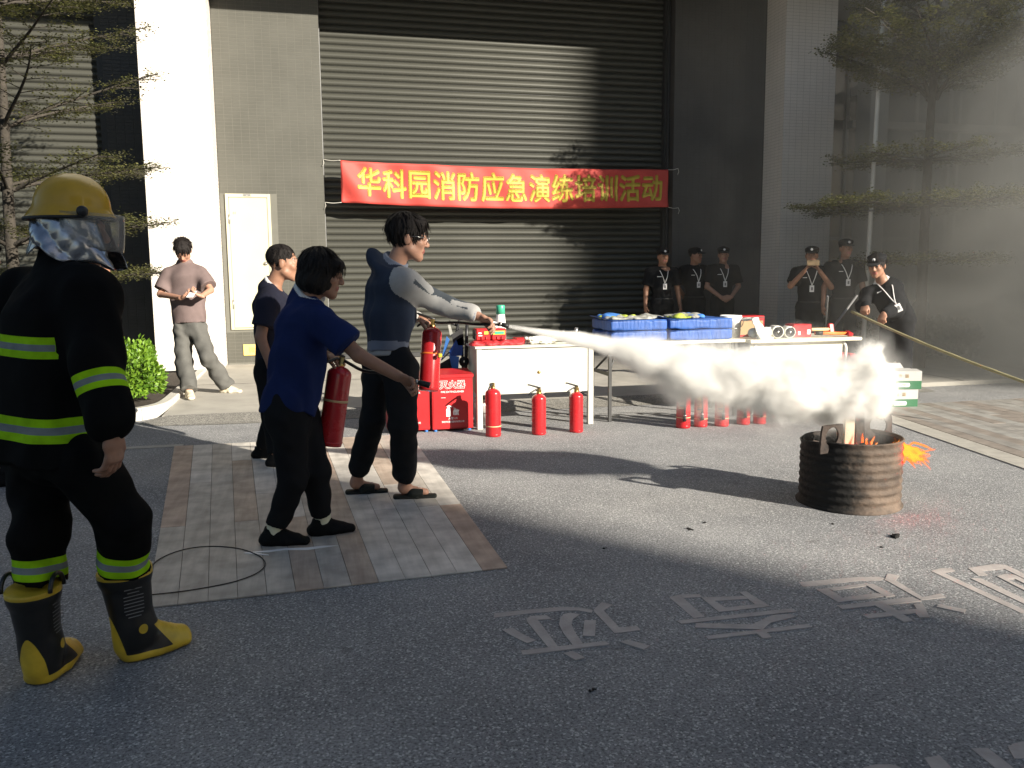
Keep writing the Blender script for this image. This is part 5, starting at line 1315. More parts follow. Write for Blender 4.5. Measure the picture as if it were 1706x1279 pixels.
def person(name_label, J, L, h=.009):
    """J joints (world), L look"""
    J = {k: (A(*v) if isinstance(v, (tuple, list)) else v) for k, v in J.items()}
    gp = (J['anl'] + J['anr']) / 2
    root = empty('person', (gp[0], gp[1], J.get('z0', 0.0)), label=name_label, cat='person', group=L.get('group'))
    g = L.get('girth', 1.0); lat = nrm(J['shr'] - J['shl']); sp = nrm(J['nb'] - J['pel']); LS = np.linalg.norm(J['nb'] - J['pel'])
    fw = nrm(np.cross(sp, lat)); root_info = dict(fw=fw, lat=lat, sp=sp)
    H = Head(J['head'], J['face'], L.get('hs', 1.0), L.get('roll', 0.0))
    plat = nrm(J['hipr'] - J['hipl'])
    skin = SK[L['skin']]
    at_ = lambda t: J['pel'] + sp * (LS * t)
    # --- body: one continuous figure
    lg_ = L.get('leg', 1.0); sd = SDF(); add_head(sd, H)
    sd.cone(J['nb'] - sp * .05, H.P(0, -.022, -.055), .062 * g, .052, k=.03)
    sd.ec(at_(-.05), at_(.35), (.135 * g, .095 * g), (.115 * g, .085 * g), lat, k=.05)
    sd.ec(at_(.35), at_(.78), (.115 * g, .085 * g), (.14 * g, .095 * g), lat, k=.05)
    sd.cone(J['shl'], J['shr'], .048, .048, k=.06)
    for s in 'lr':
        sd.cone(J['sh' + s], J['el' + s], .048 * g, .038 * g, k=.03); sd.cone(J['el' + s], J['wr' + s], .039 * g, .027, k=.015)
        sd.cone(J['hip' + s], J['kn' + s], .078 * lg_, .052 * lg_, k=.04); sd.cone(J['kn' + s], J['an' + s], .050 * lg_, .036 * lg_, k=.02)
        td = nrm(J['to' + s]); sd.cone(J['an' + s] - td * .005 - UPV * .02, J['an' + s] + td * L.get('toe', .07) - UPV * .045, .030, .022, k=.03)
        dirn = J.get('hd' + s); dirn = nrm(dirn) if dirn is not None else nrm(J['wr' + s] - J['el' + s])
        hn = J.get('hn' + s); hn = hn if hn is not None else (-lat if s == 'r' else lat)
        ht = J.get('ht' + s); ht = ht if ht is not None else fw
        add_hand(sd, J['wr' + s], dirn, hn, ht, curl=L.get('curl' + s, .28), thumb=L.get('th' + s, .5), s=L.get('hand', 1.0))
    sdf_obj('body', sd, L.get('hb', h * .75), [skin, LIP, EYE], root, face_colour(H))
    # --- hair
    hair = L.get('hair')
    if hair:
        sd = SDF()
        if hair == 'bob':
            H.ell(sd, (0, -.020, .034), (.098, .112, .106)); H.ell(sd, (0, -.026, -.050), (.100, .100, .070), k=.04)
            H.ell(sd, (0, .130, -.055), (.062, .078, .098), k=.012, op='s'); sd.cone(H.P(-.045, .078, .062), H.P(.045, .078, .062), .026 * H.s, .026 * H.s, k=.02)
        else:
            kx = {'short': 1.0, 'buzz': .94, 'full': 1.07}[hair]
            H.ell(sd, (0, -.016, .042), (.083 * kx, .103 * kx, .092 * kx))
            if hair != 'buzz': H.ell(sd, (0, .055, .082), (.066, .045, .036), k=.03)
            H.ell(sd, (0, .120, -.030 if hair == 'full' else -.018), (.085, .072, .088), k=.01, op='s')
            H.ell(sd, (0, -.015, -.135), (.13, .15, .092), k=.01, op='s')
            for x in (-1, 1): H.ell(sd, (x * .080, .004, -.022), (.020, .030, .036), k=.006, op='s')
        def hd(P, H=H):
            r, f, u = H.loc(P); a = np.arctan2(r, f + .02)
            return .0022 * np.sin(a * 13 + 3 * np.sin(u * 22)) + .0014 * np.sin(a * 37 + u * 30 + 2)
        sd.disp = hd
        V, F = sd.surface(L.get('hb', h * .75)); rs = np.random.RandomState(int(abs(H.c[0]) * 1000) % 9999); ns = L.get('strands', 420); c0 = H.P(0, -.02, .03)
        SV = [V]; SF = [F]; b0_ = len(V); sc = H.s
        r_, f_, u_ = H.loc(V); okv = np.nonzero(u_ > (-.07 if hair == 'bob' else -.03))[0]
        for i in rs.choice(okv, ns):
            p = V[i]; n_ = nrm(p - c0); cr = nrm(p - H.P(0, -.045, .125)); t_ = nrm(cr - n_ * (cr @ n_)); t_ = nrm(t_ * 1.0 + H.R * rs.normal() * .14 + H.F * rs.normal() * .14 - H.U * .35); t_ = nrm(t_ - n_ * (t_ @ n_) * .9)
            s_ = np.cross(n_, t_); L_ = rs.uniform(.030, .062) * sc * (.45 if hair == 'buzz' else 1); lift = rs.uniform(.001, .0045) * sc * (.3 if hair == 'buzz' else 1); w2 = rs.uniform(.003, .006) * sc
            q = [p - s_ * w2, p + s_ * w2, p + t_ * L_ * .5 + n_ * lift + s_ * w2 * .9, p + t_ * L_ * .5 + n_ * lift - s_ * w2 * .9, p + t_ * L_ + n_ * lift * rs.uniform(-.6, .5) + s_ * .0006, p + t_ * L_ + n_ * lift * .4 - s_ * .0006]
            SV.append(np.array(q)); SF.append(np.array([[0, 1, 2, 3], [3, 2, 4, 5]]) + b0_); b0_ += 6
        new_obj('hair', np_mesh('hair', np.concatenate(SV), np.concatenate(SF), HAIR), root)
    # --- trousers
    T = L['trousers']; sd = SDF(); tr = T.get('r', (.098, .075, .058)); tg = T.get('g', g)
    top_t = T.get('top', .12)
    sd.ec(at_(top_t), J['pel'] - sp * .06, (.150 * tg, .110 * tg), (.160 * tg, .118 * tg), plat, k=.05)
    for s in 'lr':
        a, b, c = J['hip' + s], J['kn' + s], J['an' + s]; e = c + (b - c) * T.get('cuff', .06)
        if 'cuffd' in T: e = c + nrm(b - c) * (T['cuffd'] - (.024 if s == 'l' else 0))
        sd.cone(a - UPV * .02, b, tr[0], tr[1], k=.05)
        if T.get('jogger'):
            m1 = b + (e - b) * .86; sd.cone(b, m1, tr[1], tr[2] * 1.06, k=.03); sd.cone(m1, e, tr[2] * .80, tr[2] * .74, k=.012, flat=True)
        else: sd.cone(b, e, tr[1], tr[2], k=.03, flat=True)
        if 'cuffd' in T and s == 'l': sd.cone(b, c + (e - c) * .72, tr[2] * .5, tr[2] * .5, k=.004)
    ty = T.get('fold', .006); sd.disp = lambda P: folds(P, ty, 24, (0, 0, 1), 2) + folds(P * A(1, 1, 1.6), ty * .5, 42, None, 5)
    tcol = T.get('colour'); tm = T['mats'] if 'mats' in T else [CL[T['c']]]
    sdf_obj('trousers', sd, T.get('h', h), tm, root, (lambda C, ids: tcol(C, ids, J)) if tcol else None)
    # --- top
    O = L['top']; sd = SDF(); og = O.get('g', g); ra = O.get('arm', (.066, .060, .046)); hem = O.get('hem', -.06)
    wst = O.get('waist', (.150, .112)); chs = O.get('chest', (.172, .122))
    sd.ec(at_(.40), at_(hem), (wst[0] * og, wst[1] * og), (O.get('hemr', (.158, .118))[0] * og, O.get('hemr', (.158, .118))[1] * og), lat, k=.05, flat=True)
    sd.ec(at_(.40), at_(.72), (wst[0] * og, wst[1] * og), (chs[0] * og, chs[1] * og), lat, k=.05)
    sd.ec(at_(.72), J['nb'] - sp * .045, (chs[0] * og, chs[1] * og), (.085 * og, .075 * og), lat, k=.05)
    for s in 'lr':
        sd.cone(J['sh' + s] - lat * (.06 if s == 'r' else -.06) + sp * .012, J['sh' + s] + (J['el' + s] - J['sh' + s]) * .06, ra[0] * .72, ra[0] * .84, k=.07, mid=O.get('raglan', 0))
        sl_ = O.get('sleeve', 'short'); a, b, c = J['sh' + s], J['el' + s], J['wr' + s]
        if sl_ == 'short':
            e = a + (b - a) * O.get('slen', .78); sd.cone(a + (b - a) * .12, e, ra[0] * .92, ra[1] * 1.04, k=.05, mid=1, flat=True)
            if O.get('piping'): sd.cone(e - nrm(b - a) * .004, e + nrm(b - a) * .004, ra[1] * 1.10, ra[1] * 1.10, k=.001, mid=3, flat=True)
        else:
            e = c + (b - c) * O.get('cuffp', .03)
            sd.cone(a + (b - a) * .10, b, ra[0] * .94, ra[1], k=.05, mid=1)
            m1 = b + (e - b) * .87; sd.cone(b, m1, ra[1], ra[2], k=.025, mid=1)
            sd.cone(m1, e, ra[2] * .86, ra[2] * .80, k=.010, mid=4, flat=True)
    ck = O.get('collar', 'round')
    nd = nrm(H.P(0, -.02, -.06) - J['nb'])
    if ck == 'polo':
        sd.ec(J['nb'] - nd * .04, J['nb'] + nd * .030, (.082, .078), (.068, .068), lat, k=.015, mid=2, flat=True)
        sd.ec(J['nb'] + nd * .020, J['nb'] + nd * .033, (.0705, .0705), (.0695, .0695), lat, k=.001, mid=3 if O.get('trim') else 2, flat=True)
    elif ck == 'hood':
        sd.ell(J['nb'] - fw * .075 - nd * .015, (.125, .075, .055), lat, fw, nd, k=.04, mid=0); sd.ec(J['nb'] - nd * .04, J['nb'] + nd * .045, (.085, .085), (.078, .08), lat, k=.02, mid=5, flat=True)
    elif ck == 'high': sd.ec(J['nb'] - nd * .05, J['nb'] + nd * .07, (.10, .10), (.085, .085), lat, k=.03, mid=2, flat=True)
    else: sd.ec(J['nb'] - nd * .05, J['nb'] + nd * .004, (.085, .08), (.072, .072), lat, k=.02, mid=2, flat=True)
    fo = O.get('fold', .005); sd.disp = lambda P: folds(P, fo, 20, (0, 0, 1), 1) + folds(P, fo * .6, 38, None, 9)
    ocol = O.get('colour')
    sdf_obj(O.get('name', 'shirt'), sd, O.get('h', h), [CL[c] for c in O['mats']] if isinstance(O['mats'][0], str) else O['mats'], root, (lambda C, ids: ocol(C, ids, J, root_info)) if ocol else None)
    # --- shoes
    sh = L.get('shoe')
    if sh:
        for s in 'lr':
            td = J['to' + s] * A(1, 1, 0); td = nrm(td); an = J['an' + s]; gz = L.get('gz' + s, J.get('z0', 0.0)); ft = nrm(np.cross(td, UPV)); sd = SDF()
            hl = A(an[0], an[1], gz) - td * .055; tip = hl + td * .225 * L.get('foot', 1.0)
            if sh == 'slide':
                sd.ec(hl + UPV * .016, hl + td * .13 + UPV * .014, (.040, .016), (.046, .015), ft, k=.01); sd.ec(hl + td * .13 + UPV * .014, tip + td * .015 + UPV * .014, (.046, .015), (.040, .014), ft, k=.01)
                sd.ec(hl + td * .105 + UPV * .038, hl + td * .168 + UPV * .032, (.050, .036), (.048, .031), ft, k=.004, flat=True)
                sd.cut((0, 0, gz + .002), (0, 0, -1)); sdf_obj('slide', sd, .005, SHOE['slide'], root)
                mb = MB(); c = hl + td * .150 + UPV * .0685; mb.lathe([(.010, 0), (.013, 0), (.013, .002), (.010, .002)], 14, M4=axis_frame(c, UPV * .9 + td * .25)); mb.build('emblem', M['white_print'], root)
            else:
                z = UPV
                sd.ec(hl + z * .03, hl + td * .10 + z * .026, (.036, .03), (.043, .026), ft, k=.02); sd.ec(hl + td * .10 + z * .026, tip - td * .02 + z * .024, (.045, .027), (.038, .022), ft, k=.02)
                sd.ec(hl + td * .04 + z * .045, hl + td * .045 + z * .095, (.038, .052), (.037, .045), ft, k=.03, flat=True); sd.cone(hl + td * .07 + z * .06, hl + td * .15 + z * .040, .034, .026, k=.03)
                sd.cut((0, 0, gz + .002), (0, 0, -1)); sd.disp = lambda P: folds(P, .0015, 90)
                two = L.get('sole', False)
                sdf_obj('shoe', sd, max(.005, h * .6), [SHOE[sh], SHOE['sole']], root, (lambda C, ids, gz=gz: (C[:, 2] < gz + .028).astype(int)) if two else None)
    return root, H, root_info, J

def glasses(H, root):
    mb = MB()
    for x in (-1, 1):
        mb.tube([H.P(x * .033 + .024 * math.cos(a), .112 - .004 * abs(math.cos(a)), .004 + .020 * math.sin(a)) for a in np.linspace(0, 2 * math.pi, 18, endpoint=False)], .0016, 5, closed=True)
        mb.tube([H.P(x * .057, .108, .008), H.P(x * .079, .05, .010), H.P(x * .080, -.01, .004)], .0016, 5)
    mb.tube([H.P(-.01, .114, .008), H.P(0, .117, .010), H.P(.01, .114, .008)], .0015, 5)
    mb.build('glasses', M['chrome'], root)
def cap(H, root, h):
    sd = SDF(); H.ell(sd, (0, -.010, .052), (.088, .108, .078)); H.ell(sd, (0, -.01, .088), (.095, .110, .034), k=.02)
    sd.cut(H.P(0, 0, .042), -H.U + .0 * H.F)
    sd.disp = lambda P: folds(P, .0015, 60)
    c = sdf_obj('cap', sd, h, CL['guard'], root)
    sd = SDF(); sd.ec(H.P(0, .07, .044), H.P(0, .150, .030), (.074 * H.s, .012), (.058 * H.s, .010), H.R, k=.01); sdf_obj('visor', sd, h * .7, M['black_pl'], c)
    mb = MB(); mb.lathe([(0, .004), (.015, .004), (.018, 0)], 14, M4=axis_frame(H.P(0, .102, .080), H.F + H.U * .2)); mb.build('badge', M['white_print'], c)
def lanyard(root, I, J, og, d=.128, dz=.235):
    """neck strap laid on the front of the shirt, with a badge hanging from it"""
    from mathutils.bvhtree import BVHTree
    sp, fw, lat = Vector(I['sp']), Vector(I['fw']), Vector(I['lat']); nb = Vector(J['nb'])
    tr = [o for o in children(root) if o.name.split('.')[0] in ('shirt', 'jacket')][0].data
    bv = BVHTree.FromPolygons([v.co for v in tr.vertices], [tuple(p.vertices) for p in tr.polygons])
    def on(p, off):
        h = bv.ray_cast(p + fw * .6, -fw)[0]
        return (h if h is not None else p + fw * .09) + fw * off
    mb = MB()
    for x in (-1, 1):
        pts = [nb + lat * x * .074 - fw * .005 - sp * .004]
        for i in range(9):
            t = i / 8; pts.append(on(nb + lat * x * (.066 * (1 - t)) - sp * (.045 + (dz - .045) * t), .006))
        mb.tube(smooth_path(pts, 2), .0058, 6)
    ly = mb.build('lanyard', M['white_print'], root)
    c = on(nb - sp * (dz + .045), .010); T = axis_frame(c, sp, lat)
    mb = MB(); mb.box((-.030, -.004, -.045), (.030, .004, .045), ch=.003, M4=T); b = mb.build('name_badge', M['white_print'], ly)
    mb = MB(); s = 1 if (T.to_3x3() @ Vector((0, 1, 0))).dot(fw) > 0 else -1
    mb.box((-.013, min(s * .0045, s * .006), -.022), (.011, max(s * .0045, s * .006), .020), M4=T); mb.build('photo', M['frame_grey'], b)
    c = on(nb - sp * .13 + lat * .085, .003); T2 = axis_frame(c, sp, lat)
    mb = MB(); mb.box((-.035, -.004, -.005), (.035, .004, .005), M4=T2); mb.build('name_bar', M['white_print'], root)

def stand(x, y, z0, ang, H, arms='down', lean=0.0, splay=.06, hd_turn=0.0, hd_down=0.0, sway=0.0):
    """standing joints; ang = heading in degrees from +Y towards +X"""
    a = rad(ang); F = A(math.sin(a), math.cos(a), 0); R = A(math.cos(a), -math.sin(a), 0); o = A(x, y, z0)
    p = lambda r, f, u: o + H * (R * r + F * (f + lean * max(0, u - .5)) + UPV * u)
    J = dict(z0=z0, pel=p(sway, 0, .535), nb=p(sway * .5, -.005, .825), shl=p(-.112 + sway * .5, -.005, .805), shr=p(.112 + sway * .5, -.005, .805), hipl=p(-.052 + sway, 0, .515), hipr=p(.052 + sway, 0, .515),
             knl=p(-.060, .015, .285), knr=p(.060, .015, .285), anl=p(-splay, 0, .048), anr=p(splay, 0, .048), tol=F - R * .25, tor=F + R * .25)
    b = a + rad(hd_turn); hf = A(math.sin(b), math.cos(b), -hd_down); J['face'] = hf; J['head'] = p(sway * .5, .012, .928)
    if arms == 'down': J.update(ell=p(-.150, -.01, .635), elr=p(.150, -.01, .635), wrl=p(-.165, .02, .49), wrr=p(.165, .02, .49))
    if arms == 'clasp':
        J.update(ell=p(-.150, .01, .64), elr=p(.150, .01, .64), wrl=p(-.045, .115, .545), wrr=p(.045, .115, .54)); J['hdl'] = R * .8 - UPV * .35; J['hdr'] = -R * .8 - UPV * .35; J['hnl'] = J['hnr'] = -F; J['htl'] = J['htr'] = UPV
    if arms == 'back': J.update(ell=p(-.145, -.06, .64), elr=p(.145, -.06, .64), wrl=p(-.03, -.12, .56), wrr=p(.03, -.12, .55))
    if arms == 'phone':
        J.update(ell=p(-.155, .05, .67), elr=p(.165, .05, .68), wrl=p(-.045, .16, .80), wrr=p(.075, .16, .80)); J['hdl'] = R * .5 + UPV * .85; J['hdr'] = -R * .5 + UPV * .85; J['hnl'] = R; J['hnr'] = -R; J['htl'] = J['htr'] = -F
    return J

CR = A(.972, -.233, 0); CF = A(.233, .972, 0)          # picture right / away, as ground directions
def hdg(a): return CR * math.cos(rad(a)) + CF * math.sin(rad(a))   # heading, degrees turned from picture right to away

# ---------------------------------------------------------------- firefighter
BL_, BR_ = A(*(-0.937, 3.009, 0.000)), A(*(-0.676, 3.128, 0.000))
fl, fr = nrm(A(*(-0.899, 3.196, 0.000)) - A(*(-0.945, 2.985, 0.000))), nrm(A(*(-0.515, 3.232, 0.000)) - A(*(-0.714, 3.119, -0.000)))
Jf = dict(head=(-0.779, 3.195, 1.522), face=hdg(10) - UPV * .05, nb=(-0.806, 3.164, 1.393), shl=(-0.973, 3.341, 1.331), shr=(-0.691, 3.003, 1.323), pel=(-0.856, 3.100, 0.810), hipl=(-0.943, 3.196, 0.754), hipr=(-0.762, 3.011, 0.781),
          ell=(-1.132, 3.366, 1.071), elr=(-0.664, 2.905, 1.099), wrl=(-1.127, 3.272, 0.835), wrr=(-0.611, 2.801, 0.878), knl=(-0.921, 3.057, 0.518), knr=(-0.638, 2.991, 0.536), anl=tuple(BL_ + UPV * .09), anr=tuple(BR_ + UPV * .09), tol=fl, tor=fr,
          hdr=-UPV + hdg(0) * .02, hnr=-hdg(60) * .3 - hdg(-30) * .9, htr=hdg(15))
def near_band(C, z, lims): return np.maximum.reduce([.5 - np.abs((z - z0) / (z1 - z0) - .5) for z0, z1 in lims])
rootF, HF, IF, JF = person('firefighter seen from behind in black suit with lime stripes and yellow helmet', Jf,
    dict(skin='tan', girth=1.02, hair=None, hb=.0055, curlr=.42, thr=.45, hand=1.02,
         top=dict(name='jacket', mats=[FSUIT], g=1.15, sleeve='long', arm=(.086, .082, .072), hem=-.12, waist=(.172, .128), chest=(.185, .132), hemr=(.185, .14), collar='high', fold=.009, h=.008, cuffp=.06),
         trousers=dict(mats=[FSUIT], r=(.110, .092, .083), fold=.010, cuffd=.282, h=.008), toe=.0, leg=.42))
for o in children(rootF):
    if o.name.startswith('jacket'):
        def jb(C):
            t = near_band(C, C[:, 2] + .012 * np.sin(C[:, 0] * 6), ((.845, .925), (1.115, 1.185)))
            for s_ in 'lr':
                a, e_, w2 = JF['sh' + s_], JF['el' + s_], JF['wr' + s_]
                def dist(p, q): ba = q - p; h = np.clip((C - p) @ ba / (ba @ ba), 0, 1); return np.linalg.norm(C - p - h[:, None] * ba, axis=1)
                m = (np.minimum(dist(a + (e_ - a) * .25, e_), dist(e_, w2)) < .118) & ((C - JF['nb']) @ IF['lat'] * (1 if s_ == 'r' else -1) > .10)
                ax = nrm(w2 - e_); q = .5 - np.abs(((C - e_) @ ax - .055) / .063 - .5); t = np.where(m, q, t)
            return t
        set_band(o, jb)
    if o.name.startswith('trousers'):
        def tb_(C):
            t = np.full(len(C), -1.0)
            for s_ in 'lr':
                a = JF['an' + s_]; ax = nrm(JF['kn' + s_] - a); d = C - a; u = d @ ax; m = np.linalg.norm(d - u[:, None] * ax, axis=1) < .15
                t = np.where(m & (u < .5), .5 - np.abs((u - (.296 if s_ == 'r' else .272)) / .070 - .5), t)
            return t
        set_band(o, tb_)
def boot(o, fdir, label):
    """rubber fire boot standing at heel point o"""
    o = A(*o); f = nrm(fdir * A(1, 1, 0)); z = UPV; l = nrm(np.cross(f, z)); sd = SDF(); c0 = o + f * .055
    P = lambda a, b, c=0: o + f * (a if a < .06 else .06 + (a - .06) * .88) + z * b + l * c * .94
    sd.ec(P(.050, .115), P(.030, .335), (.060, .068), (.079, .088), l, k=.02, flat=True)
    sd.ec(P(.03, .05), P(.055, .12), (.044, .050), (.058, .062), l, k=.04)
    sd.ec(P(.02, .018), P(.12, .016), (.044, .020), (.052, .019), l, k=.012); sd.ec(P(.12, .016), P(.245, .020), (.053, .019), (.046, .019), l, k=.012)
    sd.ec(P(.06, .06), P(.15, .052), (.045, .055), (.049, .045), l, k=.05); sd.ec(P(.15, .052), P(.235, .042), (.049, .045), (.043, .033), l, k=.03)
    for i in range(4): sd.cone(P(.150 + .019 * i, .099 - .0062 * i, -.03), P(.150 + .019 * i, .099 - .0062 * i, .03), .004, .004, k=.004)
    sd.cone(P(.03, .326, -.06), P(.03, .327, .06), .0, .0) if False else None
    sd.ec(P(.032, .318), P(.0305, .338), (.084, .093), (.084, .093), l, k=.004, flat=True)
    sd.cut(P(0, .002), -z); sd.cut(P(.075, .0125), -(z + 0 * f)) if False else None
    def yel(C):
        d = C - o; a = d @ f; a = np.where(a > .06, .06 + (a - .06) / .88, a); b = d @ z; c = d @ l
        v = np.maximum.reduce([.034 - b, np.minimum(a - (.135 - .75 * np.clip(.09 - b, -.05, .09) * -1 - .0), .125 - b), np.minimum(.185 - b, .008 - .26 * (b - .03) - a), b - .3165,
            np.where(np.abs(c) > .02, .0175 - np.hypot(a - .062, b - .125), -1), np.where(a > .06, .035 - np.hypot(c * 1.5, b - .262), -1)])
        v = np.minimum(v, b - .006)
        return v * 60
    b = sdf_obj('boot', sd, .0042, FBOOT, rootF); set_band(b, yel)
    for sg in (-1, 1):
        pts = [P(.030 + .045 * math.cos(t), .330 + .052 * math.sin(t), sg * .086) for t in np.linspace(0, math.pi, 14)]
        mb = MB(); mb.tube(pts, .0075, 8); mb.build('pull_loop', BOOT, b)
    for sg in (1,):
        X = f; cpos = P(.032, .225, sg * .0775)
        mb = MB()
        for i in range(9):
            w_ = [.030, .020, .034, .034, .034, .034, .034, .030, .022][i]; zz = .055 - .0125 * i
            mb.add([cpos + f * (-w_) + z * zz + l * sg * .003, cpos + f * w_ + z * zz + l * sg * .003, cpos + f * w_ + z * (zz + .0035) + l * sg * .0034, cpos + f * (-w_) + z * (zz + .0035) + l * sg * .0034], [(0, 1, 2, 3)])
        mb.build('printed_label', M['frame_grey'], b, kind='stuff')
    return b
boot((-0.940, 2.979, 0.000), fl, 'l'); boot((-0.699, 3.105, 0.000), fr, 'r')
# helmet with rear cape and face shield
hel = MB(); nU, nV = 48, 16; vs = []
for j in range(nV + 1):
    t = j / nV
    for i in range(nU):
        a = 2 * math.pi * i / nU; ca, sa = math.cos(a), math.sin(a)
        if t < .72:
            q = t / .72 * math.pi / 2; rr_ = math.sin(q); u = .075 + .112 * math.cos(q) ** .92
            ridge = .006 * math.exp(-(sa * rr_ / .16) ** 2)
            r_, f_ = .112 * rr_ * sa, (.121 * rr_ * ca) + .002; u += ridge
        else:
            q = (t - .72) / .28; fl_ = .014 + (.014 if ca < 0 else .004) * abs(ca) ** 1.5
            k = q ** .8; r_ = (.112 + .020 * k) * sa; f_ = (.121 + fl_ * k) * ca + .002; u = .075 - .026 * q - .014 * (1 - ca) * .5 * q
        vs.append(HF.P(r_, f_, u))
fs = [(j * nU + i, j * nU + (i + 1) % nU, (j + 1) * nU + (i + 1) % nU, (j + 1) * nU + i) for j in range(nV) for i in range(nU)]
hel.add(vs, fs, 0, True)
HELM = mat('yellow_helmet', (0.50, 0.295, 0.012), 0.38, var=0.10, vscale=9, coat=0.25)
ho = hel.build('helmet', HELM, rootF); md = ho.modifiers.new('thick', 'SOLIDIFY'); md.thickness = .005
rim = [Vector(v) - Vector(HF.U) * .004 for v in vs[nV * nU:]]
mb = MB(); mb.tube(rim, .006, 6, closed=True); mb.build('rim_edge', M['black_rub'], ho)
mb = MB(); mb.lathe([(0, .016), (.014, .016), (.018, .008), (.018, 0)], 16, M4=axis_frame(HF.P(.124, .072, .060), HF.R)); mb.build('pivot_knob', M['black_pl'], ho)
mb = MB(); mb.lathe([(0, .016), (.014, .016), (.018, .008), (.018, 0)], 16, M4=axis_frame(HF.P(-.124, .072, .060), -HF.R)); mb.build('pivot_knob', M['black_pl'], ho)
# clear curved face shield
vm, nt, p_, out_ = nodes_of('clear_shield')
tb = N(nt, 'ShaderNodeBsdfTransparent'); tb.inputs[0].default_value = (.93, .94, .94, 1); gb_ = N(nt, 'ShaderNodeBsdfGlossy'); gb_.inputs['Roughness'].default_value = .06
lw = N(nt, 'ShaderNodeLayerWeight', Blend=.16); mxs = N(nt, 'ShaderNodeMixShader')
nt.links.new(lw.outputs['Fresnel'], mxs.inputs[0]); nt.links.new(tb.outputs[0], mxs.inputs[1]); nt.links.new(gb_.outputs[0], mxs.inputs[2])
tl_ = N(nt, 'ShaderNodeBsdfTranslucent'); tl_.inputs[0].default_value = (.8, .8, .78, 1); df_ = N(nt, 'ShaderNodeBsdfDiffuse'); df_.inputs[0].default_value = (.8, .8, .78, 1); hz_ = N(nt, 'ShaderNodeMixShader'); hz_.inputs[0].default_value = .5; nt.links.new(tl_.outputs[0], hz_.inputs[1]); nt.links.new(df_.outputs[0], hz_.inputs[2])
mx3 = N(nt, 'ShaderNodeMixShader'); mx3.inputs[0].default_value = .14; nt.links.new(mxs.outputs[0], mx3.inputs[1]); nt.links.new(hz_.outputs[0], mx3.inputs[2]); nt.links.new(mx3.outputs[0], out_.inputs['Surface'])
mb = MB(); n = 24; m_ = 6; vs = []
for j in range(m_ + 1):
    for i in range(n + 1):
        a = rad(-98) + rad(196) * i / n; t = j / m_
        vs.append(HF.P(.128 * math.sin(a), .022 + (.145 - .012 * (t - .4) ** 2) * math.cos(a), .058 - .125 * t * (1 if abs(a) < 1.2 else .95)))
mb.add(vs, [(j * (n + 1) + i, j * (n + 1) + i + 1, (j + 1) * (n + 1) + i + 1, (j + 1) * (n + 1) + i) for j in range(m_) for i in range(n)], 0, True)
vo = mb.build('face_shield', vm, ho); md = vo.modifiers.new('thick', 'SOLIDIFY'); md.thickness = .0025
# crinkled silver neck cape hanging from the helmet
FOIL = mat('silver_foil', (0.34, 0.35, 0.38), 0.26, metal=0.9, var=0.25, vscale=7, bump=0.35, bscale=9)
mb = MB(); n = 72; m_ = 18; vs = []; rr = random.Random(11)
for j in range(m_ + 1):
    t = j / m_
    for i in range(n + 1):
        a = rad(36) + rad(288) * i / n; sa, ca = math.sin(a), math.cos(a)
        side = max(0, ca + .35)
        ln = .118 + .030 * math.sin(a * 5.1) * .4 + .055 * side
        wv = .007 * t * math.sin(a * 5 + 5 * t) + .011 * (abs(math.sin(a * 3.5 + 4.5 * t + .6)) ** .5 - .7) + .006 * t * (abs(math.sin(a * 8 - 7 * t)) ** .6)
        r0 = .118 + .016 * t + wv; f0 = .119 + .010 * t + wv + .05 * t * side
        vs.append(HF.P(r0 * sa, f0 * ca - .002, .052 - .012 * (1 - ca) * .5 - ln * t))
mb.add(vs, [(j * (n + 1) + i, j * (n + 1) + i + 1, (j + 1) * (n + 1) + i + 1, (j + 1) * (n + 1) + i) for j in range(m_) for i in range(n)], 0, True)
co = mb.build('neck_cape', FOIL, ho); md = co.modifiers.new('thick', 'SOLIDIFY'); md.thickness = .0015

# ---------------------------------------------------------------- woman in the blue polo with an extinguisher
wl0, wl1 = A(*(-0.208, 4.326, 0.000)), A(*(0.049, 4.434, 0.000))
Jw = dict(head=(0.071, 4.444, 1.377), face=hdg(8) - UPV * .22, nb=(-0.012, 4.479, 1.252), shl=(-0.046, 4.653, 1.175), shr=(0.043, 4.288, 1.166), pel=(-0.110, 4.402, 0.720), hipl=(-0.065, 4.465, 0.652), hipr=(-0.122, 4.315, 0.666),
          ell=(-0.039, 4.706, 0.960), elr=(0.230, 4.167, 0.977), wrl=(0.094, 4.548, 0.947), wrr=(0.416, 4.119, 0.872), knl=(-0.003, 4.402, 0.359), knr=(-0.111, 4.292, 0.350), anl=tuple(wl1 + UPV * .095 - CR * .02), anr=tuple(wl0 + UPV * .085), tol=hdg(22), tor=hdg(4),
          hdr=nrm(A(*(0.516, 4.080, 0.834)) - A(*(0.416, 4.119, 0.872))), hnr=-UPV * .8 - CF * .5, htr=CF * .9 - UPV * .3, hdl=nrm(A(*(0.166, 4.486, 0.916)) - A(*(0.094, 4.548, 0.947))), hnl=-UPV, htl=-CF)
person('woman in blue polo carrying an extinguisher and pointing its nozzle', Jw,
    dict(skin='tan', girth=.92, hair='bob', hs=.98, hb=.006, curlr=.62, thr=.8, curll=.8, hand=.95,
         top=dict(name='polo_shirt', mats=['blue', 'blue', 'blue', 'white'], g=1.02, sleeve='short', slen=.72, arm=(.076, .076, .05), hem=-.09, waist=(.165, .125), chest=(.165, .125), hemr=(.172, .132), collar='polo', trim=True, fold=.011, h=.007),
         trousers=dict(c='black', r=(.100, .072, .054), fold=.007, cuff=.10, h=.007), shoe='black'))
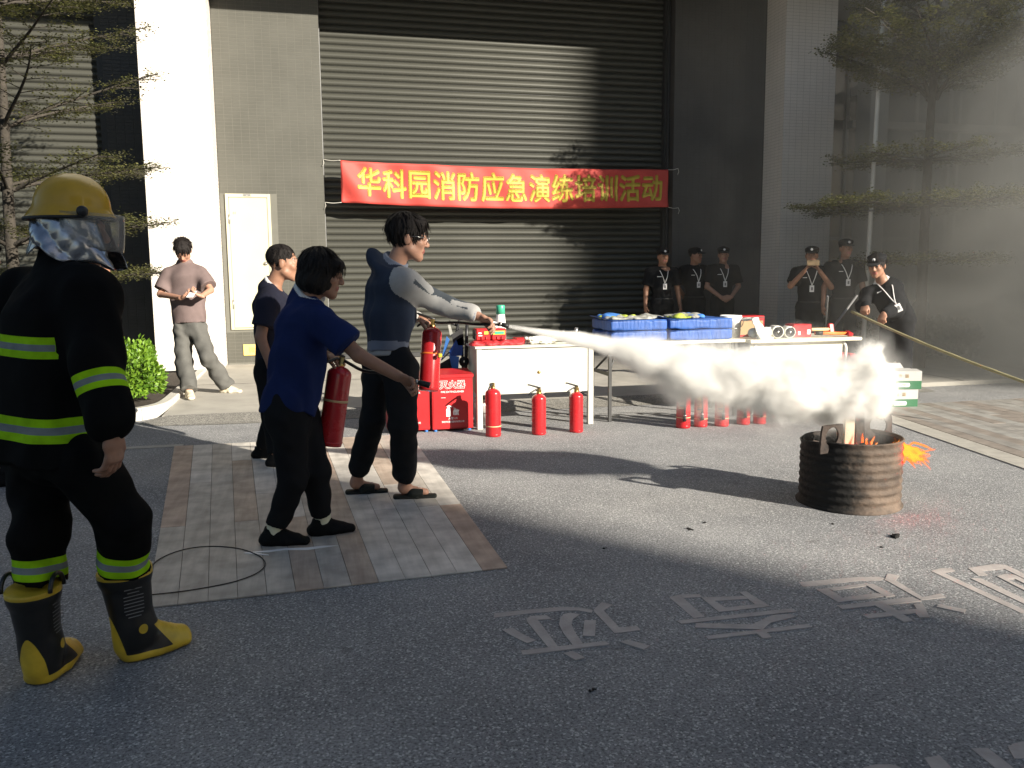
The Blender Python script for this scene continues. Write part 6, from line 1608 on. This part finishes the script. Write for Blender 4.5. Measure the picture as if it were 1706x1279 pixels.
# cream socks belong to her: short cuffs between trousers and shoes
pw = [o for o in bpy.data.objects if o.get('label', '').startswith('woman in blue')][0]
for an in (wl0 + UPV * .085, wl1 + UPV * .095 - CR * .02):
    sd = SDF().cone(an - UPV * .035, an + UPV * .06, .042, .043, flat=True); sdf_obj('sock', sd, .006, CL['sock'], pw)

# ---------------------------------------------------------------- man in the grey sleeved jacket discharging the powder
hl0, hr0 = A(*(0.249, 5.269, 0.000)), A(*(0.530, 5.071, 0.000))
Jh = dict(head=(0.596, 5.155, 1.593), face=hdg(12) - UPV * .14, nb=(0.509, 5.197, 1.436), shl=(0.452, 5.366, 1.357), shr=(0.542, 5.019, 1.327), pel=(0.463, 5.118, 0.908), hipl=(0.409, 5.204, 0.828), hipr=(0.522, 5.012, 0.836),
          ell=(0.528, 5.464, 1.134), elr=(0.748, 5.047, 1.207), wrl=(0.691, 5.327, 1.098), wrr=(0.973, 4.889, 1.123), knl=(0.350, 5.132, 0.490), knr=(0.520, 4.936, 0.493), anl=tuple(hl0 + UPV * .085), anr=tuple(hr0 + UPV * .085), tol=hdg(10), tor=hdg(6),
          hdr=nrm(A(*(1.087, 4.834, 1.074)) - A(*(0.973, 4.889, 1.123))), hnr=-UPV * .85 - CF * .4, htr=CF, hdl=nrm(A(*(0.757, 5.254, 1.062)) - A(*(0.691, 5.327, 1.098))), hnl=-UPV, htl=-CF)
def hood_col(C, ids, J, I):
    m = np.where(ids == 1, 1, 0); m[ids == 4] = 2; m[ids == 5] = 2
    a, b, c = J['shr'], J['elr'], J['wrr']; ax = nrm(c - a); d = C - a; t = d @ ax; L = np.linalg.norm(c - a); up_ = nrm(UPV - ax * (UPV @ ax)); sd_ = np.cross(ax, up_)
    arm = (ids == 1) & ((C - a) @ nrm(a - J['shl']) > -.10)
    ang = np.arctan2(d @ sd_, d @ up_)
    m[arm & (np.abs(np.abs(ang) - .95) < .23) & (t > .07) & (t < .42)] = 3
    m[(ids == 0) & (((C - J['pel']) @ I['sp']) < .055)] = 2
    return m
rh, Hh, Ih, Jhh = person('man in navy jacket with pale grey sleeves spraying white powder', Jh,
    dict(skin='light', girth=1.0, hair='full', hs=1.12, hb=.006, curlr=.60, thr=.75, curll=.8, hand=1.02,
         top=dict(name='jacket', mats=['hood', 'grey', 'grey2', 'patch'], colour=hood_col, g=1.02, sleeve='long', raglan=1, arm=(.084, .069, .055), hem=.005, waist=(.172, .135), chest=(.178, .132), hemr=(.158, .122), collar='hood', fold=.011, h=.0075, cuffp=.02),
         trousers=dict(c='blackt', r=(.108, .080, .066), jogger=True, fold=.008, cuff=.12, h=.0075, top=.10), shoe='slide', toe=.128))
glasses(Hh, rh)
sd = SDF(); sp_ = Ih['sp']; sd.ec(Jhh['pel'] + sp_ * .03, Jhh['pel'] - sp_ * .035, (.150, .114), (.165, .126), Ih['lat'], flat=True); sdf_obj('undershirt', sd, .009, CL['pale'], rh)

# ---------------------------------------------------------------- man in the dark polo behind them
nl0, nr0 = A(*(-0.382, 6.533, 0.000)), A(*(-0.266, 6.205, -0.000))
Jn = dict(head=(-0.176, 6.537, 1.471), face=hdg(14) - UPV * .05, nb=(-0.266, 6.570, 1.316), shl=(-0.214, 6.688, 1.206), shr=(-0.287, 6.352, 1.201), pel=(-0.287, 6.468, 0.741), hipl=(-0.266, 6.538, 0.679), hipr=(-0.294, 6.380, 0.687),
          ell=(-0.209, 6.711, 0.915), elr=(-0.345, 6.280, 0.938), wrl=(-0.143, 6.607, 0.714), wrr=(-0.278, 6.226, 0.725), knl=(-0.285, 6.436, 0.334), knr=(-0.276, 6.289, 0.340), anl=tuple(nl0 + UPV * .085), anr=tuple(nr0 + UPV * .085), tol=hdg(10), tor=hdg(0), htr=CR, hnr=CF)
person('man in dark navy polo with white piping standing behind the woman', Jn,
    dict(skin='tan', girth=1.02, hair='buzz', hs=1.10, hb=.008,
         top=dict(name='polo_shirt', mats=['navy', 'navy', 'navy', 'white'], g=1.02, sleeve='short', slen=.70, arm=(.078, .076, .05), hem=-.08, collar='polo', trim=True, fold=.005, h=.009),
         trousers=dict(c='black', r=(.100, .078, .062), fold=.006, h=.010), shoe='black'))

# ---------------------------------------------------------------- young man looking at his phone
D9 = 9.45
ZY = .062
yl0, yr0 = A(*(-1.309, 9.706, 0.060)), A(*(-0.917, 10.038, 0.060))
Jy = dict(z0=ZY, head=(-1.348, 10.142, 1.682), face=-CF * .75 + CR * .15 - UPV * .72, nb=(-1.345, 10.221, 1.577), shl=(-1.184, 10.166, 1.447), shr=(-1.515, 10.245, 1.444), pel=(-1.312, 10.122, 0.875), hipl=(-1.228, 10.095, 0.820), hipr=(-1.400, 10.135, 0.815),
          ell=(-1.062, 10.006, 1.238), elr=(-1.620, 10.176, 1.196), wrl=(-1.141, 9.830, 1.176), wrr=(-1.359, 9.880, 1.158), knl=(-1.115, 9.899, 0.486), knr=(-1.391, 10.011, 0.437), anl=tuple(yr0 + UPV * .085 - CR * .03), anr=tuple(yl0 + UPV * .085), tol=hdg(-5), tor=hdg(-62),
          hdl=-CR * .9 + UPV * .35, hdr=CR * .9 + UPV * .3, hnl=UPV, hnr=UPV, htl=-CF, htr=-CF)
ry_, Hy, Iy, Jyy = person('young man in mauve shirt looking down at his phone by the white pillar', Jy,
    dict(skin='light', girth=.95, hair='full', hs=1.05, hb=.009, curll=.55, curlr=.55,
         top=dict(name='shirt', mats=['mauve', 'mauve', 'mauve'], g=1.02, sleeve='short', slen=.80, arm=(.076, .088, .05), hem=-.02, waist=(.175, .12), chest=(.18, .122), hemr=(.185, .13), fold=.006, h=.010),
         trousers=dict(c='greyt', r=(.110, .092, .088), fold=.010, cuff=.02, h=.010), shoe='cream', sole=True, glr=.06, gll=.06))
c = A(*(-1.238, 9.773, 1.198)); mb = MB(); mb.box((-.036, -.075, -.004), (.036, .075, .004), ch=.003, M4=axis_frame(c, -CF * .4 + UPV * .9, CR)); o = mb.build('phone', M['white_pl']); tag(o, 'pale phone held in both hands by the young man', 'phone')

# ---------------------------------------------------------------- two people mostly hidden by the firefighter
def p6col(C, ids, J, I): return np.where((((C - J['nb']) @ UPV) > -.22), 0, 1)
J6 = stand(*(-1.938, 9.015, 0.000)[:2], 0.0, 250, 1.63, 'down')
person('person in jeans and two tone shirt mostly hidden behind the firefighter', J6,
    dict(skin='tan', hair='short', girth=.95, hb=.010, top=dict(name='shirt', mats=['navy', 'pale'], colour=p6col, sleeve='short', hem=-.10, h=.012), trousers=dict(c='jean', h=.012), shoe='cream'))
J7 = stand(*(-2.074, 6.188, 0.000)[:2], 0.0, 40, 1.62, 'down')
person('dark haired person in black at the left edge behind the firefighter', J7,
    dict(skin='tan', hair='bob', girth=.95, hb=.010, top=dict(name='shirt', mats=['black'], sleeve='long', hem=-.10, h=.012), trousers=dict(c='black', h=.012), shoe='black'))

# ---------------------------------------------------------------- security guards
GZ = lambda y: .05 + .07 * (y - 8.6) / 5.6 if y > 8.6 else 0.0
def guard(x, y, ang, H, arms, label, skin='tan', **k):
    z = GZ(y); J = stand(x, y, z, ang, H, arms, k.pop('lean', 0.0), hd_turn=k.pop('turn', 0.0), hd_down=k.pop('down', 0.0))
    J.update(k.pop('J', {}))
    r, Hd, I, JJ = person(label, J, dict(skin=skin, girth=1.0, hair='buzz', hb=.011, group='security guards in black caps and lanyards', gll=z, glr=z, curlr=k.get('curl', .4), curll=k.get('curl', .4), thl=.7, thr=.7,
        top=dict(name='shirt', mats=['guard', 'guard', 'guard'], sleeve='short', slen=.80, arm=(.076, .078, .05), hem=-.03, hemr=(.150, .112), collar='polo', fold=.006, h=.013),
        trousers=dict(c='guard', r=(.100, .080, .070), fold=.006, h=.014), shoe='black'))
    cap(Hd, r, .011); lanyard(r, I, JJ, 1.0)
    mb = MB(); mb.tube([JJ['pel'] + I['sp'] * .02 + I['lat'] * .155 * math.cos(t) + I['fw'] * .118 * math.sin(t) for t in np.linspace(0, 2 * math.pi, 24, endpoint=False)], .012, 6, closed=True); mb.build('belt', M['black_pl'], r)
    return r, Hd, I, JJ
guard(5.27, 12.05, 184, 1.67, 'down', 'guard with arms at his sides in front of the right end of the shutter', 'tan')
guard(5.90, 12.25, 176, 1.69, 'back', 'guard with hidden hands turning his head, between two other guards', 'tan', turn=-30)
guard(6.33, 12.15, 188, 1.70, 'clasp', 'guard with hands clasped in front beside the right white pillar', 'light', turn=12)
g4 = guard(6.72, 10.35, 205, 1.66, 'phone', 'guard holding a phone up in front of the white pillar', 'tan', turn=10)
c = (g4[3]['wrl'] + g4[3]['wrr']) / 2 + g4[2]['fw'] * .075 + UPV * .11
mb = MB(); mb.box((-.080, -.0045, -.038), (.080, .0045, .038), ch=.004, M4=axis_frame(c, UPV, g4[2]['lat'])); ph = mb.build('phone', M['cardboard']); tag(ph, 'phone in a pale case held sideways by the guard at the pillar', 'phone')
mb = MB()
for x in (-.05, -.01, .035): mb.box((x - .012, .005, -.022), (x + .010, .0056, .02), M4=axis_frame(c, UPV, -g4[2]['lat']))
mb.build('case_pattern', M['ink'], ph)
guard(7.10, 10.15, 192, 1.76, 'down', 'dim guard half hidden in smoke behind the guard with the pole', 'dark')
# guard leaning over the bamboo pole
fg = nrm(-CF * .75 - CR * .62); lg = A(fg[1], -fg[0], 0)
b0 = A(*(6.329, 8.048, -0.005)) ; b0[2] = GZ(b0[1])
pa, pb_ = A(*(5.833, 7.981, 0.950)), A(*(5.933, 7.800, 0.859))
J6g = dict(z0=GZ(b0[1]), pel=tuple(b0 + UPV * .90), nb=(6.161, 8.131, 1.276), face=fg - UPV * .22, head=(6.050, 8.076, 1.446), shl=tuple(A(*(6.272, 8.087, 1.143))), shr=tuple(A(*(6.047, 8.205, 1.158))), hipl=tuple(b0 + UPV * .83 - lg * .085), hipr=tuple(b0 + UPV * .83 + lg * .085),
          ell=(6.229, 7.951, 0.970), elr=(5.945, 8.147, 1.001), wrl=tuple(pb_ + UPV * .07 - fg * .06), wrr=tuple(pa + UPV * .07 - fg * .07), knl=tuple(b0 + UPV * .46 - lg * .10 + fg * .05), knr=tuple(b0 + UPV * .46 + lg * .10 + fg * .05),
          anl=tuple(b0 + UPV * .08 - lg * .11), anr=tuple(b0 + UPV * .08 + lg * .11), tol=fg, tor=fg, hdl=fg * .6 - UPV * .75, hdr=fg * .6 - UPV * .75, hnl=-UPV - fg * .2, hnr=-UPV - fg * .2, htl=lg, htr=-lg)
r6, H6, I6, JJ6 = person('guard leaning forward and gripping a long bamboo pole', J6g,
    dict(skin='tan', girth=1.0, hair='short', hs=1.05, hb=.009, group='security guards in black caps and lanyards', curll=.9, curlr=.9, thl=.9, thr=.9,
         top=dict(name='jacket', mats=['guard', 'guard', 'white'], sleeve='long', arm=(.082, .076, .058), hem=-.06, collar='polo', fold=.007, h=.011), trousers=dict(c='guard', r=(.100, .080, .070), fold=.006, h=.013), shoe='black', gll=GZ(b0[1]), glr=GZ(b0[1])))
cap(H6, r6, .010); lanyard(r6, I6, JJ6, 1.0, d=.195, dz=.27)

# ================================================================ VEGETATION
def leaves(mb, c, n, sx, sy, sz, size, r, flat=.4):
    for _ in range(n):
        p = Vector((c[0] + r.gauss(0, sx), c[1] + r.gauss(0, sy), c[2] + r.gauss(0, sz)))
        a = r.uniform(0, 6.28); l = size * r.uniform(.6, 1.3); w_ = l * .45
        d = Vector((math.cos(a), math.sin(a), r.uniform(-.6, .7))).normalized(); s = d.cross(Vector((r.uniform(-flat, flat), r.uniform(-flat, flat), 1))).normalized()
        b = len(mb.v); mb.v += [p[:], (p + d * l * .5 + s * w_)[:], (p + d * l)[:], (p + d * l * .5 - s * w_)[:]]
        mb.f.append((b, b + 1, b + 2, b + 3)); mb.mi.append(0); mb.sm.append(False)
def tier_tree(x, y, h, r0, tiers, label, seed, leafm, lsize, density):
    r = random.Random(seed); e = empty('tree', (x, y, .08), label=label, cat='tree', group='layered umbrella trees beside the pillars')
    mb = MB(); tr = []
    for i in range(15): t = i / 14; tr.append(Vector((x + .03 * math.sin(t * 6 + seed), y + .03 * math.cos(t * 5), .08 + h * t)))
    mb.tube(tr, [r0 * (1 - .75 * i / 14) + .006 for i in range(15)], 10); trunk = mb.build('trunk', M['bark'], e)
    lm = MB(); bmh = MB()
    for (z, R, nb, rise, dens) in tiers:
        for k in range(nb):
            a = 2 * math.pi * (k + r.uniform(-.25, .25)) / nb; L = R * r.uniform(.8, 1.08)
            d = Vector((math.cos(a), math.sin(a), 0)); s_ = Vector((-d.y, d.x, 0))
            pts = [Vector((x, y, z)) + d * (L * t) + Vector((0, 0, rise * L * (t ** .8) - .04 * L * t * t)) + s_ * (.05 * L * math.sin(3 * t + k)) for t in [i / 7 for i in range(8)]]
            bmh.tube(pts, [.020 * (1 - .85 * i / 7) * (R / 1.6) + .003 for i in range(8)], 5, caps=False)
            for q in range(int(11 * R / 1.5)):
                t = .18 + .8 * q / (11 * R / 1.5) + r.uniform(-.03, .03); i = min(6, int(t * 7)); p = pts[i].lerp(pts[i + 1], t * 7 - i)
                sd_ = 1 if q % 2 else -1; l2 = L * .34 * (1.1 - t) + .12; dd = (d * .75 + s_ * sd_ * r.uniform(.5, 1.0) + Vector((0, 0, r.uniform(-.04, .22)))).normalized()
                tw = [p, p + dd * l2 * .5 + Vector((0, 0, .01)), p + dd * l2]
                bmh.tube(tw, [.006, .004, .0022], 4, caps=False)
                for z_ in range(5):
                    tt = .2 + .2 * z_; c = p + dd * l2 * tt; d3 = (dd + s_ * r.uniform(-1, 1) + Vector((0, 0, r.uniform(-.2, .35)))).normalized(); l3 = .05 + .07 * r.random()
                    bmh.tube([c, c + d3 * l3], [.0026, .0014], 3, caps=False)
                    leaves(lm, c + d3 * l3, int(dens * density * r.uniform(.5, 1.3)), .045, .045, .026, lsize, r)
    bmh.build('branches', M['bark'], trunk, kind='stuff')
    lm.build('crown', leafm, e, kind='stuff')
    return e
tier_tree(-3.16, 10.5, 4.9, .075, [(1.25, 1.62, 7, .16, 1.0), (1.75, 1.72, 7, .20, 1.0), (2.35, 1.66, 8, .24, .9), (3.0, 1.55, 7, .42, .7), (3.7, 1.5, 8, .38, .8), (4.3, 1.3, 7, .30, 1.3)], 'layered tree with fine dark twigs before the left shutter', 3, M['leaf_tree'], .027, 30.0)
tier_tree(8.06, 9.8, 6.2, .075, [(1.52, 1.1, 7, .02, 1.0), (2.25, 1.78, 9, .03, 1.2), (2.85, 1.2, 7, .05, 1.0), (3.62, 1.45, 11, .62, 1.5), (4.0, 1.35, 9, .45, 1.6), (4.6, 1.2, 8, .4, 1.5)], 'layered tree veiled by smoke at the right of the pillar', 8, M['leaf_tree'], .034, 24.0)
def bush(c, R, n, label, m, size, seed, cat='shrub', group=None):
    r = random.Random(seed); e = empty('shrub', (c[0], c[1], .08), label=label, cat=cat, group=group); mb = MB()
    for _ in range(n):
        a = r.uniform(0, 6.28); zz = r.uniform(-.55, 1); q = math.sqrt(max(0, 1 - zz * zz)); k = r.uniform(.80, 1.05) * (1 + .10 * math.sin(a * 3 + zz * 5 + seed))
        q = q ** .6
        p = Vector((c[0] + R[0] * q * math.cos(a) * k, c[1] + R[1] * q * math.sin(a) * k, c[2] + R[2] * zz * k))
        nn = Vector((math.cos(a) * q, math.sin(a) * q, zz + .4)).normalized(); d = (nn + Vector((r.uniform(-1, 1), r.uniform(-1, 1), r.uniform(-.5, 1))) * .9).normalized()
        s = d.cross(nn + Vector((r.uniform(-.5, .5), r.uniform(-.5, .5), .2))).normalized(); l = size * r.uniform(.6, 1.25)
        b = len(mb.v); w_ = l * .30; up_ = s.cross(d) * (l * .10)
        mb.v += [p[:], (p + d * l * .55 + s * w_)[:], (p + d * l - up_)[:], (p + d * l * .55 - s * w_)[:], (p + d * l * .5 - up_ * .8)[:]]
        mb.f += [(b, b + 1, b + 4), (b + 1, b + 2, b + 4), (b + 2, b + 3, b + 4), (b + 3, b, b + 4)]; mb.mi += [0] * 4; mb.sm += [False] * 4
    mb.build('leaf_mass', m, e, kind='stuff')
    st_ = MB()
    for k in range(9):
        a = r.uniform(0, 6.28); st_.tube([(c[0] + .04 * math.cos(a), c[1] + .04 * math.sin(a), .07), (c[0] + R[0] * .6 * math.cos(a), c[1] + R[1] * .6 * math.sin(a), c[2] + R[2] * .5)], [.012, .005], 5)
    st_.build('stems', M['bark'], e, kind='stuff')
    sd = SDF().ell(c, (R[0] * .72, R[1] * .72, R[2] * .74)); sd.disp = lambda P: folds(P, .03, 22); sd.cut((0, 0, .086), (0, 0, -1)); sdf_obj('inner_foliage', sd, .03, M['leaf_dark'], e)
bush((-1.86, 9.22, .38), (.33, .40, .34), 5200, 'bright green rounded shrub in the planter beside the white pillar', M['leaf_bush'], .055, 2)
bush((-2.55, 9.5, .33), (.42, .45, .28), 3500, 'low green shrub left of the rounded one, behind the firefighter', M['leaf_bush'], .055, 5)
rr = random.Random(21)
for k, (x, y, R, lb) in enumerate(((7.35, 10.9, .34, 'dark leafy shrub behind the beige table, leftmost in the smoke'), (7.95, 10.5, .36, 'dark leafy shrub left of the carton stack'), (8.6, 10.9, .40, 'dark leafy shrub at the foot of the layered tree in smoke'), (9.3, 10.7, .38, 'dark leafy shrub deepest in the smoke at the right'))):
    bush((x, y, .34), (R, R, .32), 1500, lb, M['leaf_dark'], .08, 30 + k, group='dark shrubs veiled by smoke')

# ================================================================ POWDER, SMOKE AND FIRE
def vol_mat(name, build):
    m = bpy.data.materials.new(name); m.use_nodes = True; nt = m.node_tree; nt.nodes.clear()
    out = nt.nodes.new('ShaderNodeOutputMaterial'); build(nt, out); return m
def math_(nt, op, a, b=None, clamp=False):
    n = nt.nodes.new('ShaderNodeMath'); n.operation = op; n.use_clamp = clamp
    for i, v in enumerate((a, b)):
        if v is None: continue
        if isinstance(v, (int, float)): n.inputs[i].default_value = v
        else: nt.links.new(v, n.inputs[i])
    return n.outputs[0]
def curve(nt, x, pts):
    n = nt.nodes.new('ShaderNodeFloatCurve'); c = n.mapping.curves[0]
    while len(c.points) > 2: c.points.remove(c.points[1])
    c.points[0].location = pts[0]; c.points[-1].location = pts[-1]
    for p in pts[1:-1]: c.points.new(*p)
    for p in c.points: p.handle_type = 'AUTO_CLAMPED'
    n.mapping.extend = 'HORIZONTAL'; n.mapping.update(); nt.links.new(x, n.inputs['Value']); return n.outputs[0]
# powder jet: runs along local x, 3.05 m from the nozzle to beyond the drum
JA = Vector((1.135, 4.822, 1.066)); JB = Vector((3.472, 4.211, 0.684)); JL = (JB - JA).length
TJ = axis_frame(JA, UPV * 1.0, JB - JA)      # z up-ish; re-orthogonalised below
xj = (JB - JA).normalized(); yj = Vector((0, 0, 1)).cross(xj).normalized(); zj = xj.cross(yj)
TJ = Matrix(((xj.x, yj.x, zj.x, JA.x), (xj.y, yj.y, zj.y, JA.y), (xj.z, yj.z, zj.z, JA.z), (0, 0, 0, 1)))
#  x/JL : radius, vertical offset of the axis (m)
RAD = [(0, .014), (.06, .024), (.15, .044), (.25, .080), (.36, .155), (.45, .215), (.65, .255), (.8, .265), (.9, .245), (.97, .185), (1.0, .13)]
OFF = [(0, 0), (.15, -.014), (.25, -.032), (.36, -.080), (.45, -.112), (.65, -.100), (.8, -.080), (.9, -.055), (1.0, -.03)]
def powder(nt, out):
    tc = nt.nodes.new('ShaderNodeTexCoord'); sx = nt.nodes.new('ShaderNodeSeparateXYZ'); nt.links.new(tc.outputs['Object'], sx.inputs[0])
    t = math_(nt, 'DIVIDE', sx.outputs[0], JL)
    r = math_(nt, 'MULTIPLY', curve(nt, t, [(a, b) for a, b in RAD]), 1.0)
    off = math_(nt, 'SUBTRACT', curve(nt, t, [(a, b + .5) for a, b in OFF]), .5)
    dz = math_(nt, 'SUBTRACT', sx.outputs[2], off)
    rr_ = math_(nt, 'SQRT', math_(nt, 'ADD', math_(nt, 'MULTIPLY', dz, dz), math_(nt, 'MULTIPLY', sx.outputs[1], sx.outputs[1])))
    rel = math_(nt, 'DIVIDE', rr_, r)
    mp = nt.nodes.new('ShaderNodeMapping'); nt.links.new(tc.outputs['Object'], mp.inputs[0]); mp.inputs['Scale'].default_value = (.85, 1, 1)
    n1 = nt.nodes.new('ShaderNodeTexNoise'); n1.inputs['Scale'].default_value = 4.6; n1.inputs['Detail'].default_value = 6.0; n1.inputs['Roughness'].default_value = .60; n1.inputs['Distortion'].default_value = .15
    nt.links.new(mp.outputs[0], n1.inputs['Vector'])
    amp = curve(nt, t, [(0, .12), (.2, .30), (.4, .5), (.65, .66), (1, .70)])
    nz = math_(nt, 'MULTIPLY', math_(nt, 'MULTIPLY', math_(nt, 'SUBTRACT', n1.outputs[0], .5), 3.0), amp)
    s = math_(nt, 'SUBTRACT', math_(nt, 'ADD', math_(nt, 'SUBTRACT', 1.0, rel), nz), math_(nt, 'MULTIPLY', curve(nt, t, [(0, 0), (.82, 0), (.91, .09), (1.0, .75)]), 3.0))
    edge = curve(nt, t, [(0, .30), (.3, .28), (.6, .30), (1, .55)])
    d = math_(nt, 'MULTIPLY', s, math_(nt, 'DIVIDE', 1.0, math_(nt, 'SUBTRACT', 1.02, edge)), True)
    d = math_(nt, 'POWER', d, 2.0)
    den = curve(nt, t, [(0, 1.0), (.12, .9), (.3, .40), (.5, .26), (.75, .30), (1, .42)])
    veil = math_(nt, 'MULTIPLY', math_(nt, 'ADD', math_(nt, 'SUBTRACT', 1.35, rel), nz), curve(nt, t, [(0, 0), (.2, .05), (.35, .6), (.9, .6), (.97, 0), (1, 0)]), True)
    dens = math_(nt, 'ADD', math_(nt, 'MULTIPLY', math_(nt, 'MULTIPLY', d, den), 240.0), math_(nt, 'MULTIPLY', veil, 3.2))
    pv = nt.nodes.new('ShaderNodeVolumePrincipled'); pv.inputs['Color'].default_value = (.950, .940, .915, 1); pv.inputs['Anisotropy'].default_value = .0
    nt.links.new(dens, pv.inputs['Density']); nt.links.new(pv.outputs[0], out.inputs['Volume'])
mb = MB(); ring = 16; prev = None; vs = []; fs = []
ts = [0, .04, .1, .16, .24, .32, .40, .5, .6, .7, .8, .9, .97, 1.10]
def lerp_tab(tab, t):
    for (a, b), (c, d) in zip(tab[:-1], tab[1:]):
        if t <= c: return b + (d - b) * (t - a) / (c - a)
    return tab[-1][1]
for t in ts:
    R = lerp_tab(RAD, min(t, 1)) * (1.35 + .62 * min(1, t * 2)) + .004
    if t > 1: R = .30
    for k in range(ring):
        a = 2 * math.pi * k / ring; vs.append((t * JL, R * math.cos(a), R * math.sin(a) + lerp_tab(OFF, min(t, 1))))
fs = [(i * ring + k, i * ring + (k + 1) % ring, (i + 1) * ring + (k + 1) % ring, (i + 1) * ring + k) for i in range(len(ts) - 1) for k in range(ring)]
fs += [tuple(range(ring - 1, -1, -1)), tuple((len(ts) - 1) * ring + k for k in range(ring))]
mb.add(vs, fs); po = mb.build('powder_cloud', vol_mat('powder', powder), kind='stuff'); po.matrix_world = TJ; po.active_material.cycles.volume_step_rate = .25
tag(po, 'dense white powder cloud blown from the nozzle to the drum', 'powder cloud')

# grey smoke drifting to the right behind the drum
def smoke(nt, out):
    tc = nt.nodes.new('ShaderNodeTexCoord'); sx = nt.nodes.new('ShaderNodeSeparateXYZ'); nt.links.new(tc.outputs['Object'], sx.inputs[0])
    n1 = nt.nodes.new('ShaderNodeTexNoise'); n1.inputs['Scale'].default_value = .62; n1.inputs['Detail'].default_value = 5.0; n1.inputs['Roughness'].default_value = .55; n1.inputs['Distortion'].default_value = .8
    nt.links.new(tc.outputs['Object'], n1.inputs['Vector'])
    c = nt.nodes.new('ShaderNodeValToRGB'); c.color_ramp.elements[0].position = .40; c.color_ramp.elements[1].position = .66; c.color_ramp.elements[0].color = (.16, .16, .16, 1)
    nt.links.new(n1.outputs[0], c.inputs[0])
    gx = curve(nt, math_(nt, 'DIVIDE', math_(nt, 'SUBTRACT', sx.outputs[0], 4.6), 7.0), [(0, .0), (.25, .04), (.42, .14), (.57, .44), (.78, 1.0), (1, 1.0)])
    gz = curve(nt, math_(nt, 'DIVIDE', sx.outputs[2], 6.0), [(0, .85), (.25, 1.0), (.5, .62), (1, .28)])
    d = math_(nt, 'MULTIPLY', math_(nt, 'MULTIPLY', math_(nt, 'MULTIPLY', c.outputs[0], gx), gz), SMOKE_D)
    pv = nt.nodes.new('ShaderNodeVolumePrincipled'); pv.inputs['Color'].default_value = (.66, .655, .62, 1); pv.inputs['Anisotropy'].default_value = .1
    nt.links.new(d, pv.inputs['Density']); nt.links.new(pv.outputs[0], out.inputs['Volume'])
SMOKE_D = 1.9
mb = MB(); mb.box((4.65, 6.6, .02), (12.5, 12.35, 6.2)); sk = mb.build('smoke', vol_mat('smoke', smoke), kind='stuff'); tag(sk, 'grey smoke drifting over the trees and guards at the right', 'smoke')

# flames: closed tongues of glowing gas
def flame(nt, out, k_=4.0):
    tc = nt.nodes.new('ShaderNodeTexCoord')
    n1 = nt.nodes.new('ShaderNodeTexNoise'); n1.inputs['Scale'].default_value = 22.0; n1.inputs['Detail'].default_value = 3.0; n1.inputs['Distortion'].default_value = 1.2; nt.links.new(tc.outputs['Object'], n1.inputs['Vector'])
    c = nt.nodes.new('ShaderNodeValToRGB'); c.color_ramp.elements[0].position = .46; c.color_ramp.elements[1].position = .64
    nt.links.new(n1.outputs[0], c.inputs[0])
    em = nt.nodes.new('ShaderNodeEmission'); em.inputs['Color'].default_value = (1.0, .50, .13, 1); nt.links.new(math_(nt, 'MULTIPLY', c.outputs[0], k_), em.inputs['Strength'])
    ab = nt.nodes.new('ShaderNodeVolumeAbsorption'); ab.inputs['Color'].default_value = (1.0, .80, .50, 1); nt.links.new(math_(nt, 'MULTIPLY', c.outputs[0], 5.0), ab.inputs['Density']); ad = nt.nodes.new('ShaderNodeAddShader'); nt.links.new(em.outputs[0], ad.inputs[0]); nt.links.new(ab.outputs[0], ad.inputs[1]); nt.links.new(ad.outputs[0], out.inputs['Volume'])
FM = vol_mat('flame_gas', flame)
def tongue(pts, rs, parent, m=None):
    mb = MB(); mb.tube(smooth_path(pts, 5), [a for a in np.interp(np.linspace(0, 1, (len(pts) - 1) * 5 + 1), np.linspace(0, 1, len(rs)), rs)], 8); return mb.build('flame_tongue', m or FM, parent)
fe = empty('flames', (3.220, 4.176, 0.349), label='orange flames licking over the rim of the drum to the right', cat='fire')
fr_ = random.Random(4)
for k, (p0, p1, rr0) in enumerate((
    ((3.109, 4.219, 0.318), (3.124, 4.230, 0.426), .009), ((3.117, 4.197, 0.322), (3.134, 4.204, 0.402), .010), ((3.166, 4.226, 0.314), (3.204, 4.228, 0.404), .008), ((3.161, 4.187, 0.322), (3.194, 4.186, 0.377), .010),
    ((3.205, 4.197, 0.321), (3.303, 4.180, 0.376), .007), ((3.239, 4.210, 0.323), (3.295, 4.200, 0.351), .008), ((3.246, 4.166, 0.325), (3.320, 4.158, 0.393), .009), ((3.281, 4.160, 0.338), (3.330, 4.154, 0.379), .010))):
    p0, p1 = Vector(p0), Vector(p1); m_ = p0.lerp(p1, .5) + Vector((fr_.uniform(-.012, .012), fr_.uniform(-.02, .02), fr_.uniform(-.008, .012)))
    tongue([p0, m_, p1], (rr0, rr0 * .9, .002), fe)
wisp = vol_mat('flame_wisp', lambda nt, out: flame(nt, out, .62))
for k in range(30):
    a = Vector((3.306, 4.147, 0.361)) + Vector((fr_.uniform(-.01, .02), fr_.uniform(-.05, .05), fr_.uniform(-.035, .01)))
    b = Vector((3.438, 4.075, 0.297)) + Vector((fr_.uniform(-.10, .035), fr_.uniform(-.07, .07), fr_.uniform(-.045, .045)))
    q = [a.lerp(b, t) + Vector((fr_.uniform(-.012, .012), fr_.uniform(-.015, .015), .028 * math.sin(t * 3.3 + k) + fr_.uniform(-.010, .010))) for t in (0, .25, .5, .75, 1)]
    tongue(q, (.003, .006 * fr_.uniform(.5, 1.5), .009 * fr_.uniform(.4, 1.5), .005, .001), fe, wisp)
